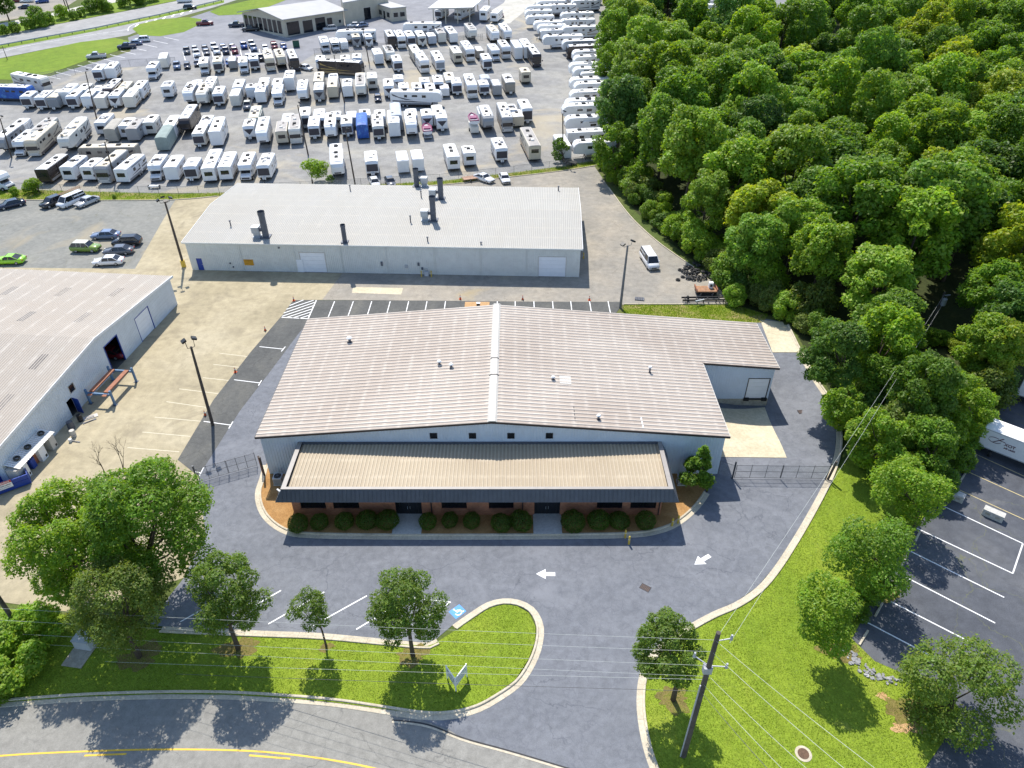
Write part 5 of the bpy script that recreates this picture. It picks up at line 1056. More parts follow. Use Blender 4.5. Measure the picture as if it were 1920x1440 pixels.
    if kind in ('tt','fw','a') and L > 8 and rg.random() < .6:
        sy = L*rg.uniform(.35,.5); sg = rg.choice((-1,1)); part('slide_out', MB().box(min(sg*(W-.02),sg*(W+.10)),sy,1.0,max(sg*(W-.02),sg*(W+.10)),sy+2.6,H_-.45,ch=.0), B); part('window', MB().box(min(sg*(W+.10),sg*(W+.115)),sy+.7,H_-1.35,max(sg*(W+.10),sg*(W+.115)),sy+1.9,H_-.75), V['glass'])
    # roof gear
    if kind in ('tt','fw','a','c'):
        acs = 1 if L < 7.5 else 2 if L < 11 else 3; y0 = 1.5
        for k in range(acs):
            y = y0+(L-2.6)*(k+rg.uniform(.15,.7))/acs; z = H_+.03; am = V['ac_dark'] if rg.random() < .66 else V['ac_white']
            part('air_conditioner', MB().loft([[(-.36,y-.48,z),(.36,y-.48,z),(.36,y+.48,z),(-.36,y+.48,z)],[(-.34,y-.46,z+.16),(.34,y-.46,z+.16),(.34,y+.44,z+.16),(-.34,y+.44,z+.16)],[(-.26,y-.32,z+.30),(.26,y-.32,z+.30),(.26,y+.36,z+.30),(-.26,y+.36,z+.30)]]), am)
        for k in range(rg.choice((2,3,4))):
            y = rg.uniform(.9,L-.6); x = rg.choice((-.55,-.2,.3,.6)); part('roof_vent', MB().box(x-.2,y-.2,H_+.02,x+.2,y+.2,H_+.16,ch=.04), V['ac_dark'] if rg.random() < .35 else V['ac_white'])
        if rg.random() < .25:
            y = L*.45; part('solar_panel', MB().box(-.9,y,H_+.08,-.3,y+1.1,H_+.11).box(.3,y,H_+.08,.9,y+1.1,H_+.11), V['stripe_dark'])
    if kind in ('tt','cargo') and nose not in ('rear','plain'):
        m = MB(); m.tube([(-.75,.1,.5),(0,-1.15,.5)],.05,6).tube([(.75,.1,.5),(0,-1.15,.5)],.05,6); m.cyl(0,-.95,0.0,.75,.045,6); part('tow_hitch', m, V['under'])
        if kind == 'tt': part('gas_bottles', MB().cyl(-.18,-.42,.5,1.0,.16,8).cyl(.18,-.42,.5,1.0,.16,8), V['propane'])
    if kind == 'fw': part('landing_gear', MB().box(-.9,2.55,.0,-.76,2.7,.9).box(.76,2.55,.0,.9,2.7,.9).tube([(0,.9,1.75),(0,.75,1.15)],.08,6), V['under'])
    if kind in ('tt','fw','a','cover'): part('skirt', MB().box(-W*.9,.6 if kind!='fw' else 2.7,.34,W*.9,L-.3,.66 if kind!='fw' else .78), V['under'])
    wy = {'tt':[L*.52,L*.52+.9],'fw':[L*.68,L*.68+1.0],'a':[1.5,L*.70],'c':[1.0,L*.70],'cargo':[L*.55],'cover':[L*.5,L*.5+.9]}[kind]
    RVC[key] = (out, [(sg*(W-.16), y) for sg in (-1,1) for y in wy]); return RVC[key]
def place_rv(kind, px, L, ang, body='white', roof='roof', nose='win', deco='g', H_=None, at='b', label='', group='', seed=0, name=None):
    Hd = {'tt':3.1,'fw':3.75,'a':3.55,'c':3.15,'cargo':2.45,'cover':3.2}[kind]; H_ = H_ or Hd
    b = P(px[0],px[1]) if at == 'b' else P(px[0],px[1],H_)
    z = h(b.x,b.y); a = math.radians(ang); hx, hy = -math.sin(a), math.cos(a); e = Vector((hx,hy,0)); z2 = h(b.x+hx*L,b.y+hy*L); tilt = math.atan2(z2-z, L)
    nm = name or {'tt':'travel_trailer','fw':'fifth_wheel_trailer','a':'motorhome','c':'cabover_motorhome','cargo':'cargo_trailer','cover':'covered_trailer'}[kind]
    t = thing(nm, label, {'tt':'trailer','fw':'trailer','a':'motorhome','c':'motorhome','cargo':'trailer','cover':'trailer'}[kind], (b.x,b.y,z), 0, group)
    sl = math.atan((h(b.x+hy*1.2,b.y-hx*1.2)-h(b.x-hy*1.2,b.y+hx*1.2))/2.4)
    t.rotation_euler = (Matrix.Rotation(a,4,'Z')@Matrix.Rotation(tilt,4,'X')@Matrix.Rotation(-sl,4,'Y')).to_euler()
    parts, wh = rv_parts(kind, L, H_, body, roof, nose, deco, seed)
    t.scale = (1.07,1.07,1.05)
    for n, me, sub in parts: link(n, me, t)
    for x, y in wh: add_wheel(t, x, y)
    RVLOG.append((t, kind, body, nose)); return t
RVLOG = []
KW = {'tt':'travel trailer','fw':'fifth-wheel trailer','a':'motorhome','c':'cab-over motorhome','cargo':'enclosed cargo trailer','cover':'covered trailer'}
CW_ = {'white':'white','offwhite':'ivory','beige':'beige','grey':'grey','dark':'dark brown','tan':'taupe','tarp_green':'grey-green','tarp_grey':'silver','tarp_tan':'tan','blue':'blue'}
NW = {'rear':'showing its rear window','win':'with a dark front window','dark':'with a dark front cap','grey':'with a grey front cap','tan':'with a tan front cap','vee':'with a dark vee on its front','plain':'with a plain end','':'' }
ORD = ['first','second','third','fourth','fifth','sixth','seventh','eighth','ninth','tenth','eleventh','twelfth','thirteenth','fourteenth','fifteenth','sixteenth','seventeenth','eighteenth','nineteenth','twentieth','twenty-first','twenty-second','twenty-third','twenty-fourth','twenty-fifth','twenty-sixth','twenty-seventh','twenty-eighth','twenty-ninth','thirtieth','thirty-first','thirty-second']
def row(desc, ents, order='from the left'):
    for i, e in enumerate(ents):
        kind, x, y, L = e[:4]; o = dict(ang=9.5, body='white', nose='win', deco='gdgt g'[i % 6].strip() or 'g'); ex = e[4] if len(e) > 4 else {}; rr = random.Random(desc+str(i)); o.update(ex)
        if 'body' not in ex and rr.random() < .22: o['body'] = rr.choice(('offwhite','beige','grey','offwhite')); o['roof'] = rr.choice(('roof','roof_tan','roof','roof_dirty'))
        if 'nose' not in ex: o['nose'] = rr.choice(('win','dark','vee','dark','grey'))
        if ex.get('nose') == 'plain' and rr.random() < .4: o['nose'] = 'dark'
        if kind == 'fw' and 'nose' not in ex: o['nose'] = rr.choice(('dark','grey','tan'))
        if kind in ('a','c','cover'): o['nose'] = ''
        if kind == 'cargo': o['nose'] = 'plain'
        if kind == 'fw' and abs(o['ang']) < 45 and o['nose'] in ('plain','rear'): kind = 'tt'; o.setdefault('H_', 3.6)
        nz = '' if kind in ('a','c','cover') else NW.get(o['nose'],'')
        lab = f"{CW_[o['body']]} {KW[kind]} {nz}".strip()+f", {ORD[i]} {order} in {desc}"
        lab = ' '.join(lab.split())
        if len(lab.split()) > 16 or len(lab) > 100: lab = ' '.join((f"{CW_[o['body']]} {KW[kind]}"+f", {ORD[i]} {order} in {desc}").split())
        place_rv(kind, (x,y), L, label=lab, group='campers parked in the gravel lot', seed=i, **o)
D = lambda **k: k
row('the row along the rear fence', [
 ('tt',87,347,9.0,D(ang=2,body='dark',nose='rear',deco='g')),('tt',133,342.5,7.0,D(ang=2,nose='rear')),('tt',170,342.5,5.5,D(ang=1,nose='rear')),('a',198,346.5,10.0,D(ang=1)),('tt',233,347,9.0,D(ang=0,nose='rear',deco='d')),('c',293.5,342,7.2,D(ang=8,body='white')),
 ('tt',325.6,342.6,7.2,D(ang=8,nose='plain')),('tt',362,342,5.6,D(ang=8,nose='plain')),('tt',395.6,344.8,11.5,D(ang=10,nose='rear')),('tt',426,342,9.0,D(ang=9,nose='rear',deco='d')),('c',462,341,8.2,D(ang=8)),('tt',497.7,340,7.6,D(ang=6,body='white',nose='dark')),
 ('fw',636,340.5,12.0,D(ang=12,nose='plain',deco='g')),('tt',700,332,6.6,D(ang=11.4,nose='plain')),('cargo',758,327.5,5.6,D(ang=11,nose='plain',H_=2.9)),('cargo',786,324.5,5.4,D(ang=11,nose='plain',H_=2.9)),('tt',851.8,322.5,8.0,D(ang=11,nose='rear')),('tt',882,315,4.6,D(ang=10,nose='rear')),('tt',941.4,307,7.0,D(ang=10.5,nose='plain',deco='d')),('tt',1002.8,304.5,11.6,D(ang=9.3,nose='rear',H_=3.5)),('tt',1060,302,7.5,D(ang=9,nose='plain'))])
row('the second row from the fence', [
 ('fw',8,293,9.5,D(ang=5,nose='dark')),('c',39,295.5,8.2,D(ang=5)),('a',67,295.5,12.0,D(ang=6,body='beige',roof='roof_tan',deco='d')),('fw',128,291,12.2,D(ang=7,nose='dark',deco='d')),('cover',212,268,6.5,D(ang=6,body='tarp_tan')),('tt',253,268,6.5,D(ang=6,body='grey',roof='roof_dirty',nose='plain')),('cover',308,284.5,8.0,D(ang=8,body='tarp_green')),
 ('tt',376.7,278,6.2,D(ang=8,body='offwhite')),('fw',408.7,277.5,9.4,D(ang=10,nose='plain',deco='g')),('tt',470.8,263.5,5.2,D(nose='vee')),('fw',495.8,279.5,10.0,D(ang=11,nose='dark')),('tt',531.7,273,7.0,D(ang=11,body='beige',roof='roof_dirty',nose='rear')),('a',556.7,272,9.4,D(ang=11,body='offwhite',roof='roof_dirty')),('tt',591.7,263,6.8),('fw',623,268,9.2,D(nose='dark')),('tt',653,258.5,6.0),
 ('cover',681.7,262,8.0,D(body='blue',H_=3.4)),('tt',711.7,263.5,8.4,D(body='offwhite',nose='dark',roof='roof')),('fw',741.7,260.5,8.6,D(nose='plain')),('fw',774,263.5,9.0,D(nose='dark')),('tt',830,248,6.0,D()),('fw',917,251,8.6,D(nose='dark',body='grey')),('a',952,250,10.2,D(ang=8.5)),('tt',972.4,241,5.0,D(nose='plain',H_=2.7)),('tt',988.8,233.5,7.0,D(nose='dark',H_=3.6))])
row('the third row from the fence', [
 ('tt',22,243,7.0,D(at='r',ang=5,nose='rear')),('fw',66,247,9.0,D(at='r',ang=5,nose='plain')),('tt',132,241,7.2,D(at='r',ang=5,nose='rear')),('tt',195,256,6.4,D(ang=6,nose='rear')),('tt',232,237,5.4,D(at='r',ang=6,nose='rear')),('cargo',263,237,5.0,D(at='r',ang=6)),('tt',285,255.5,5.2,D(ang=6,body='offwhite',nose='rear')),('tt',315,238,7.4,D(at='r',ang=7)),('fw',351.7,255.5,10.6,D(ang=8,body='dark',nose='dark',deco='t')),('tt',382.5,234,6.0,D(at='r',ang=8)),
 ('tt',475,221.7,8.4,D(at='r',ang=10,body='tarp_green',roof='roof_tan',nose='plain')),('tt',538,230,6.0,D(at='r')),('tt',570,218.5,6.4,D(at='r',body='offwhite')),('tt',597.5,223,6.6,D(at='r')),('tt',629,221.7,4.6,D(at='r')),('cargo',659,220.8,4.2,D(at='r')),('tt',684,218,4.6,D(at='r')),('tt',712.5,220,5.0,D(at='r')),('cover',743,216,8.5,D(at='r',body='tarp_grey',H_=3.9)),('tt',772.5,218,5.0,D(at='r')),('tt',801,218.3,5.0,D(at='r')),('tt',823,217,7.2,D(at='r')),('cargo',908,214,5.0,D(at='r',H_=2.9)),('tt',961,208,4.6,D(at='r'))])
row('the left block by the pole', [
 ('tt',55,206,4.8,D(ang=5)),('tt',81.5,208,6.0,D(ang=5,nose='plain')),('tt',104.5,208,7.0,D(ang=6,deco='d')),('tt',140,206,6.4,D(ang=6,nose='plain')),('tt',168,206,6.4,D(ang=7)),('tt',193,208,5.6,D(ang=7,body='offwhite',nose='plain')),('tt',219.6,204.5,5.8,D(ang=8)),('tt',246,206,7.4,D(ang=8,body='offwhite',nose='plain'))])
row('the left block\'s back row', [
 ('fw',118.6,174,7.0,D(at='r',ang=5,nose='plain')),('tt',150.5,170,5.6,D(at='r',ang=5,body='offwhite')),('tt',179,172,4.8,D(at='r',ang=6)),('fw',200,168.5,9.0,D(at='r',ang=7,body='dark',nose='dark')),('tt',228,167.7,6.4,D(at='r',ang=8)),('tt',255,167.7,7.2,D(at='r',ang=8))])
row('the group left of the cars', [('tt',187.7,154.5,6.0,D(ang=9,nose='plain')),('tt',210.7,151,6.4,D(ang=9,nose='plain')),('c',287,151.5,6.8,D(ang=10)),('cargo',310,130,6.0,D(ang=16,H_=2.9,nose='plain')),('tt',317,186,4.8,D(ang=9,nose='rear'))])
row('the middle row of the lot', [
 ('fw',358,202,8.6,D(ang=10,nose='dark')),('fw',382.7,205,9.6,D(ang=10,nose='dark')),('tt',412.8,200.5,6.4,D(ang=10,nose='dark')),('cargo',443.8,202,5.4,D(ang=10,H_=2.9,nose='plain')),('tt',491.6,196.5,7.2,D(ang=10,nose='plain')),('c',522.6,200.5,7.4,D(ang=10)),('fw',570.4,196.5,8.2,D(ang=10,nose='dark')),('tt',600.5,193,6.6,D(nose='vee')),('tt',626,187,7.4,D(body='beige',roof='roof_tan',nose='plain')),('tt',654,185.5,6.4,D(nose='plain')),('fw',679,188.5,9.4,D(nose='plain')),('tt',700,170,5.4,D(nose='rear',body='offwhite')),('tt',731,185.5,6.4,D()),('cargo',835,183.5,3.8,D(H_=2.3)),('tt',858,180.5,5.4,D()),('a',886.7,187,9.6,D()),('tt',909,181,4.6,D(nose='dark',H_=2.8)),('cargo',933,181.5,4.8,D(body='grey',H_=2.8)),('tt',957.5,178.5,7.4,D(body='tan')),('tt',986.7,158.5,4.4,D(nose='rear'))])
row('the row behind the middle row', [
 ('tt',365,162,5.2,D(at='r')),('fw',388,166,9.6,D(at='r',nose='rear')),('tt',444.7,165,7.0,D(at='r')),('tt',469.5,166,3.8,D(at='r')),('tt',491.6,162.7,7.4,D(at='r')),('tt',519,160,5.6,D(at='r')),('fw',545.6,173.5,7.0,D(nose='plain')),('tt',596.7,153,8.2,D(at='r',body='beige',roof='roof_tan',nose='plain')),('tt',625,148,4.4,D(at='r')),('tt',676,146.7,4.6,D(at='r',roof='roof_tan')),('tt',747.5,150,4.4,D(at='r')),('tt',757.5,166.7,5.0,D(at='r')),('tt',782.5,166.7,5.0,D(at='r')),('tt',796.7,155,4.2,D(at='r')),('tt',807.5,168,5.0,D(at='r')),('tt',822.5,155,6.2,D(at='r')),('tt',845,151.7,7.2,D(at='r')),('cover',911,163,3.6,D(body='tarp_grey',H_=2.2))])
row('the row below the parked cars', [
 ('c',386,142,6.6,D(ang=16,body='offwhite')),('tt',412,138.5,6.2,D(ang=15,body='offwhite',roof='roof_tan',nose='plain')),('cargo',438.5,131.5,4.6,D(ang=15,body='grey')),('c',459.7,140,6.4,D(ang=16,roof='roof_tan')),('tt',480,133,6.2,D(ang=17)),('a',510,134.8,9.4,D(ang=19,body='beige',roof='roof_tan')),('fw',531.5,131.5,8.2,D(ang=20,body='beige',roof='roof_tan',nose='grey')),('a',556,135,9.8,D(ang=20,body='dark'))])
row('the row beside the brown motorhome', [
 ('tt',600,113,4.6,D(at='r')),('tt',646.7,112,4.4,D(at='r')),('tt',669,110,5.0,D(at='r')),('tt',712.5,123.5,6.6,D(nose='plain',ang=16)),('fw',735,123,7.6,D(nose='plain',ang=16)),('tt',748,137,6.4,D(nose='dark',ang=14)),('tt',785,121,9.0,D(nose='dark',ang=16)),('a',798,139,10.0,D(ang=16)),('tt',821,106,5.6,D(at='r',ang=14)),('tt',826.7,136,7.4,D(ang=12)),('tt',860,121,7.6,D(ang=14,body='beige',nose='rear')),('a',883,117.5,9.4,D(ang=14)),('cargo',901.7,112,4.6,D(body='tan',ang=14)),('tt',915,134,6.4,D(ang=11)),('c',931,117,7.4,D(ang=13)),('a',950,112.5,7.6,D(ang=12)),('cargo',973,114,8.0,D(H_=3.6,nose='plain',ang=10)),('a',1006.7,127.5,10.6,D(ang=10,body='dark')),('fw',991,113,9.0,D(ang=10,nose='plain'))])
row('the farthest row by the showroom', [
 ('c',613,100.5,7.2,D(ang=18)),('c',631.7,98.5,5.8,D(ang=18,H_=2.7)),('cargo',647.5,95.5,4.6,D(ang=18,nose='plain')),('tt',671,90.5,4.8,D(ang=16)),('tt',693,90.5,7.4,D(ang=16)),('a',736.7,92.5,8.0,D(ang=16,body='dark')),('a',755,92.5,8.0,D(ang=16)),('tt',773,89,7.2,D(ang=16)),('tt',793,89,7.4,D(ang=15)),('tt',811.7,86,4.8,D(ang=15,body='tarp_grey',H_=2.7,nose='plain')),('tt',830,83,6.4,D(ang=15,nose='plain')),('tt',851.7,83,9.2,D(ang=15,nose='plain')),('fw',888,79.5,8.6,D(ang=14,nose='dark')),('fw',930,84.5,9.4,D(ang=13,nose='dark',roof='roof_tan')),('fw',953,82,9.6,D(ang=12,nose='dark')),('fw',906,42,7.0,D(ang=-10,nose='rear')),('tt',926,44,7.0,D(ang=-14,nose='rear')),('tt',822,38,6.0,D(ang=-20,nose='plain')),('a',858,39,9.0,D(ang=-30))])
# side-on vehicles: the near-side flank faces the camera
row('the broadside vehicles', [
 ('a',160,305,11.5,D(ang=-88,body='tan',roof='roof_tan',deco='d')),('a',93,172,11.0,D(ang=66,body='offwhite',deco='d')),('a',68,189,11.5,D(ang=84,body='blue',deco='')),('fw',830,199.5,12.4,D(ang=86,nose='plain',deco='d')),('a',682,141,12.0,D(ang=80,body='dark',deco='o')),('fw',632,82,12.0,D(ang=-84,nose='plain',deco='d')),('fw',757,67,12.0,D(ang=-86,nose='grey',deco='d')),('c',24,356,7.4,D(ang=72,deco='d'))], 'counted')
# trailers nosed out along the wood
col = [('fw',1073,298,9.5,'grey'),('tt',1089,249,6.0,'win'),('fw',1058,250,11,'dark'),('tt',1062,272,8.5,'plain'),('fw',1053,227,11,'grey'),('fw',1058,217,11,'plain'),('fw',1067,200,11,'grey'),('fw',1075,184,10.5,'plain'),('fw',1067,175,11.5,'grey'),('tt',1086,158,8.5,'plain'),('fw',1073,155,10.5,'grey'),('fw',1066,146,10.8,'plain'),('fw',1074,132,10.5,'grey'),('fw',1072,121,10.5,'grey'),('a',1062,110,12,'dark'),('fw',1053,101,11.5,'grey'),('fw',1017,92,12,'dark'),('fw',1052,74,11.5,'grey'),('tt',1012,76,7.5,'dark'),('fw',1007,71,9,'plain'),('fw',1000,64,9,'grey'),('fw',1050,60,11,'plain'),('fw',986,53,9,'grey'),('fw',1050,47,11,'plain'),('fw',984,42,9,'plain'),('fw',1025,31,10,'dark'),('fw',985,33,9,'grey'),('fw',1006,23,10,'plain'),('fw',1070,22,10,'grey'),('fw',1025,12,10,'grey'),('fw',1075,9,10,'plain')]
row('the column along the wood', [(k,x,y,L,D(ang=-82,nose=nz,body='dark' if (k=='a') else 'white',deco='gdt'[i%3])) for i,(k,x,y,L,nz) in enumerate(col)], 'from the front')
row('the far truck yard', [('cargo',1382-9*i,68-9.5*i,14,D(ang=82,H_=3.6,nose='plain',deco='')) for i in range(9)], 'from the front')
# ---------------------------------------------------------------- cars, pickups, vans
CC = {}
def carpaint(name, c):
    if name not in CC: CC[name] = paint('car_paint_'+name, c, .25, .03, 1.0, coat=.6)
    return CC[name]
COLS = {'black':(0.012,0.013,0.016),'navy':(0.018,0.026,0.055),'blue':(0.02,0.07,0.27),'silver':(0.46,0.47,0.48),'white':(0.74,0.75,0.76),'grey':(0.11,0.12,0.14),'steel':(0.17,0.22,0.33),'lime':(0.27,0.60,0.02),'olive':(0.17,0.27,0.035),'maroon':(0.14,0.012,0.02),'cream':(0.62,0.60,0.48),'purple':(0.09,0.03,0.10)}
CARC = {}
def car_parts(kind, cname, roofc=None):
    key = (kind, cname, roofc)
    if key in CARC: return CARC[key]
    pm = carpaint(cname, COLS[cname]); out = []
    L, W, H_ = {'sedan':(4.9,.93,1.44),'coupe':(5.0,.95,1.45),'suv':(4.8,.97,1.75),'pickup':(5.7,1.0,1.85),'van':(5.6,1.0,2.05),'hatch':(4.3,.89,1.5)}[kind]
    def S(y, w_, zb, zt, tw=.86): return [(-w_*.92,y,zb),(-w_,y,zb+.18),(-w_,y,zt-.18),(-w_*tw,y,zt),(w_*tw,y,zt),(w_,y,zt-.18),(w_,y,zb+.18),(w_*.92,y,zb)]
    zb = .24; belt = {'sedan':.95,'coupe':.98,'suv':1.10,'pickup':1.15,'van':1.15,'hatch':.98}[kind]; hood = belt-.10
    if kind == 'van': prof = [(0,.78,.45,.72),(.10,.9,.30,.98),(.75,1,zb,1.08),(.95,1,zb,belt),(L-.1,1,zb,belt),(L,.95,.35,belt-.02)]
    elif kind == 'pickup': prof = [(0,.82,.45,.85),(.12,.93,.32,1.02),(.5,1,zb,1.1),(1.5,1,zb,belt),(3.5,1,zb,belt),(L-.08,1,zb+.05,belt-.02),(L,.95,.45,belt-.08)]
    elif kind == 'suv': prof = [(0,.80,.42,.75),(.12,.92,.30,.92),(.55,.99,zb,1.0),(1.35,1,zb,belt),(L-.3,1,zb,belt),(L-.05,.96,zb+.1,belt-.02),(L,.88,.45,belt-.12)]
    else: prof = [(0,.74,.40,.62),(.12,.88,.28,.74),(.6,.98,zb,hood-.03),(1.45,1,zb,belt-.02),(L-1.3,1,zb,belt),(L-.5,.97,zb,belt+.02),(L-.06,.90,zb+.08,belt-.05),(L,.80,.42,belt-.18)]
    out.append(('body', MB().loft([S(y, W*k, a, b) for y,k,a,b in prof]).mesh('body', pm, True)))
    cab = {'sedan':(1.35,2.05,3.55,4.35),'coupe':(1.55,2.3,3.4,4.5),'suv':(1.25,1.85,4.1,4.72),'pickup':(1.45,2.15,3.35,3.65),'van':(.72,1.45,5.35,5.55),'hatch':(1.15,1.85,3.3,4.15)}[kind]
    wt = W*.74; wb = W*.93; z0 = belt-.04; zt = H_-.05
    g = MB(); g.loft([[(-wb,cab[0],z0),(wb,cab[0],z0),(wb,cab[3],z0),(-wb,cab[3],z0)],[(-wt,cab[1],zt),(wt,cab[1],zt),(wt,cab[2],zt),(-wt,cab[2],zt)]])
    gl = g.mesh('windows', V['glass'], False); out.append(('windows', gl))
    rm = carpaint(roofc, COLS[roofc]) if roofc else pm; r = MB()
    r.loft([[(-wt-.01,cab[1]-.05,zt-.02),(wt+.01,cab[1]-.05,zt-.02),(wt+.01,cab[2]+.05,zt-.02),(-wt-.01,cab[2]+.05,zt-.02)],[(-wt*.92,cab[1]+.12,H_),(wt*.92,cab[1]+.12,H_),(wt*.92,cab[2]-.1,H_),(-wt*.92,cab[2]-.1,H_)]])
    for sg in (-1,1):
        for (ya,yb) in ((cab[0],cab[1]),(cab[3],cab[2])): r.tube([(sg*(wb-.01),ya,z0),(sg*(wt+.005),yb,zt)],.045,5)
        n = 1 if kind in ('sedan','coupe','hatch') else 2
        for k in range(n):
            yb = cab[1]+(cab[2]-cab[1])*(k+1)/(n+1); r.tube([(sg*(wb+.005),yb+.05,z0),(sg*(wt+.012),yb,zt)],.04,5)
    out.append(('roof', r.mesh('roof', rm)))
    if kind == 'pickup': out.append(('cargo_bed', MB().box(-W*.8,3.8,belt-.02,W*.8,L-.18,belt+.012).mesh('cargo_bed', V['under'])))
    if kind == 'van': out.append(('side_panels', MB().box(-W*.86,3.0,belt,-W*.845,5.3,H_-.35).box(W*.845,3.0,belt,W*.86,5.3,H_-.35).mesh('side_panels', pm)))
    for sg in (-1,1):
        out.append(('headlight', MB().box(sg*W*.66-.16,-.005+.03,.62,sg*W*.66+.16,.16,.76).mesh('headlight', V['ac_white']))); out.append(('taillight', MB().box(sg*W*.72-.13,L-.12,.68,sg*W*.72+.13,L+.012,.86).mesh('taillight', MT['red'])))
        out.append(('mirror', MB().box(min(sg*W*.95,sg*(W+.16)),cab[0]+.35,belt,max(sg*W*.95,sg*(W+.16)),cab[0]+.5,belt+.14).mesh('mirror', pm)))
    out.append(('grille', MB().box(-W*.42,-.012,.45,W*.42,.06,.66).mesh('grille', V['under'])))
    r_ = .33 if kind in ('sedan','coupe','hatch') else .38
    wl = [(sg*(W-.115), y) for sg in (-1,1) for y in (.92, L-1.05)]
    CARC[key] = (out, wl, r_, L); return CARC[key]
def place_car(kind, px, ang, cname, label, group=None, roofc=None, name=None):
    """px = ground point under the vehicle's middle; ang = direction from nose to tail, degrees left of +Y"""
    parts, wl, r_, L = car_parts(kind, cname, roofc); c = P(*px); a = math.radians(ang); hx, hy = -math.sin(a), math.cos(a); bx, by = c.x-hx*L/2, c.y-hy*L/2; z = h(bx,by)
    t = thing(name or {'sedan':'sedan_car','coupe':'coupe_car','suv':'suv_car','pickup':'pickup_truck','van':'passenger_van','hatch':'hatchback_car'}[kind], label, {'pickup':'pickup','van':'van'}.get(kind,'car'), (bx,by,z), 0, group)
    tilt = math.atan2(h(bx+hx*L,by+hy*L)-z, L); sl = math.atan((h(bx+hy,by-hx)-h(bx-hy,by+hx))/2); t.rotation_euler = (Matrix.Rotation(a,4,'Z')@Matrix.Rotation(tilt,4,'X')@Matrix.Rotation(-sl,4,'Y')).to_euler()
    for n, me in parts: link(n, me, t)
    for x, y in wl: add_wheel(t, x, y, r_, .22)
    return t
place_car('sedan',(200,446),-86,'steel','steel-blue sedan, back left of the five cars on the grey lot'); place_car('suv',(240,459),-84,'black','black suv at the right of the cars on the grey lot')
place_car('suv',(163,470),88,'olive','olive green off-roader with cream roof on the grey lot',roofc='cream'); place_car('sedan',(224,475),-84,'grey','dark grey sedan between the black suv and the white sedan'); place_car('sedan',(205,495),-84,'white','white sedan nearest the left warehouse on the grey lot'); place_car('coupe',(20,493),-86,'lime','lime green coupe at the left edge')
place_car('sedan',(23,388),-48,'navy','dark navy sedan by the weeds at the far left'); place_car('suv',(101,385),-27,'black','dark suv left of the white van with the ladder'); place_car('van',(136,383),-24,'white','white work van with ladders on its roof'); place_car('sedan',(165,383),-24,'silver','silver sedan right of the white work van')
place_car('van',(1217,494),8,'white','white passenger van parked by the wood behind the warehouse'); place_car('sedan',(946,339),12,'white','white sedan beside the wrecked car behind the cream warehouse'); place_car('coupe',(908,339),48,'white','white wrecked coupe with stripped front behind the cream warehouse')
place_car('hatch',(703,347),20,'white','white car half hidden behind the cream warehouse roof'); place_car('hatch',(732,346),20,'grey','dark grey car half hidden behind the cream warehouse roof')
ld = P(133,379); lt = thing('ladder', 'wooden-coloured ladders strapped on the white van roof', 'ladder', (ld.x+.2,ld.y+.3,2.12), math.radians(-24)); wood_m = paint('ladder_fibreglass', (0.42,0.27,0.17), .7, .1, 3)
for k in range(2):
    for s in (-.2,.2): MB().box(k*.55-.3+s-.03,-2.2,0,k*.55-.3+s+.03,2.6,.08).build('rail', wood_m, lt)
    for i in range(10): MB().box(k*.55-.5,-2.0+i*.46,.02,k*.55-.1,-1.95+i*.46,.06).build('rung', wood_m, lt)
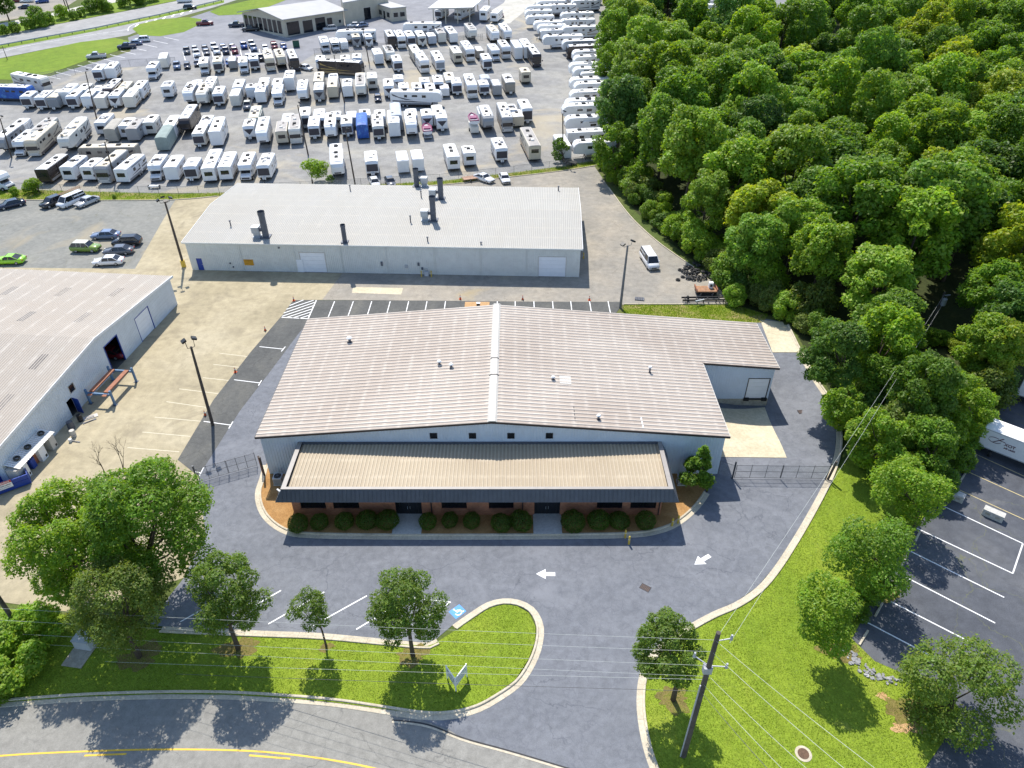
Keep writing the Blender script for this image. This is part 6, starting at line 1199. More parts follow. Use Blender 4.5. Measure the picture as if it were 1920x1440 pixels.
def carrow():
    g = 'cars in the far stalls'; cs = [('pickup','grey'),('pickup','white'),('sedan','grey'),('pickup','white'),('pickup','navy'),('suv','maroon'),('pickup','blue'),('pickup','steel'),('sedan','white'),('suv','maroon'),('sedan','blue')]
    pos = [(351,99),(370,104),(388,101),(407,99),(424,99),(441,99),(458,89),(476,93),(498,93),(515,90),(532,90)]
    for i,((k,c),p) in enumerate(zip(cs,pos)): place_car(k,p,21,c,f"{dict(grey='grey',white='white',navy='navy',maroon='maroon',blue='blue',steel='steel-blue')[c]} {dict(pickup='pickup',sedan='sedan',suv='suv')[k]} in the far stall row, {ORD[i]} from the left",g)
    for i,(k,c,p) in enumerate((('sedan','silver',(366,95)),('sedan','navy',(385,94)),('pickup','white',(402,91)),('sedan','steel',(419,92)),('sedan','navy',(436,91)),('pickup','silver',(472,86)))): place_car(k,p,21,c,f"{dict(silver='silver',navy='navy',white='white',steel='steel-blue')[c]} {k} behind the far stall row, {ORD[i]} from the left",g)
    for i,(k,c,p) in enumerate((('pickup','steel',(333,127)),('hatch','navy',(352,127)),('sedan','navy',(371,122)),('sedan','blue',(430,121)),('suv','maroon',(449,117)),('pickup','white',(467,112)),('pickup','black',(490,112)))): place_car(k,p,19,c,f"{dict(steel='steel-blue',navy='navy',blue='blue',maroon='maroon',white='white',black='black')[c]} {k} in the second far car row, {ORD[i]} from the left",g)
    for i,(k,c,p,a,lab) in enumerate((('pickup','silver',(182,109),-74,'grey pickup alone beside the frontage grass'),('pickup','navy',(239,91),-74,'dark pickup at the left of three by the frontage grass'),('sedan','steel',(253,84),-74,'blue car in the middle of three by the frontage grass'),('suv','white',(268,78),-74,'white suv at the right of three by the frontage grass'),('pickup','maroon',(385,47),104,'red pickup crossing beside the island grass'),('suv','black',(357,17),104,'dark car driving on the highway'),('van','white',(347,4),104,'white van on the far highway lane'),('pickup','navy',(445,50),-80,'navy pickup left of the showroom'),('pickup','black',(471,58),-80,'black pickup beside the showroom glass'),('suv','silver',(619,57),-70,'silver car parked at the showroom wall'),('sedan','white',(664,50),-80,'white car before the service bay'),('sedan','steel',(678,50),-60,'steel-blue car before the service bay'),('hatch','maroon',(938,31),20,'maroon car beside the far trailers'),('sedan','navy',(48,16),-80,'navy car in the far dirt lot'),('sedan','white',(52,4),-80,'white car in the far dirt lot'),('suv','blue',(80,5),-60,'blue car in the far dirt lot'),('sedan','maroon',(32,4),-80,'red car in the far dirt lot'),('hatch','white',(575,131),60,'white small car by the black motorhome'),('hatch','navy',(709,188),10,'dark small car in a gap of the middle row'))): place_car(k,p,a,c,lab)
carrow()
# ================================================================== poles, wires, fences, yard things
MT['pole_brown'] = paint('weathered_pole_steel', (0.075,0.058,0.048), .7, .12, 2); MT['pole_grey'] = paint('grey_pole', (0.16,0.155,0.15), .6, .1, 2); MT['pole_wood'] = paint('creosote_wood_pole', (0.10,0.085,0.075), .9, .2, 1.5)
MT['fence_wire'] = paint('galvanised_fence_pipe', (0.10,0.105,0.115), .5, .1, 3, metal=.3); MT['wire'] = paint('aluminium_line', (0.52,0.54,0.50), .5, .05, 2); MT['cable'] = paint('dark_cable', (0.10,0.10,0.10), .6, .05, 2); MT['insul'] = paint('grey_porcelain', (0.42,0.43,0.46), .3, .05, 3)
def pole_h(base, top):
    b = P(*base); return b, PYp(top[0], top[1], b.y)
def light_pole(label, base, top, r, heads, arm=.9, mat='pole_brown', up=.0, foot=False, group=None):
    b, t_ = pole_h(base, top); H_ = t_.z-b.z; t = thing('light_pole', label, 'light pole', b, 0, group); lx = t_.x-b.x
    MB().tube([(0,0,-.1),(lx*.5,0,H_*.5),(lx,0,H_)],[r*1.25,r*1.1,r*.8],10).build('pole', MT[mat], t)
    for k in range(heads):
        a = 2*math.pi*k/heads+.6; dx, dy = math.cos(a)*arm, math.sin(a)*arm
        o = MB().tube([(lx,0,H_-.15),(lx+dx*.7,dy*.7,H_-.1),(lx+dx*.8,dy*.8,H_+.35+up)], .04, 6).build('bracket', MT[mat], t)
        M_ = Matrix.Translation((lx+dx,dy,H_+.42+up))@Matrix.Rotation(a,4,'Z')@Matrix.Rotation(.45,4,'Y'); MB().box(-.26,-.3,-.11,.26,.3,.11,M=M_).build('lamp_head', MT['black'], o)
    if foot: MB().cyl(0,0,-.1,1.15,.36,12).build('yellow_base', MT['yellow'], t)
    return t
light_pole('dark light pole with yellow base between the two left warehouses', (345,500), (309,378), .17, 4, .95, foot=True)
light_pole('tall dark light pole on the asphalt strip left of the main warehouse', (399,797), (358,650), .155, 2, .55, up=.5)
light_pole('grey twin-arm light pole at the corner of the grass strip', (1163,577), (1177,460), .16, 2, .95, mat='pole_grey')
for i,(b,t_) in enumerate((((181,222),(160,134)),((217,340),(196,266)),((22,296),(0,222)),((578,291),(558,197)),((666,346),(648,246)),((646,193),(626,103)),((692,118),(680,52)),((1056,302),(1055,213)))):
    light_pole('thin dark lot light pole, '+['rising from the left camper block','at the rear fence among the first campers','at the left edge of the lot','beside the front middle campers','right of the long white trailer','in the middle row of campers','near the showroom','beside the small dark fence tree'][i], b, t_, .13, 1, .5, group='lot light poles')
# ---- chain-link fences
def linkmat():
    m, n, l, b = newmat('chain_link_fabric'); tc = n.new('ShaderNodeTexCoord'); ws = []
    for sgn in (1,-1):
        mp = n.new('ShaderNodeMapping'); mp.inputs['Rotation'].default_value = (0, sgn*math.pi/4, 0); l.new(tc.outputs['Object'], mp.inputs[0])
        wv = n.new('ShaderNodeTexWave'); wv.inputs['Scale'].default_value = 4.0; wv.bands_direction = 'X'; l.new(mp.outputs[0], wv.inputs['Vector']); ws.append(maprange(n,l,wv.outputs['Fac'],.955,.985))
    mx = n.new('ShaderNodeMath'); mx.operation = 'MAXIMUM'; l.new(ws[0],mx.inputs[0]); l.new(ws[1],mx.inputs[1])
    b.inputs['Base Color'].default_value = (.35,.36,.37,1); b.inputs['Roughness'].default_value = .5; l.new(mx.outputs[0], b.inputs['Alpha']); return m
MT['link'] = linkmat()
def fence(name, label, pts, hgt=1.9, step=3.0, cat='fence', px=True, rails=(1.0,), pr=.035, fabric=True, top=True):
    pts = [P(*q) for q in pts] if px else [Vector(q) for q in pts]; o = pts[0]; t = thing(name, label, cat, o); rs = resample([Vector((q.x,q.y,0)) for q in pts], step)
    if (rs[-1]-Vector((pts[-1].x,pts[-1].y,0))).length > .4: rs.append(Vector((pts[-1].x,pts[-1].y,0)))
    loc = [Vector((q.x-o.x,q.y-o.y,h(q.x,q.y)-o.z)) for q in rs]
    for q in loc: MB().cyl(q.x,q.y,q.z-.1,q.z+hgt,pr,6).build('post', MT['fence_wire'], t)
    m = MB()
    for r_ in rails: m.tube([q+Vector((0,0,hgt*r_-.03)) for q in loc], pr*.6, 5)
    m.build('rail', MT['fence_wire'], t)
    if fabric:
        for a, b in zip(loc, loc[1:]):
            e = b-a; L = math.hypot(e.x,e.y); f = MB(); f.quad((0,0,.03),(L,0,.03+e.z),(L,0,hgt-.05+e.z),(0,0,hgt-.05)); ob = f.build('mesh_panel', MT['link'], t); ob.location = a; ob.rotation_euler = (0,0,math.atan2(e.y,e.x))
    return t
fence('chain_link_fence', 'chain-link fence between the camper lot and the warehouses', [(-60,358),(0,357),(90,361),(200,364),(330,366),(425,364),(640,352.5),(830,342),(960,327),(1060,314),(1115,303)], 1.8, 4.0)
fence('chain_link_fence', 'chain-link fence along the slant stalls at the upper left', [(70,150),(130,141),(200,130),(245,124),(330,119)], 1.8, 5.0)
fence('chain_link_fence', 'chain-link fence below the far showroom', [(590,103),(700,94),(800,86),(905,74)], 1.8, 6.0)
def gate(label, a, b, leaves=2, posts=(True,True), hgt=1.9, bars=3, wood=None):
    A_, B_ = P(*a), P(*b); e = B_-A_; L = e.length; t = thing('swing_gate', label, 'gate', A_, math.atan2(e.y,e.x)); w_ = (L-.3)/leaves
    for k,px_ in ((0,posts[0]),(1,posts[1])):
        if px_: MB().cyl(L*k,0,-.1,2.45,.10,8).build('gate_post', MT['fence_wire'] if not wood else MT['pole_wood'], t)
    for k in range(leaves):
        x0 = .15+k*w_+.04; x1 = .15+(k+1)*w_-.04; m = MB(); r_ = .032
        for x in [x0+(x1-x0)*i/bars for i in range(bars+1)]: m.tube([(x,0,.12),(x,0,hgt+(.14 if x not in (x0,) else .05))], r_*(1 if x in (x0,x1) else .8), 6)
        for z in (.15,hgt*.55,hgt): m.tube([(x0,0,z),(x1,0,z)], r_*.8, 6)
        lf_ = m.build('gate_leaf', MT['fence_wire'], t); MB().quad((x0,0,.15),(x1,0,.15),(x1,0,hgt),(x0,0,hgt)).build('mesh_panel', MT['link'], lf_)
    return t
gate('double chain-link gate across the drive right of the loading pad', (1373,897), (1552,899), 2, (True,False)); q = P(1552,899)
t = thing('gate_post', 'thick wooden gate post on the kerb at the right end of the drive gate', 'post', q); MB().tube([(0,0,-.1),(.28,0,2.6)],.13,8).build('post', MT['pole_wood'], t); MB().tube([(-.25,.05,-.1),(-.1,.05,2.3)],.07,8).build('brace', MT['fence_wire'], t)
fence('chain_link_fence', 'short chain-link panel between the warehouse corner and the drive gate', [(1346,888),(1372,897)], 1.9, 2.0)
gate('chain-link gate across the drive left of the warehouse', (372,905), (486,873), 2, (True,False))
for dx, lab in ((0,'brown'),(1.1,'second brown')):
    q = P(496.5,893); t = thing('gate_post', f'{"thick" if dx==0 else "thin"} brown post at the left corner of the warehouse bed', 'post', (q.x-.35*dx,q.y+.5*dx,.0)); MB().cyl(0,0,-.1,2.7-.3*dx,.11-.03*dx,8).build('post', MT['rust' if dx else 'pole_brown'], t); MB().cyl(0,0,2.7-.3*dx,2.78-.3*dx,.13-.03*dx,8).build('cap', MT['pole_brown'], t)
def post(name, label, px, hgt, r, mat, cat='bollard', group=None, lift=0):
    q = P(*px); t = thing(name, label, cat, (q.x,q.y,q.z+lift), 0, group); MB().tube([(0,0,-.1),(0,0,hgt-.1),(0,0,hgt)],[r,r,r*.6],10).build('pipe', MT[mat], t); MB().cyl(0,0,hgt*.6,hgt*.6+.06,r*1.05,10).build('band', MT['white'], t)
for i,(px,lab) in enumerate((((1172,1008),'yellow bollard on the bed kerb, left of the pair below the office'),((1179,1020),'yellow bollard standing on the drive, nearest of the four by the office'),((1260,986),'yellow bollard on the kerb curve, left of the right pair'),((1271,981),'yellow bollard farthest right on the kerb curve'),((790.5,519),'yellow bollard left of the meter at the cream warehouse'),((809,519),'yellow bollard right of the meter at the cream warehouse'),((1094,485),'yellow bollard at the right end of the cream warehouse'))): post('bollard', lab, px, 1.1, .10, 'yellow')
q = P(800,517); t = thing('meter_set', 'grey gas meter between two yellow bollards at the cream warehouse', 'meter', q); MB().box(-.35,-.2,0,.35,.2,.75,ch=.05).build('cabinet', MT['ac_grey'], t); MB().tube([(-.2,.1,.7),(-.2,.1,1.2),(.2,.1,1.2),(.2,.1,.7)],.05,6).build('pipe', MT['galv'], t)
def ac_unit(label, px, rz=0):
    q = P(*px); t = thing('condenser_unit', label, 'air conditioner', (q.x,q.y,.08), rz); s = .5
    MB().box(-s,-s,-.1,s,s,.05).build('pad', MT['walk'], t); b = MB().box(-s*.92,-s*.92,.05,s*.92,s*.92,1.0,ch=.06).build('casing', MT['ac_grey'], t)
    for k in range(6): MB().box(-s*.8,-s*.925-.012,.15+k*.13,s*.8,-s*.92-.001,.2+k*.13).build('louvre', MT['galv_dark'], b)
    MB().cyl(0,0,1.0,1.035,s*.78,18).build('fan_opening', MT['black'], b); f = MB().cyl(0,0,1.03,1.09,.13,10).build('fan_hub', MT['galv_dark'], t)
    for k in range(4): MB().box(.08,-.07,1.05,s*.72,.07,1.06,M=Matrix.Rotation(k*math.pi/2,4,'Z')@Matrix.Rotation(.25,4,'X')@Matrix.Translation((0,0,-.0))).build('fan_blade', MT['galv_dark'], t)
ac_unit('grey air-conditioner at the left end of the office', (524,906)); ac_unit('grey air-conditioner at the right end of the office by the conical tree', (1277,906))
cone_o = paint('orange_cone', (0.62,0.09,0.02), .6, .1, 4)
for i,(px,lab) in enumerate((((551,564),'at the hatched corner'),((497.5,620),'on the yard beside the upper strip stalls'),((441.5,698),'on the yard edge above the light pole'),((385,779),'beside the tall light pole'),((863,561),'behind the rear stalls left of the ridge'),((980,562),'behind the rear stalls right of the ridge'),((1105,563),'behind the last rear stalls'))):
    q = P(*px); t = thing('traffic_cone', 'orange traffic cone '+lab, 'traffic cone', q, 0, 'traffic cones'); MB().box(-.2,-.2,0,.2,.2,.04,ch=.04).build('base', MT['black'] if i%2 else cone_o, t); MB().tube([(0,0,.04),(0,0,.75)],[.15,.03],10).build('cone', cone_o, t); MB().tube([(0,0,.42),(0,0,.55)],[.098,.072],10).build('band', MT['white'], t)
# ---- vehicle lift in the yard
pl = [P(218,772), P(258,727), P(209,694), P(170,752)]; ctr = sum(pl, Vector())/4; e = (pl[1]-pl[0]); L = e.length; ang = math.atan2(e.y,e.x); t = thing('car_lift', 'blue four-post car lift with rust-red runways beside the left warehouse', 'car lift', ctr, ang); wd = 3.2
for sx_ in (-1,1):
    for sy_ in (-1,1):
        p_ = MB().box(-.11,-.11,0,.11,.11,2.15).build('column', paint('lift_blue', (0.10,0.20,0.34), .5, .1, 3) if sx_*sy_ == 1 and not t.get('q') else bpy.data.materials.get('lift_blue') or MT['blue_paint'], t, loc=(sx_*L/2,sy_*wd/2,0)); MB().box(-.25,-.25,-.02,.25,.25,.03).build('foot_plate', MT['galv_dark'], p_)
    MB().box(sx_*L/2-.1,-wd/2+.11,1.45,sx_*L/2+.1,wd/2-.11,1.7).build('crossbeam', bpy.data.materials['lift_blue'], t)
for sy_ in (-1,1):
    r_ = MB().box(-L/2+.1,sy_*.95-.28,1.70,L/2-.1,sy_*.95+.28,1.86).build('runway', MT['rust'], t); MB().box(-L/2-.5,sy_*.95-.26,1.6,-L/2+.1,sy_*.95+.26,1.66).build('ramp', MT['rust'], r_)
# ---- lean-to shed against the left warehouse with cabinets and tyres on top
LM = Matrix.Translation(LA)@Matrix.Rotation(left.rotation_euler.z,4,'Z')
def lw_local(px): return linv@P(*px)
sa = lw_local((118,835)); sb = lw_local((62,893)); t = thing('lean_to_shed', 'low lean-to shed with white corrugated roof against the left warehouse', 'shed', LM@Vector((sa.x,0,0)), left.rotation_euler.z); SLn = sb.x-sa.x+1.0
m = MB(); 
for k in range(int(SLn/.28)): m.quad((k*.28,.05,2.35),(k*.28+.2,.05,2.35),(k*.28+.2,1.75,1.98),(k*.28,1.75,1.98)); m.quad((k*.28+.2,.05,2.35),(k*.28+.28,.05,2.39),(k*.28+.28,1.75,2.02),(k*.28+.2,1.75,1.98))
m.build('roof', MT['white_roof'], t)
for x, w_, mt in ((.05,.9,'trim_light'),(SLn*.30,1.0,'white'),(SLn*.78,.7,'white'),(SLn*.90,.9,'trim_light')):
    cb = MB().box(x,.25,0,x+w_,1.5,1.9,ch=.04).build('cabinet', MT[mt], t); MB().box(x+.12,1.5,.2,x+w_*.4,1.515,.5).build('vent', MT['black'], cb)
MB().box(SLn*.55,.6,0,SLn*.66,1.2,1.25,ch=.08).build('drum', MT['blue_paint'], t); MB().box(SLn*.45,.3,0,SLn*.54,1.0,1.4).build('board', MT['rust'], t)
# loose tyres: one mesh, every tyre its own object
def torus(R, r, seg=18, rs=8):
    m = MB()
    for i in range(seg):
        for k in range(rs):
            def pt(i,k):
                a = 2*math.pi*i/seg; b = 2*math.pi*k/rs; c = R+r*math.cos(b)*1.0; return (c*math.cos(a),c*math.sin(a),r*1.25*math.sin(b))
            m.quad(pt(i,k),pt(i+1,k),pt(i+1,k+1),pt(i,k+1))
    me = m.mesh('tyre', MT['rubber'], True); bm = bmesh.new(); bm.from_mesh(me); bmesh.ops.remove_doubles(bm, verts=bm.verts, dist=1e-4); bmesh.ops.recalc_face_normals(bm, faces=bm.faces); bm.to_mesh(me); bm.free(); me.polygons.foreach_set('use_smooth',[True]*len(me.polygons)); return me
MT['tyre_dust'] = paint('dusty_old_tyre', (0.055,0.053,0.05), .9, .25, 4)
TY = torus(.27,.10); TY.materials.clear(); TY.materials.append(MT['tyre_dust'])
for k, fx in enumerate((.12,.5,.8)):
    p_ = LM@Vector((sa.x+SLn*fx,.75,2.36)); t2 = link('loose_tyre', TY, None, p_); tag(t2, 'old tyre lying on the lean-to shed roof, '+('far end','middle','near end')[k], 'tyre', 'tyres on the shed roof'); t2.rotation_euler = (-.2,0,left.rotation_euler.z)
def pile():
    rg = random.Random(4); spots = [(1271,525.5),(1280,520),(1275,507),(1281,510),(1285,513),(1287,503),(1294,502),(1298,507),(1309,500),(1292,522),(1290,523),(1300,525),(1297,512),(1303,513),(1308,516),(1312,521),(1306,522),(1317,524),(1320,519),(1325,515),(1323,523),(1331,521),(1339,520),(1346,526),(1349,531),(1356,535),(1360,538),(1312,491),(1302,496),(1285,507),(1295,516),(1288,516),(1310,526),(1318,514),(1329,512),(1336,527),(1359,545),(1364,543),(1300,519),(1306,509)]
    spots.sort()
    for i,(x,y) in enumerate(spots):
        q = P(x,y); lv = rg.choice((0,0,.12,.3)) if i > 3 else 0; tl = rg.choice((0,.1,.35,.9)) if i > 2 else 0; o = link('loose_tyre', TY, None, (q.x,q.y,q.z+.12+lv+.27*math.sin(tl))); s = rg.uniform(.95,1.3); o.scale = (s,s,s); o.rotation_euler = (tl,rg.uniform(-.2,.2) if tl else 0,rg.uniform(0,6.28))
        lab = 'single tyre lying apart at the left of the tyre heap' if i == 0 else f'old black tyre in the dumped heap beside the wood, {ordinal(i)} from the left'; tag(o, lab, 'tyre', 'tyres in the dumped heap')
pile()
# ---- scrap trailer, washing machine, truck frame
q = P(1322,551); t = thing('scrap_trailer', 'rusty flatbed scrap trailer beside the tyre heap', 'trailer', q, .0); MB().box(-1.6,-.9,.75,1.6,.9,.92).build('deck', paint('rusty_plywood', (0.36,0.19,0.10), .85, .2, 1.5, dirt=(0.25,0.22,0.20), dirt_amt=.8), t); MB().box(-1.5,-.8,.3,1.5,.8,.75).build('chassis', V['under'], t)
for sx_ in (-1.62,1.5): MB().box(sx_,-.9,.92,sx_+.12,.9,1.25).build('rail', MT['rust'], t)
for x in (-.9,.9): add_wheel(t, x, -.95, .36, .2); add_wheel(t, x, .95, .36, .2)
q2 = P(1331,535); t = thing('washing_machine', 'white front-loading washing machine dumped on the scrap trailer', 'washing machine', (q.x+.75,q.y+.35,.92+q.z)); MB().box(-.32,-.32,0,.32,.32,.9,ch=.04).build('cabinet', MT['white'], t); o = MB().tube([(0,-.34,.45),(0,-.31,.45)],.2,16).build('door', MT['black'], t); MB().box(-.28,-.335,.76,.28,-.32,.86).build('control_panel', MT['ac_grey'], t)
q = P(1320,566); t = thing('truck_frame', 'black ladder truck frame lying along the grass kerb', 'truck frame', q, .02)
for y in (-.42,.42): MB().box(-3.4,y-.07,.45,3.4,y+.07,.68).build('side_rail', V['under'], t)
for x in (-2.9,-1.2,.5,2.2,3.1): MB().box(x-.07,-.35,.48,x+.07,.35,.62).build('cross_member', V['under'], t)
for x in (-2.6,-.2,1.7,2.8): MB().box(x-.06,-.4,0,x+.06,-.3,.46).build('support', V['under'], t)
MB().box(-1.9,-.55,.68,-.4,-.35,.80,M=Matrix.Rotation(.35,4,'Z')).build('loose_channel', MT['galv'], t); add_wheel(t, -2.4, .5, .4, .25)
q = P(1364,521); t = thing('barrel', 'blue plastic barrel in the shade of the wood', 'barrel', q); MB().tube([(0,0,0),(0,0,.05),(0,0,.45),(0,0,.9),(0,0,.95)],[.26,.29,.31,.29,.24],14).build('drum', MT['blue_paint'], t); MB().cyl(0,0,.95,.98,.08,8).build('bung', MT['black'], t)
q = P(1199,561); t = thing('drain_box', 'broken dark slotted box lying by the grass kerb', 'box', q, -.2); MB().box(-.7,-.45,0,.7,.45,.12).build('tray', MT['galv_dark'], t); [MB().box(-.6+k*.24,-.4,.12,-.5+k*.24,.4,.15).build('slat', MT['iron'], t) for k in range(5)]
# wooden utility trailer and bits behind the cream warehouse
q = P(882,338.5); t = thing('utility_trailer', 'small wooden-bed utility trailer behind the cream warehouse', 'trailer', q, .35); MB().box(-1.6,-.9,.55,1.6,.9,.68).build('bed', paint('weathered_planks', (0.42,0.27,0.19), .9, .15, 2), t); MB().tube([(1.6,-.5,.5),(2.7,0,.5)],.05,6).tube([(1.6,.5,.5),(2.7,0,.5)],.05,6).build('tongue', V['under'], t)
for y in (-1.0,1.0): add_wheel(t, -.2, y, .36, .2)
q = P(1070,309); t = thing('utility_trailer', 'small black utility trailer below the small dark fence tree', 'trailer', q, .1); MB().box(-1.3,-.8,.5,1.3,.8,.6).build('bed', V['under'], t); MB().box(-1.3,-.8,.6,-1.22,.8,1.3).build('gate', V['under'], t)
for y in (-.9,.9): add_wheel(t, 0, y, .34, .2)
q = P(290,353); t = thing('car_dolly', 'small bare car dolly at the fence below the campers', 'trailer', q, .0); MB().box(-1.0,-.5,.45,1.0,.5,.55).tube([(0,-.5,.5),(0,-1.8,.5)],.05,6).build('frame', MT['galv'], t)
for x in (-1.1,1.1): add_wheel(t, x, 0, .34, .2)
# inflatable boats on trailers, tarpaulined loads
MT['boat_pink'] = paint('maroon_boat_vinyl', (0.26,0.05,0.13), .5, .15, 1.2)
for px, lab, ang_ in (((803,262),'purple and white boat on a trailer in the second camper row',9.5),((890.5,252),'red and white boat riding high on a boxy trailer',9.5)):
    q = P(*px); t = thing('boat_on_trailer', lab, 'boat', q, math.radians(ang_)); zz = 1.0 if px[0] < 850 else 2.2
    hull = [[(-1.1*k,y,zz+.9),(-1.0*k,y,zz+.35),(0,y,zz+.1+.25*(1-k)),(1.0*k,y,zz+.35),(1.1*k,y,zz+.9)] for y,k in ((0,.95),(2,1.0),(4,.95),(5.4,.6),(6.2,.12))]; MB().loft(hull).build('hull', V['white'], t)
    m = MB(); m.tube([(-1.0,.1,zz+1.0),(-1.05,3.8,zz+1.0),(-.55,5.4,zz+1.05),(0,6.1,zz+1.1),(.55,5.4,zz+1.05),(1.05,3.8,zz+1.0),(1.0,.1,zz+1.0),(-1.0,.1,zz+1.0)],.16,8); m.build('gunwale', MT['boat_pink'], t)
    MB().box(-.8,1.5,zz+.93,.8,3.6,zz+1.25,ch=.1).build('seats', MT['boat_pink'], t); MB().box(-.95,-.2,.45,.95,5.2,.6 if zz < 2 else 1.75).build('trailer_frame', V['offwhite'] if zz > 2 else MT['galv'], t)
    for x in (-1.05,1.05): add_wheel(t, x, 2.6, .36, .22)
for px, lab in (((466,202),'old rusty flatbed truck between the cargo trailer and a camper'),): place_car('pickup', px, 9.5, 'grey', lab, roofc='cream')
q = P(556,88); t = thing('dumpster', 'green dumpster below the far showroom', 'dumpster', q, .3); MB().box(-1.0,-.8,.1,1.0,.8,1.9).build('bin', paint('dumpster_green', (0.02,0.09,0.06), .6, .1, 2), t); MB().box(-1.02,-.82,1.9,1.02,.82,2.0).build('lid', MT['black'], t)
# ---- blue skip with the notice, at the left edge
c0 = P(60,906); c1 = P(0,928); e = c1-c0; e.normalize(); t = thing('blue_skip', 'blue steel skip with a red and white notice at the left edge', 'skip', c0, math.atan2(e.y,e.x)); HB = 1.35
MB().box(0,-.08,.12,5.2,.02,HB).box(0,-2.1,.12,.08,-.08,HB).box(5.12,-2.1,.12,5.2,-.08,HB).box(.08,-2.1,.12,5.12,-2.02,HB).box(.08,-2.02,.12,5.12,-.08,.2).build('bin', MT['blue_paint'], t)
for z in (.12,.72,HB-.06): MB().box(-.03,.02,z,5.23,.07,z+.07).build('rail', bpy.data.materials['blue_enamel'], t)
for x in (0,1.7,3.4,5.1): MB().box(x,.021,.19,x+.07,.065,HB-.06).build('rib', MT['blue_paint'], t)
sg = MB().box(1.55,.075,.55,3.15,.10,1.5).build('notice', MT['white'], t); MB().box(1.55,.101,1.18,3.15,.108,1.5).build('red_band', MT['red'], sg)
tm = text_mesh('WARNING', .27, MT['white'], ext=.002, bold=.006); o = link('lettering', tm, sg, (2.35,.110,1.25)); o.rotation_euler = (math.pi/2,0,math.pi)
tm = text_mesh('NO TRESPASSING', .17, MT['black'], ext=.002, bold=.004); o = link('lettering', tm, sg, (2.35,.104,.92)); o.rotation_euler = (math.pi/2,0,math.pi)
tm = text_mesh('PRIVATE PROPERTY', .13, MT['black'], ext=.002); o = link('lettering', tm, sg, (2.35,.104,.68)); o.rotation_euler = (math.pi/2,0,math.pi)
for px, lab, r_, hh, mt in (((152,789),'dark barrel beside the blue shop door',.3,.9,'black'),((135,803),'grey bin by the shed end',.38,1.0,'galv_dark'),((139,818),'pale steel drum at the shed corner',.3,.9,'trim_light'),((133,828),'white bucket at the shed corner',.2,.4,'white')):
    q = P(*px); t = thing('drum', lab, 'drum', q); MB().tube([(0,0,0),(0,0,hh*.5),(0,0,hh)],[r_*.95,r_,r_*.93],14).build('shell', MT[mt], t); MB().tube([(0,0,hh*.33),(0,0,hh*.36)],r_*1.04,14).build('hoop', MT['galv_dark'], t)
for px, lab, L_, W_, rz in (((170,782),'pale sheet of scrap wood on the yard',1.6,.7,.6),((168,790),'dark plank of scrap on the yard',1.5,.25,.7),((140,828),'bent dark pipe of scrap on the yard',1.4,.15,-.2)):
    q = P(*px); t = thing('scrap_board', lab, 'scrap', q, rz); MB().box(-L_/2,-W_/2,.0,L_/2,W_/2,.06).build('board', MT['trim_light'] if 'pale' in lab else MT['galv_dark'], t); MB().box(-L_/3,-W_/3,.06,L_/4,W_/5,.12).build('offcut', MT['coping'], t)
place_car('sedan', (206,668), -95, 'maroon', 'dark red car inside the open bay of the left warehouse')
# ---- sign, cabinet, electric box
q = P(855,1296); t = thing('v_sign', 'white vee-shaped property sign on the left lawn', 'sign', (q.x,q.y,.045), 0); tips = [Vector((-.95,1.35)), Vector((1.0,1.55))]; MT['sign_face'] = paint('white_sign_panel', (0.66,0.68,0.72), .5, .03, 2)
MB().box(-.06,-.06,-.1,.06,.06,2.1).build('post', MT['white'], t)
for k, e2 in enumerate(tips):
    MB().box(e2.x-.06,e2.y-.06,-.1,e2.x+.06,e2.y+.06,2.2).build('post', MT['white'], t); a = math.atan2(e2.y,e2.x); L = e2.length
    t.scale = (.82,.82,.82); pn = MB().box(.08,-.03,.75,L-.08,.03,2.05,M=Matrix.Rotation(a,4,'Z')).build('panel', MT['sign_face'], t); MB().box(.06,-.04,2.05,L-.06,.04,2.13,M=Matrix.Rotation(a,4,'Z')).build('top_rail', MT['white'], pn)
    for j,(sz,zz) in enumerate(((.30,1.66),(.16,1.40),(.22,1.08),(.14,.88))):
        tm = text_mesh(('FOR LEASE','INDUSTRIAL BUILDING','FOR LEASE','AVAILABLE')[j], sz, paint('sign_ink',(0.10,0.14,0.26),.5,0,1) if (k==0 and j==0) else bpy.data.materials['sign_ink'], ext=.001); o = link('lettering', tm, pn); sgn = -1 if k else -1
        if k == 1: o.matrix_basis = Matrix.Rotation(a,4,'Z')@Matrix.Translation((L/2,-.034,zz))@Matrix.Rotation(math.pi/2,4,'X')
        else: o.matrix_basis = Matrix.Rotation(a,4,'Z')@Matrix.Translation((L/2,.034,zz))@Matrix.Rotation(math.pi,4,'Z')@Matrix.Rotation(math.pi/2,4,'X')
q = P(155,1222); t = thing('utility_cabinet', 'grey utility cabinet on a concrete pad under the left trees', 'cabinet', (q.x,q.y,.045), -.15); MB().box(-.9,-1.5,-.05,.9,1.5,.08).build('pad', MT['concrete_wall'], t); MB().box(-.75,.1,.08,.75,1.3,1.1,ch=.05).build('cabinet', MT['ac_grey'], t); MB().box(-.77,.08,1.1,.77,1.32,1.15).build('lid', MT['galv'], t)
q = P(897,579); t = thing('electric_box', 'small dark electric box on a pale pad in the dirt patch', 'electric box', q, 0); MB().box(-1.0,-.9,-.05,1.0,-.1,.1).build('pad', MT['walk'], t); MB().box(-.25,-.1,0,.25,.3,.9).build('box', MT['black'], t); MB().box(-.28,-.12,.9,.28,.32,.98).build('lid', MT['white'], t)
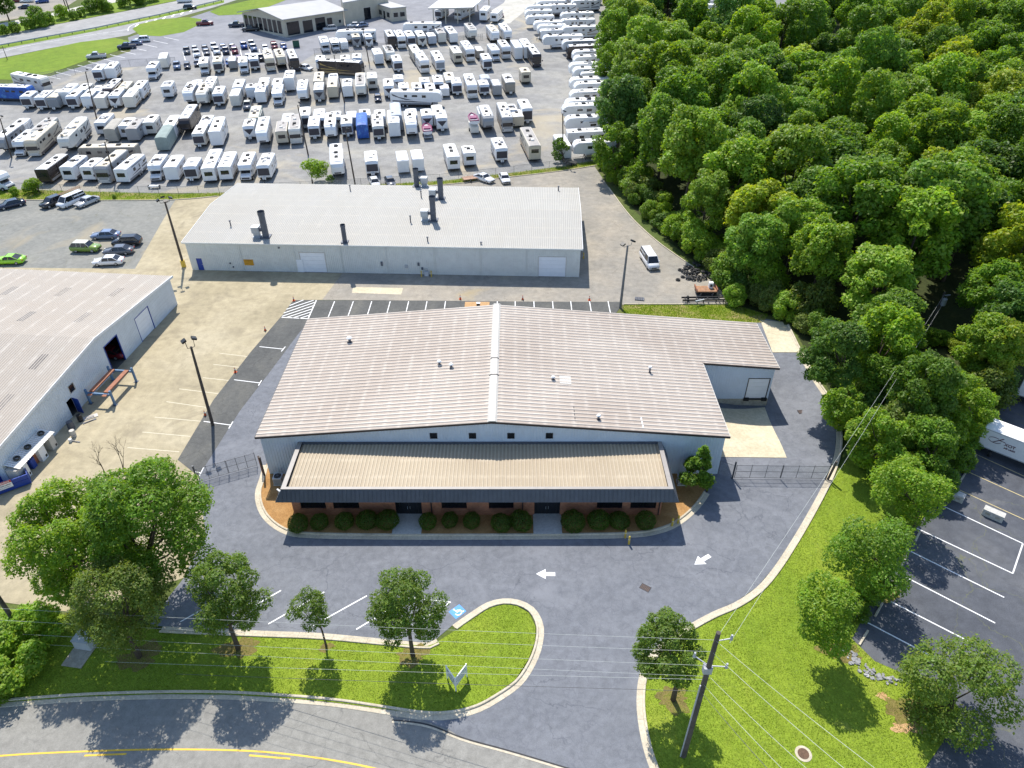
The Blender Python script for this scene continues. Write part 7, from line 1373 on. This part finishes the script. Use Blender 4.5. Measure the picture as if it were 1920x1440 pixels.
# ---- wheel stops, concrete blocks, box trucks
ST = [((1627,1183),(1611,1210)),((1654,1131),(1640.5,1156)),((1679,1084.5),(1666,1107.6)),((1701,1042),(1689,1063)),((1723,1000),(1717,1013)),((1829,853.6),(1815,875)),((1811.6,884),(1798.5,905.7))]
for i,(a,b) in enumerate(ST):
    A_, B_ = P(*a), P(*b); e = B_-A_; c = (A_+B_)/2; t = thing('wheel_stop', f'concrete wheel stop in the truck lot, {ORD[i]} from the lawn end' if i < 5 else ('concrete wheel stop nearest the box truck' if i == 5 else 'concrete wheel stop below the box truck'), 'wheel stop', c, math.atan2(e.y,e.x), 'wheel stops'); L = max(1.5,e.length)
    MB().loft([[(x,-.10,0),(x,-.07,.13),(x,.07,.13),(x,.10,0)] for x in (-L/2,L/2)]).build('block', MT['kerb'], t); MB().cyl(-L*.35,0,.13,.14,.02,6).cyl(L*.35,0,.13,.14,.02,6).build('pin', MT['iron_rust'], t)
sd_ = P(1899,1075)-P(1714,988); sa_ = math.atan2(sd_.y,sd_.x)
for px, lab in (((1787,933),'concrete barrier block nearer the trees in the truck lot'),((1860,969),'concrete barrier block nearer the right edge in the truck lot')):
    q = P(*px); t = thing('barrier_block', lab, 'concrete block', q, sa_); b = MB().box(-.95,-.4,.0,.95,.4,.8,ch=.04).build('block', MT['walk'], t)
    for x in (-.45,.45): MB().box(x-.22,-.412,.3,x+.22,-.401,.55).build('recess', MT['concrete_wall'], b)
def box_truck(label, px, logo=True):
    q = P(*px); t = thing('box_truck', label, 'truck', q, sa_); L, W_, zb_, zt_ = 6.6, 2.45, 1.05, 3.45
    bx = MB().box(0,0,zb_,L,W_,zt_,ch=.02).build('cargo_box', MT['white'], t); MB().box(.02,.02,zt_,L-.02,W_-.02,zt_+.04).build('roof', V['roof'], bx)
    MB().box(0,-.03,zb_-.06,L,-.003,zb_+.05).build('lower_rail', MT['galv'], bx); MB().box(-.06,0,zb_,-.003,W_,zt_).build('rear_door', MT['galv'], bx); MB().box(0,-.02,zt_-.09,L,-.004,zt_-.02).build('upper_rail', MT['galv'], bx)
    MB().box(0,.5,.6,L+.6,W_-.5,zb_-.06).build('chassis', V['under'], t); MB().box(-.4,.1,.45,0,W_-.1,.6).build('bumper', MT['galv'], t)
    for x in (1.5,L+1.5):
        for y in (.25,W_-.25): add_wheel(t, x, y, .46, .3)
    c = MB(); y0, y1 = .15, W_-.15; c.loft([[(x,y0,.6),(x,y0,z),(x,y1,z),(x,y1,.6)] for x,z in ((L+.1,2.5),(L+1.3,2.5),(L+1.8,1.7),(L+2.6,1.55),(L+2.7,.7))]); c.build('cab', MT['white'], t); MB().quad((L+1.34,y0+.1,2.42),(L+1.80,y0+.1,1.74),(L+1.80,y1-.1,1.74),(L+1.34,y1-.1,2.42)).build('windshield', V['glass'], t)
    if logo:
        dk = paint('maroon_logo_ink',(0.10,0.012,0.03),.5,0,1); lg = MB(); n = 26
        pts = [Vector((1.35+.62*math.cos(a),0,2.42+.34*math.sin(a))) for a in [math.radians(60+300*i/n) for i in range(n+1)]]
        for i in range(n): lg.quad((pts[i].x,-.034,pts[i].z-.035),(pts[i+1].x,-.034,pts[i+1].z-.035),(pts[i+1].x,-.034,pts[i+1].z+.035),(pts[i].x,-.034,pts[i].z+.035))
        lg.quad((1.2,-.036,2.1),(1.3,-.036,2.1),(2.15,-.036,2.95),(2.0,-.036,2.95)).quad((1.7,-.036,2.55),(2.3,-.036,2.55),(2.3,-.036,2.62),(1.7,-.036,2.62)).build('logo', dk, bx)
        for body, sz, x, z in (('XOT',.50,2.85,2.18),('AIR LINES',.26,2.95,1.82)):
            tm = text_mesh(body, sz, dk, ext=.001, bold=.01); o = link('lettering', tm, bx, (x,-.036,z)); o.rotation_euler = (math.pi/2,0,0)
    return t
box_truck('white box truck with dark red logo at the right edge of the truck lot', (1825,846)); box_truck('white box truck farther back, cut by the right edge', (1900,752), False)
# ---- riprap stones
def riprap(name, label, poly, n, seed):
    rg = random.Random(seed); m = MB(); W2 = [P(*q) for q in poly]; c = sum(W2,Vector())/len(W2); xs = [q.x for q in W2]; ys = [q.y for q in W2]; k = 0; pw = [(q.x,q.y) for q in W2]
    while k < n:
        x = rg.uniform(min(xs),max(xs)); y = rg.uniform(min(ys),max(ys))
        if not inside(x,y,pw): continue
        k += 1; s = rg.uniform(.07,.18); M_ = Matrix.Translation((x,y,.06))@Matrix.Rotation(rg.uniform(0,6.28),4,'Z')@Matrix.Rotation(rg.uniform(-.5,.5),4,'X'); m.box(-s,-s*.8,-s*.5,s*.8,s*.7,s*.6,M=M_,ch=s*.35)
    return tag(m.build(name, paint('riprap_stone', (0.30,0.30,0.30), .9, .25, 1.5) if not bpy.data.materials.get('riprap_stone') else bpy.data.materials['riprap_stone']), label, 'stones', kind='stuff')
riprap('riprap_stones', 'loose grey riprap stones below the truck lot edge', [(1585,1205),(1610,1235),(1650,1262),(1690,1275),(1680,1288),(1630,1275),(1590,1245),(1575,1215)], 85, 1); riprap('riprap_stones', 'loose grey riprap stones beside the lone lawn tree', [(1600,1125),(1622,1110),(1618,1140),(1600,1160)], 34, 2)
# ---- highway guard rail
def guard():
    pts = resample([Vector((q.x,q.y,0)) for q in [P(*c) for c in ((-60,100),(0,88.5),(100,70),(170,57.5),(300,30.5),(420,2))]], 4.0); o = pts[0].copy(); o.z = h(o.x,o.y); t = thing('guard_rail', 'steel guard rail along the highway median', 'guard rail', o); loc = [Vector((q.x-o.x,q.y-o.y,h(q.x,q.y)-o.z)) for q in pts]
    for q in loc: MB().box(q.x-.09,q.y-.09,q.z-.1,q.x+.09,q.y+.09,q.z+.75).build('post', MT['pole_wood'], t)
    MB().loft([[(q.x,q.y-.14,q.z+.45),(q.x,q.y-.2,q.z+.55),(q.x,q.y-.14,q.z+.62),(q.x,q.y-.2,q.z+.70),(q.x,q.y-.14,q.z+.8),(q.x,q.y-.1,q.z+.62)] for q in loc]).build('beam', MT['galv'], t)
guard()
# ---- utility poles and wires
b, t_ = pole_h((1281,1417), (1347,1187)); UPZ = t_.z-.0
up = thing('utility_pole', 'tall wooden utility pole with transformer arms on the right lawn', 'utility pole', (b.x,b.y,.04)); MB().tube([(0,0,-.1),(.05,0,UPZ*.5),(.12,0,UPZ)],[.23,.20,.15],12).build('pole', MT['pole_wood'], up)
MB().tube([(-.22,-.06,-.05),(-.16,-.06,UPZ*.62)],.06,8).build('conduit', MT['insul'], up)
def arm(z, a, L, name='bracket'):
    o = MB().tube([(.08,0,z),(.08+math.cos(a)*L,math.sin(a)*L,z+.15)],.045,6).build(name, MT['insul'], up); e = Vector((.08+math.cos(a)*L,math.sin(a)*L,z+.15)); MB().tube([e+Vector((0,0,-.1)),e+Vector((0,0,.35))],[.11,.07],8).build('insulator', MT['insul'], o); return e
arm(UPZ-3.6,2.5,1.05); arm(UPZ-3.6,-.15,1.1); arm(UPZ-.9,.1,1.0); MB().box(-.25,-.2,UPZ-4.3,.35,.25,UPZ-3.7,ch=.05).build('hardware', MT['insul'], up)
b2 = P(1744,610); hz = PYp(1779,548,b2.y).z; tp = thing('utility_pole', 'transformer pole standing in the dark clearing of the wood', 'utility pole', b2); HP = hz-b2.z; MB().tube([(0,0,-.1),(.25,0,HP)],[.19,.14],10).build('pole', MT['pole_wood'], tp); MB().cyl(.45,-.25,HP-1.9,HP-.9,.34,12).build('transformer', MT['insul'], tp); MB().tube([(.1,0,HP-.5),(1.0,-.2,HP-.3)],.06,6).build('bracket', MT['insul'], tp)
bl = P(42,1187); lp = thing('utility_pole', 'leaning-looking utility pole at the left edge beside the junipers', 'utility pole', bl); LH = 15.0; MB().tube([(0,0,-.1),(0,0,LH)],[.20,.14],10).build('pole', MT['pole_wood'], lp); MB().box(-.1,-1.2,LH-1.0,.1,1.2,LH-.85).build('crossarm', MT['pole_wood'], lp)
def wire(name, label, a, c, sag, r, mat, n=18, group='overhead wires'):
    a, c = Vector(a), Vector(c); pts = [a.lerp(c,i/n)-Vector((0,0,4*sag*(i/n)*(1-i/n))) for i in range(n+1)]; o = a.copy(); m = MB().tube([p-o for p in pts], r, 5); return tag(m.build(name, MT[mat], None, loc=o), label, 'wire', group)
lv = [('top pale',1200,1140,.009,'wire'),('second pale',1222,1162,.009,'wire'),('third pale',1248,1186,.009,'wire'),('fourth pale',1268,1203,.009,'wire'),('fifth thin pale',1274,1232,.010,'wire'),('lowest dark',1296,1249,.016,'cable')]
for nm, yr, yl_, r_, mt in lv:
    A_ = PYp(1310+(1310-yr)*.28, yr, b.y); C_ = PYp(0, yl_, bl.y-1.0); d = C_-A_; wire('power_wire', f'{nm} wire crossing the left lawn to the left pole', A_, A_+d*1.06, .25, r_, mt)
for i,(yr,ex,ey) in enumerate(((1200,1640,1440),(1222,1600,1455),(1262,1545,1470),(1282,1500,1475),(1296,1475,1480))):
    A_ = PYp(1310+(1310-yr)*.28, yr, b.y); C_ = PYp(ex, ey, b.y-11.0); wire('power_wire', f'wire running from the tall pole towards the lower right corner, {ORD[i]} from the top', A_, C_, .15, .010 if i < 4 else .016, 'wire' if i < 4 else 'cable')
T0 = Vector((b2.x+.3,b2.y,hz-.3))
for i,(yr,xr) in enumerate(((1190,1348),(1206,1368))): wire('power_wire', ('upper' if i == 0 else 'lower')+' wire running from the tall pole to the transformer pole', PYp(xr,yr,b.y), T0+Vector((.5*i,0,-.4*i)), .6, .010, 'wire')

for i, (bp, tp_) in enumerate((((129,30),(116,-12)),((133,29),(122,-12)),((14,112),(8,86)))):
    b_, t2_ = pole_h(bp, tp_); t = thing('roadside_pole', ('left pole of the twin wooden poles beyond the highway','right pole of the twin wooden poles beyond the highway','thin pole on the frontage grass at the left')[i], 'utility pole', b_); MB().tube([(0,0,-.1),(0,0,t2_.z-b_.z)],[.22 if i < 2 else .1,.15 if i < 2 else .07],8).build('pole', MT['pole_wood'], t); MB().box(-.9,-.06,t2_.z-b_.z-.7,.9,.06,t2_.z-b_.z-.55).build('crossarm', MT['pole_wood'], t)
# ================================================================== grass blades on the lawns
def blades(name, label, sheet_name, n, lift, seed, col, hh=(.02,.055)):
    o = bpy.data.objects[sheet_name]; me = o.data; me.calc_loop_triangles(); rng = np.random.default_rng(seed)
    co = np.zeros(len(me.vertices)*3); me.vertices.foreach_get('co', co); co = co.reshape(-1,3)
    tr = np.array([t.vertices[:] for t in me.loop_triangles]); a, b, c = co[tr[:,0]], co[tr[:,1]], co[tr[:,2]]
    ar = np.linalg.norm(np.cross(b-a, c-a), axis=1); k = rng.choice(len(tr), size=n, p=ar/ar.sum()); u = rng.random(n); v = rng.random(n); f = u+v > 1; u[f] = 1-u[f]; v[f] = 1-v[f]
    p = a[k]+(b-a)[k]*u[:,None]+(c-a)[k]*v[:,None]
    vis = (p[:,1] > 22) & (np.abs(p[:,0]) < 120); p = p[vis]; n = len(p)
    cl = np.sin(p[:,0]*1.3+np.sin(p[:,1]*.9)*2)*np.sin(p[:,1]*1.1)*.5+.5
    ang = rng.uniform(0,2*math.pi,n); d = np.stack([np.cos(ang),np.sin(ang),np.zeros(n)],1); wd = rng.uniform(.025,.05,n)[:,None]; hg = rng.uniform(*hh,n)*(.75+.5*cl); ln = rng.normal(size=(n,3))*.045; ln[:,2] = hg
    V_ = np.stack([p-d*wd, p+d*wd, p+ln],1).reshape(-1,3).astype(np.float32)
    m = bpy.data.meshes.new(name); m.vertices.add(n*3); m.vertices.foreach_set('co', V_.ravel()); m.loops.add(n*3); m.loops.foreach_set('vertex_index', np.arange(n*3,dtype=np.int32)); m.polygons.add(n); m.polygons.foreach_set('loop_start', np.arange(0,n*3,3,dtype=np.int32)); m.polygons.foreach_set('loop_total', np.full(n,3,dtype=np.int32))
    at = m.attributes.new('tint','FLOAT_COLOR','FACE'); t = rng.uniform(.85,1.2,n); dry = rng.random(n) < .06; cc = np.stack([t*np.where(dry,1.7,1.0),t*np.where(dry,1.25,1.0),t*np.where(dry,2.2,1.0),np.ones(n)],1).astype(np.float32); at.data.foreach_set('color', cc.ravel()); m.update(calc_edges=True); m.materials.append(MT['leaf'])
    ob = link(name, m); ob.color = (*col,1); return tag(ob, label, 'grass', kind='stuff')
blades('grass_blades', 'short mown grass on the left lawn', 'lawn_left', 55000, .0, 1, (0.205,0.295,0.022)); blades('grass_blades', 'short mown grass on the right lawn', 'lawn_right', 80000, .0, 2, (0.205,0.295,0.022))
blades('verge_grass', 'rough grass on the strip behind the main warehouse', 'grass_strip', 9000, 0, 3, (0.17,0.28,0.02), (.08,.25)); blades('verge_grass', 'rough weeds along the camper lot fence', 'fence_verge', 16000, 0, 4, (0.17,0.28,0.02), (.1,.4))
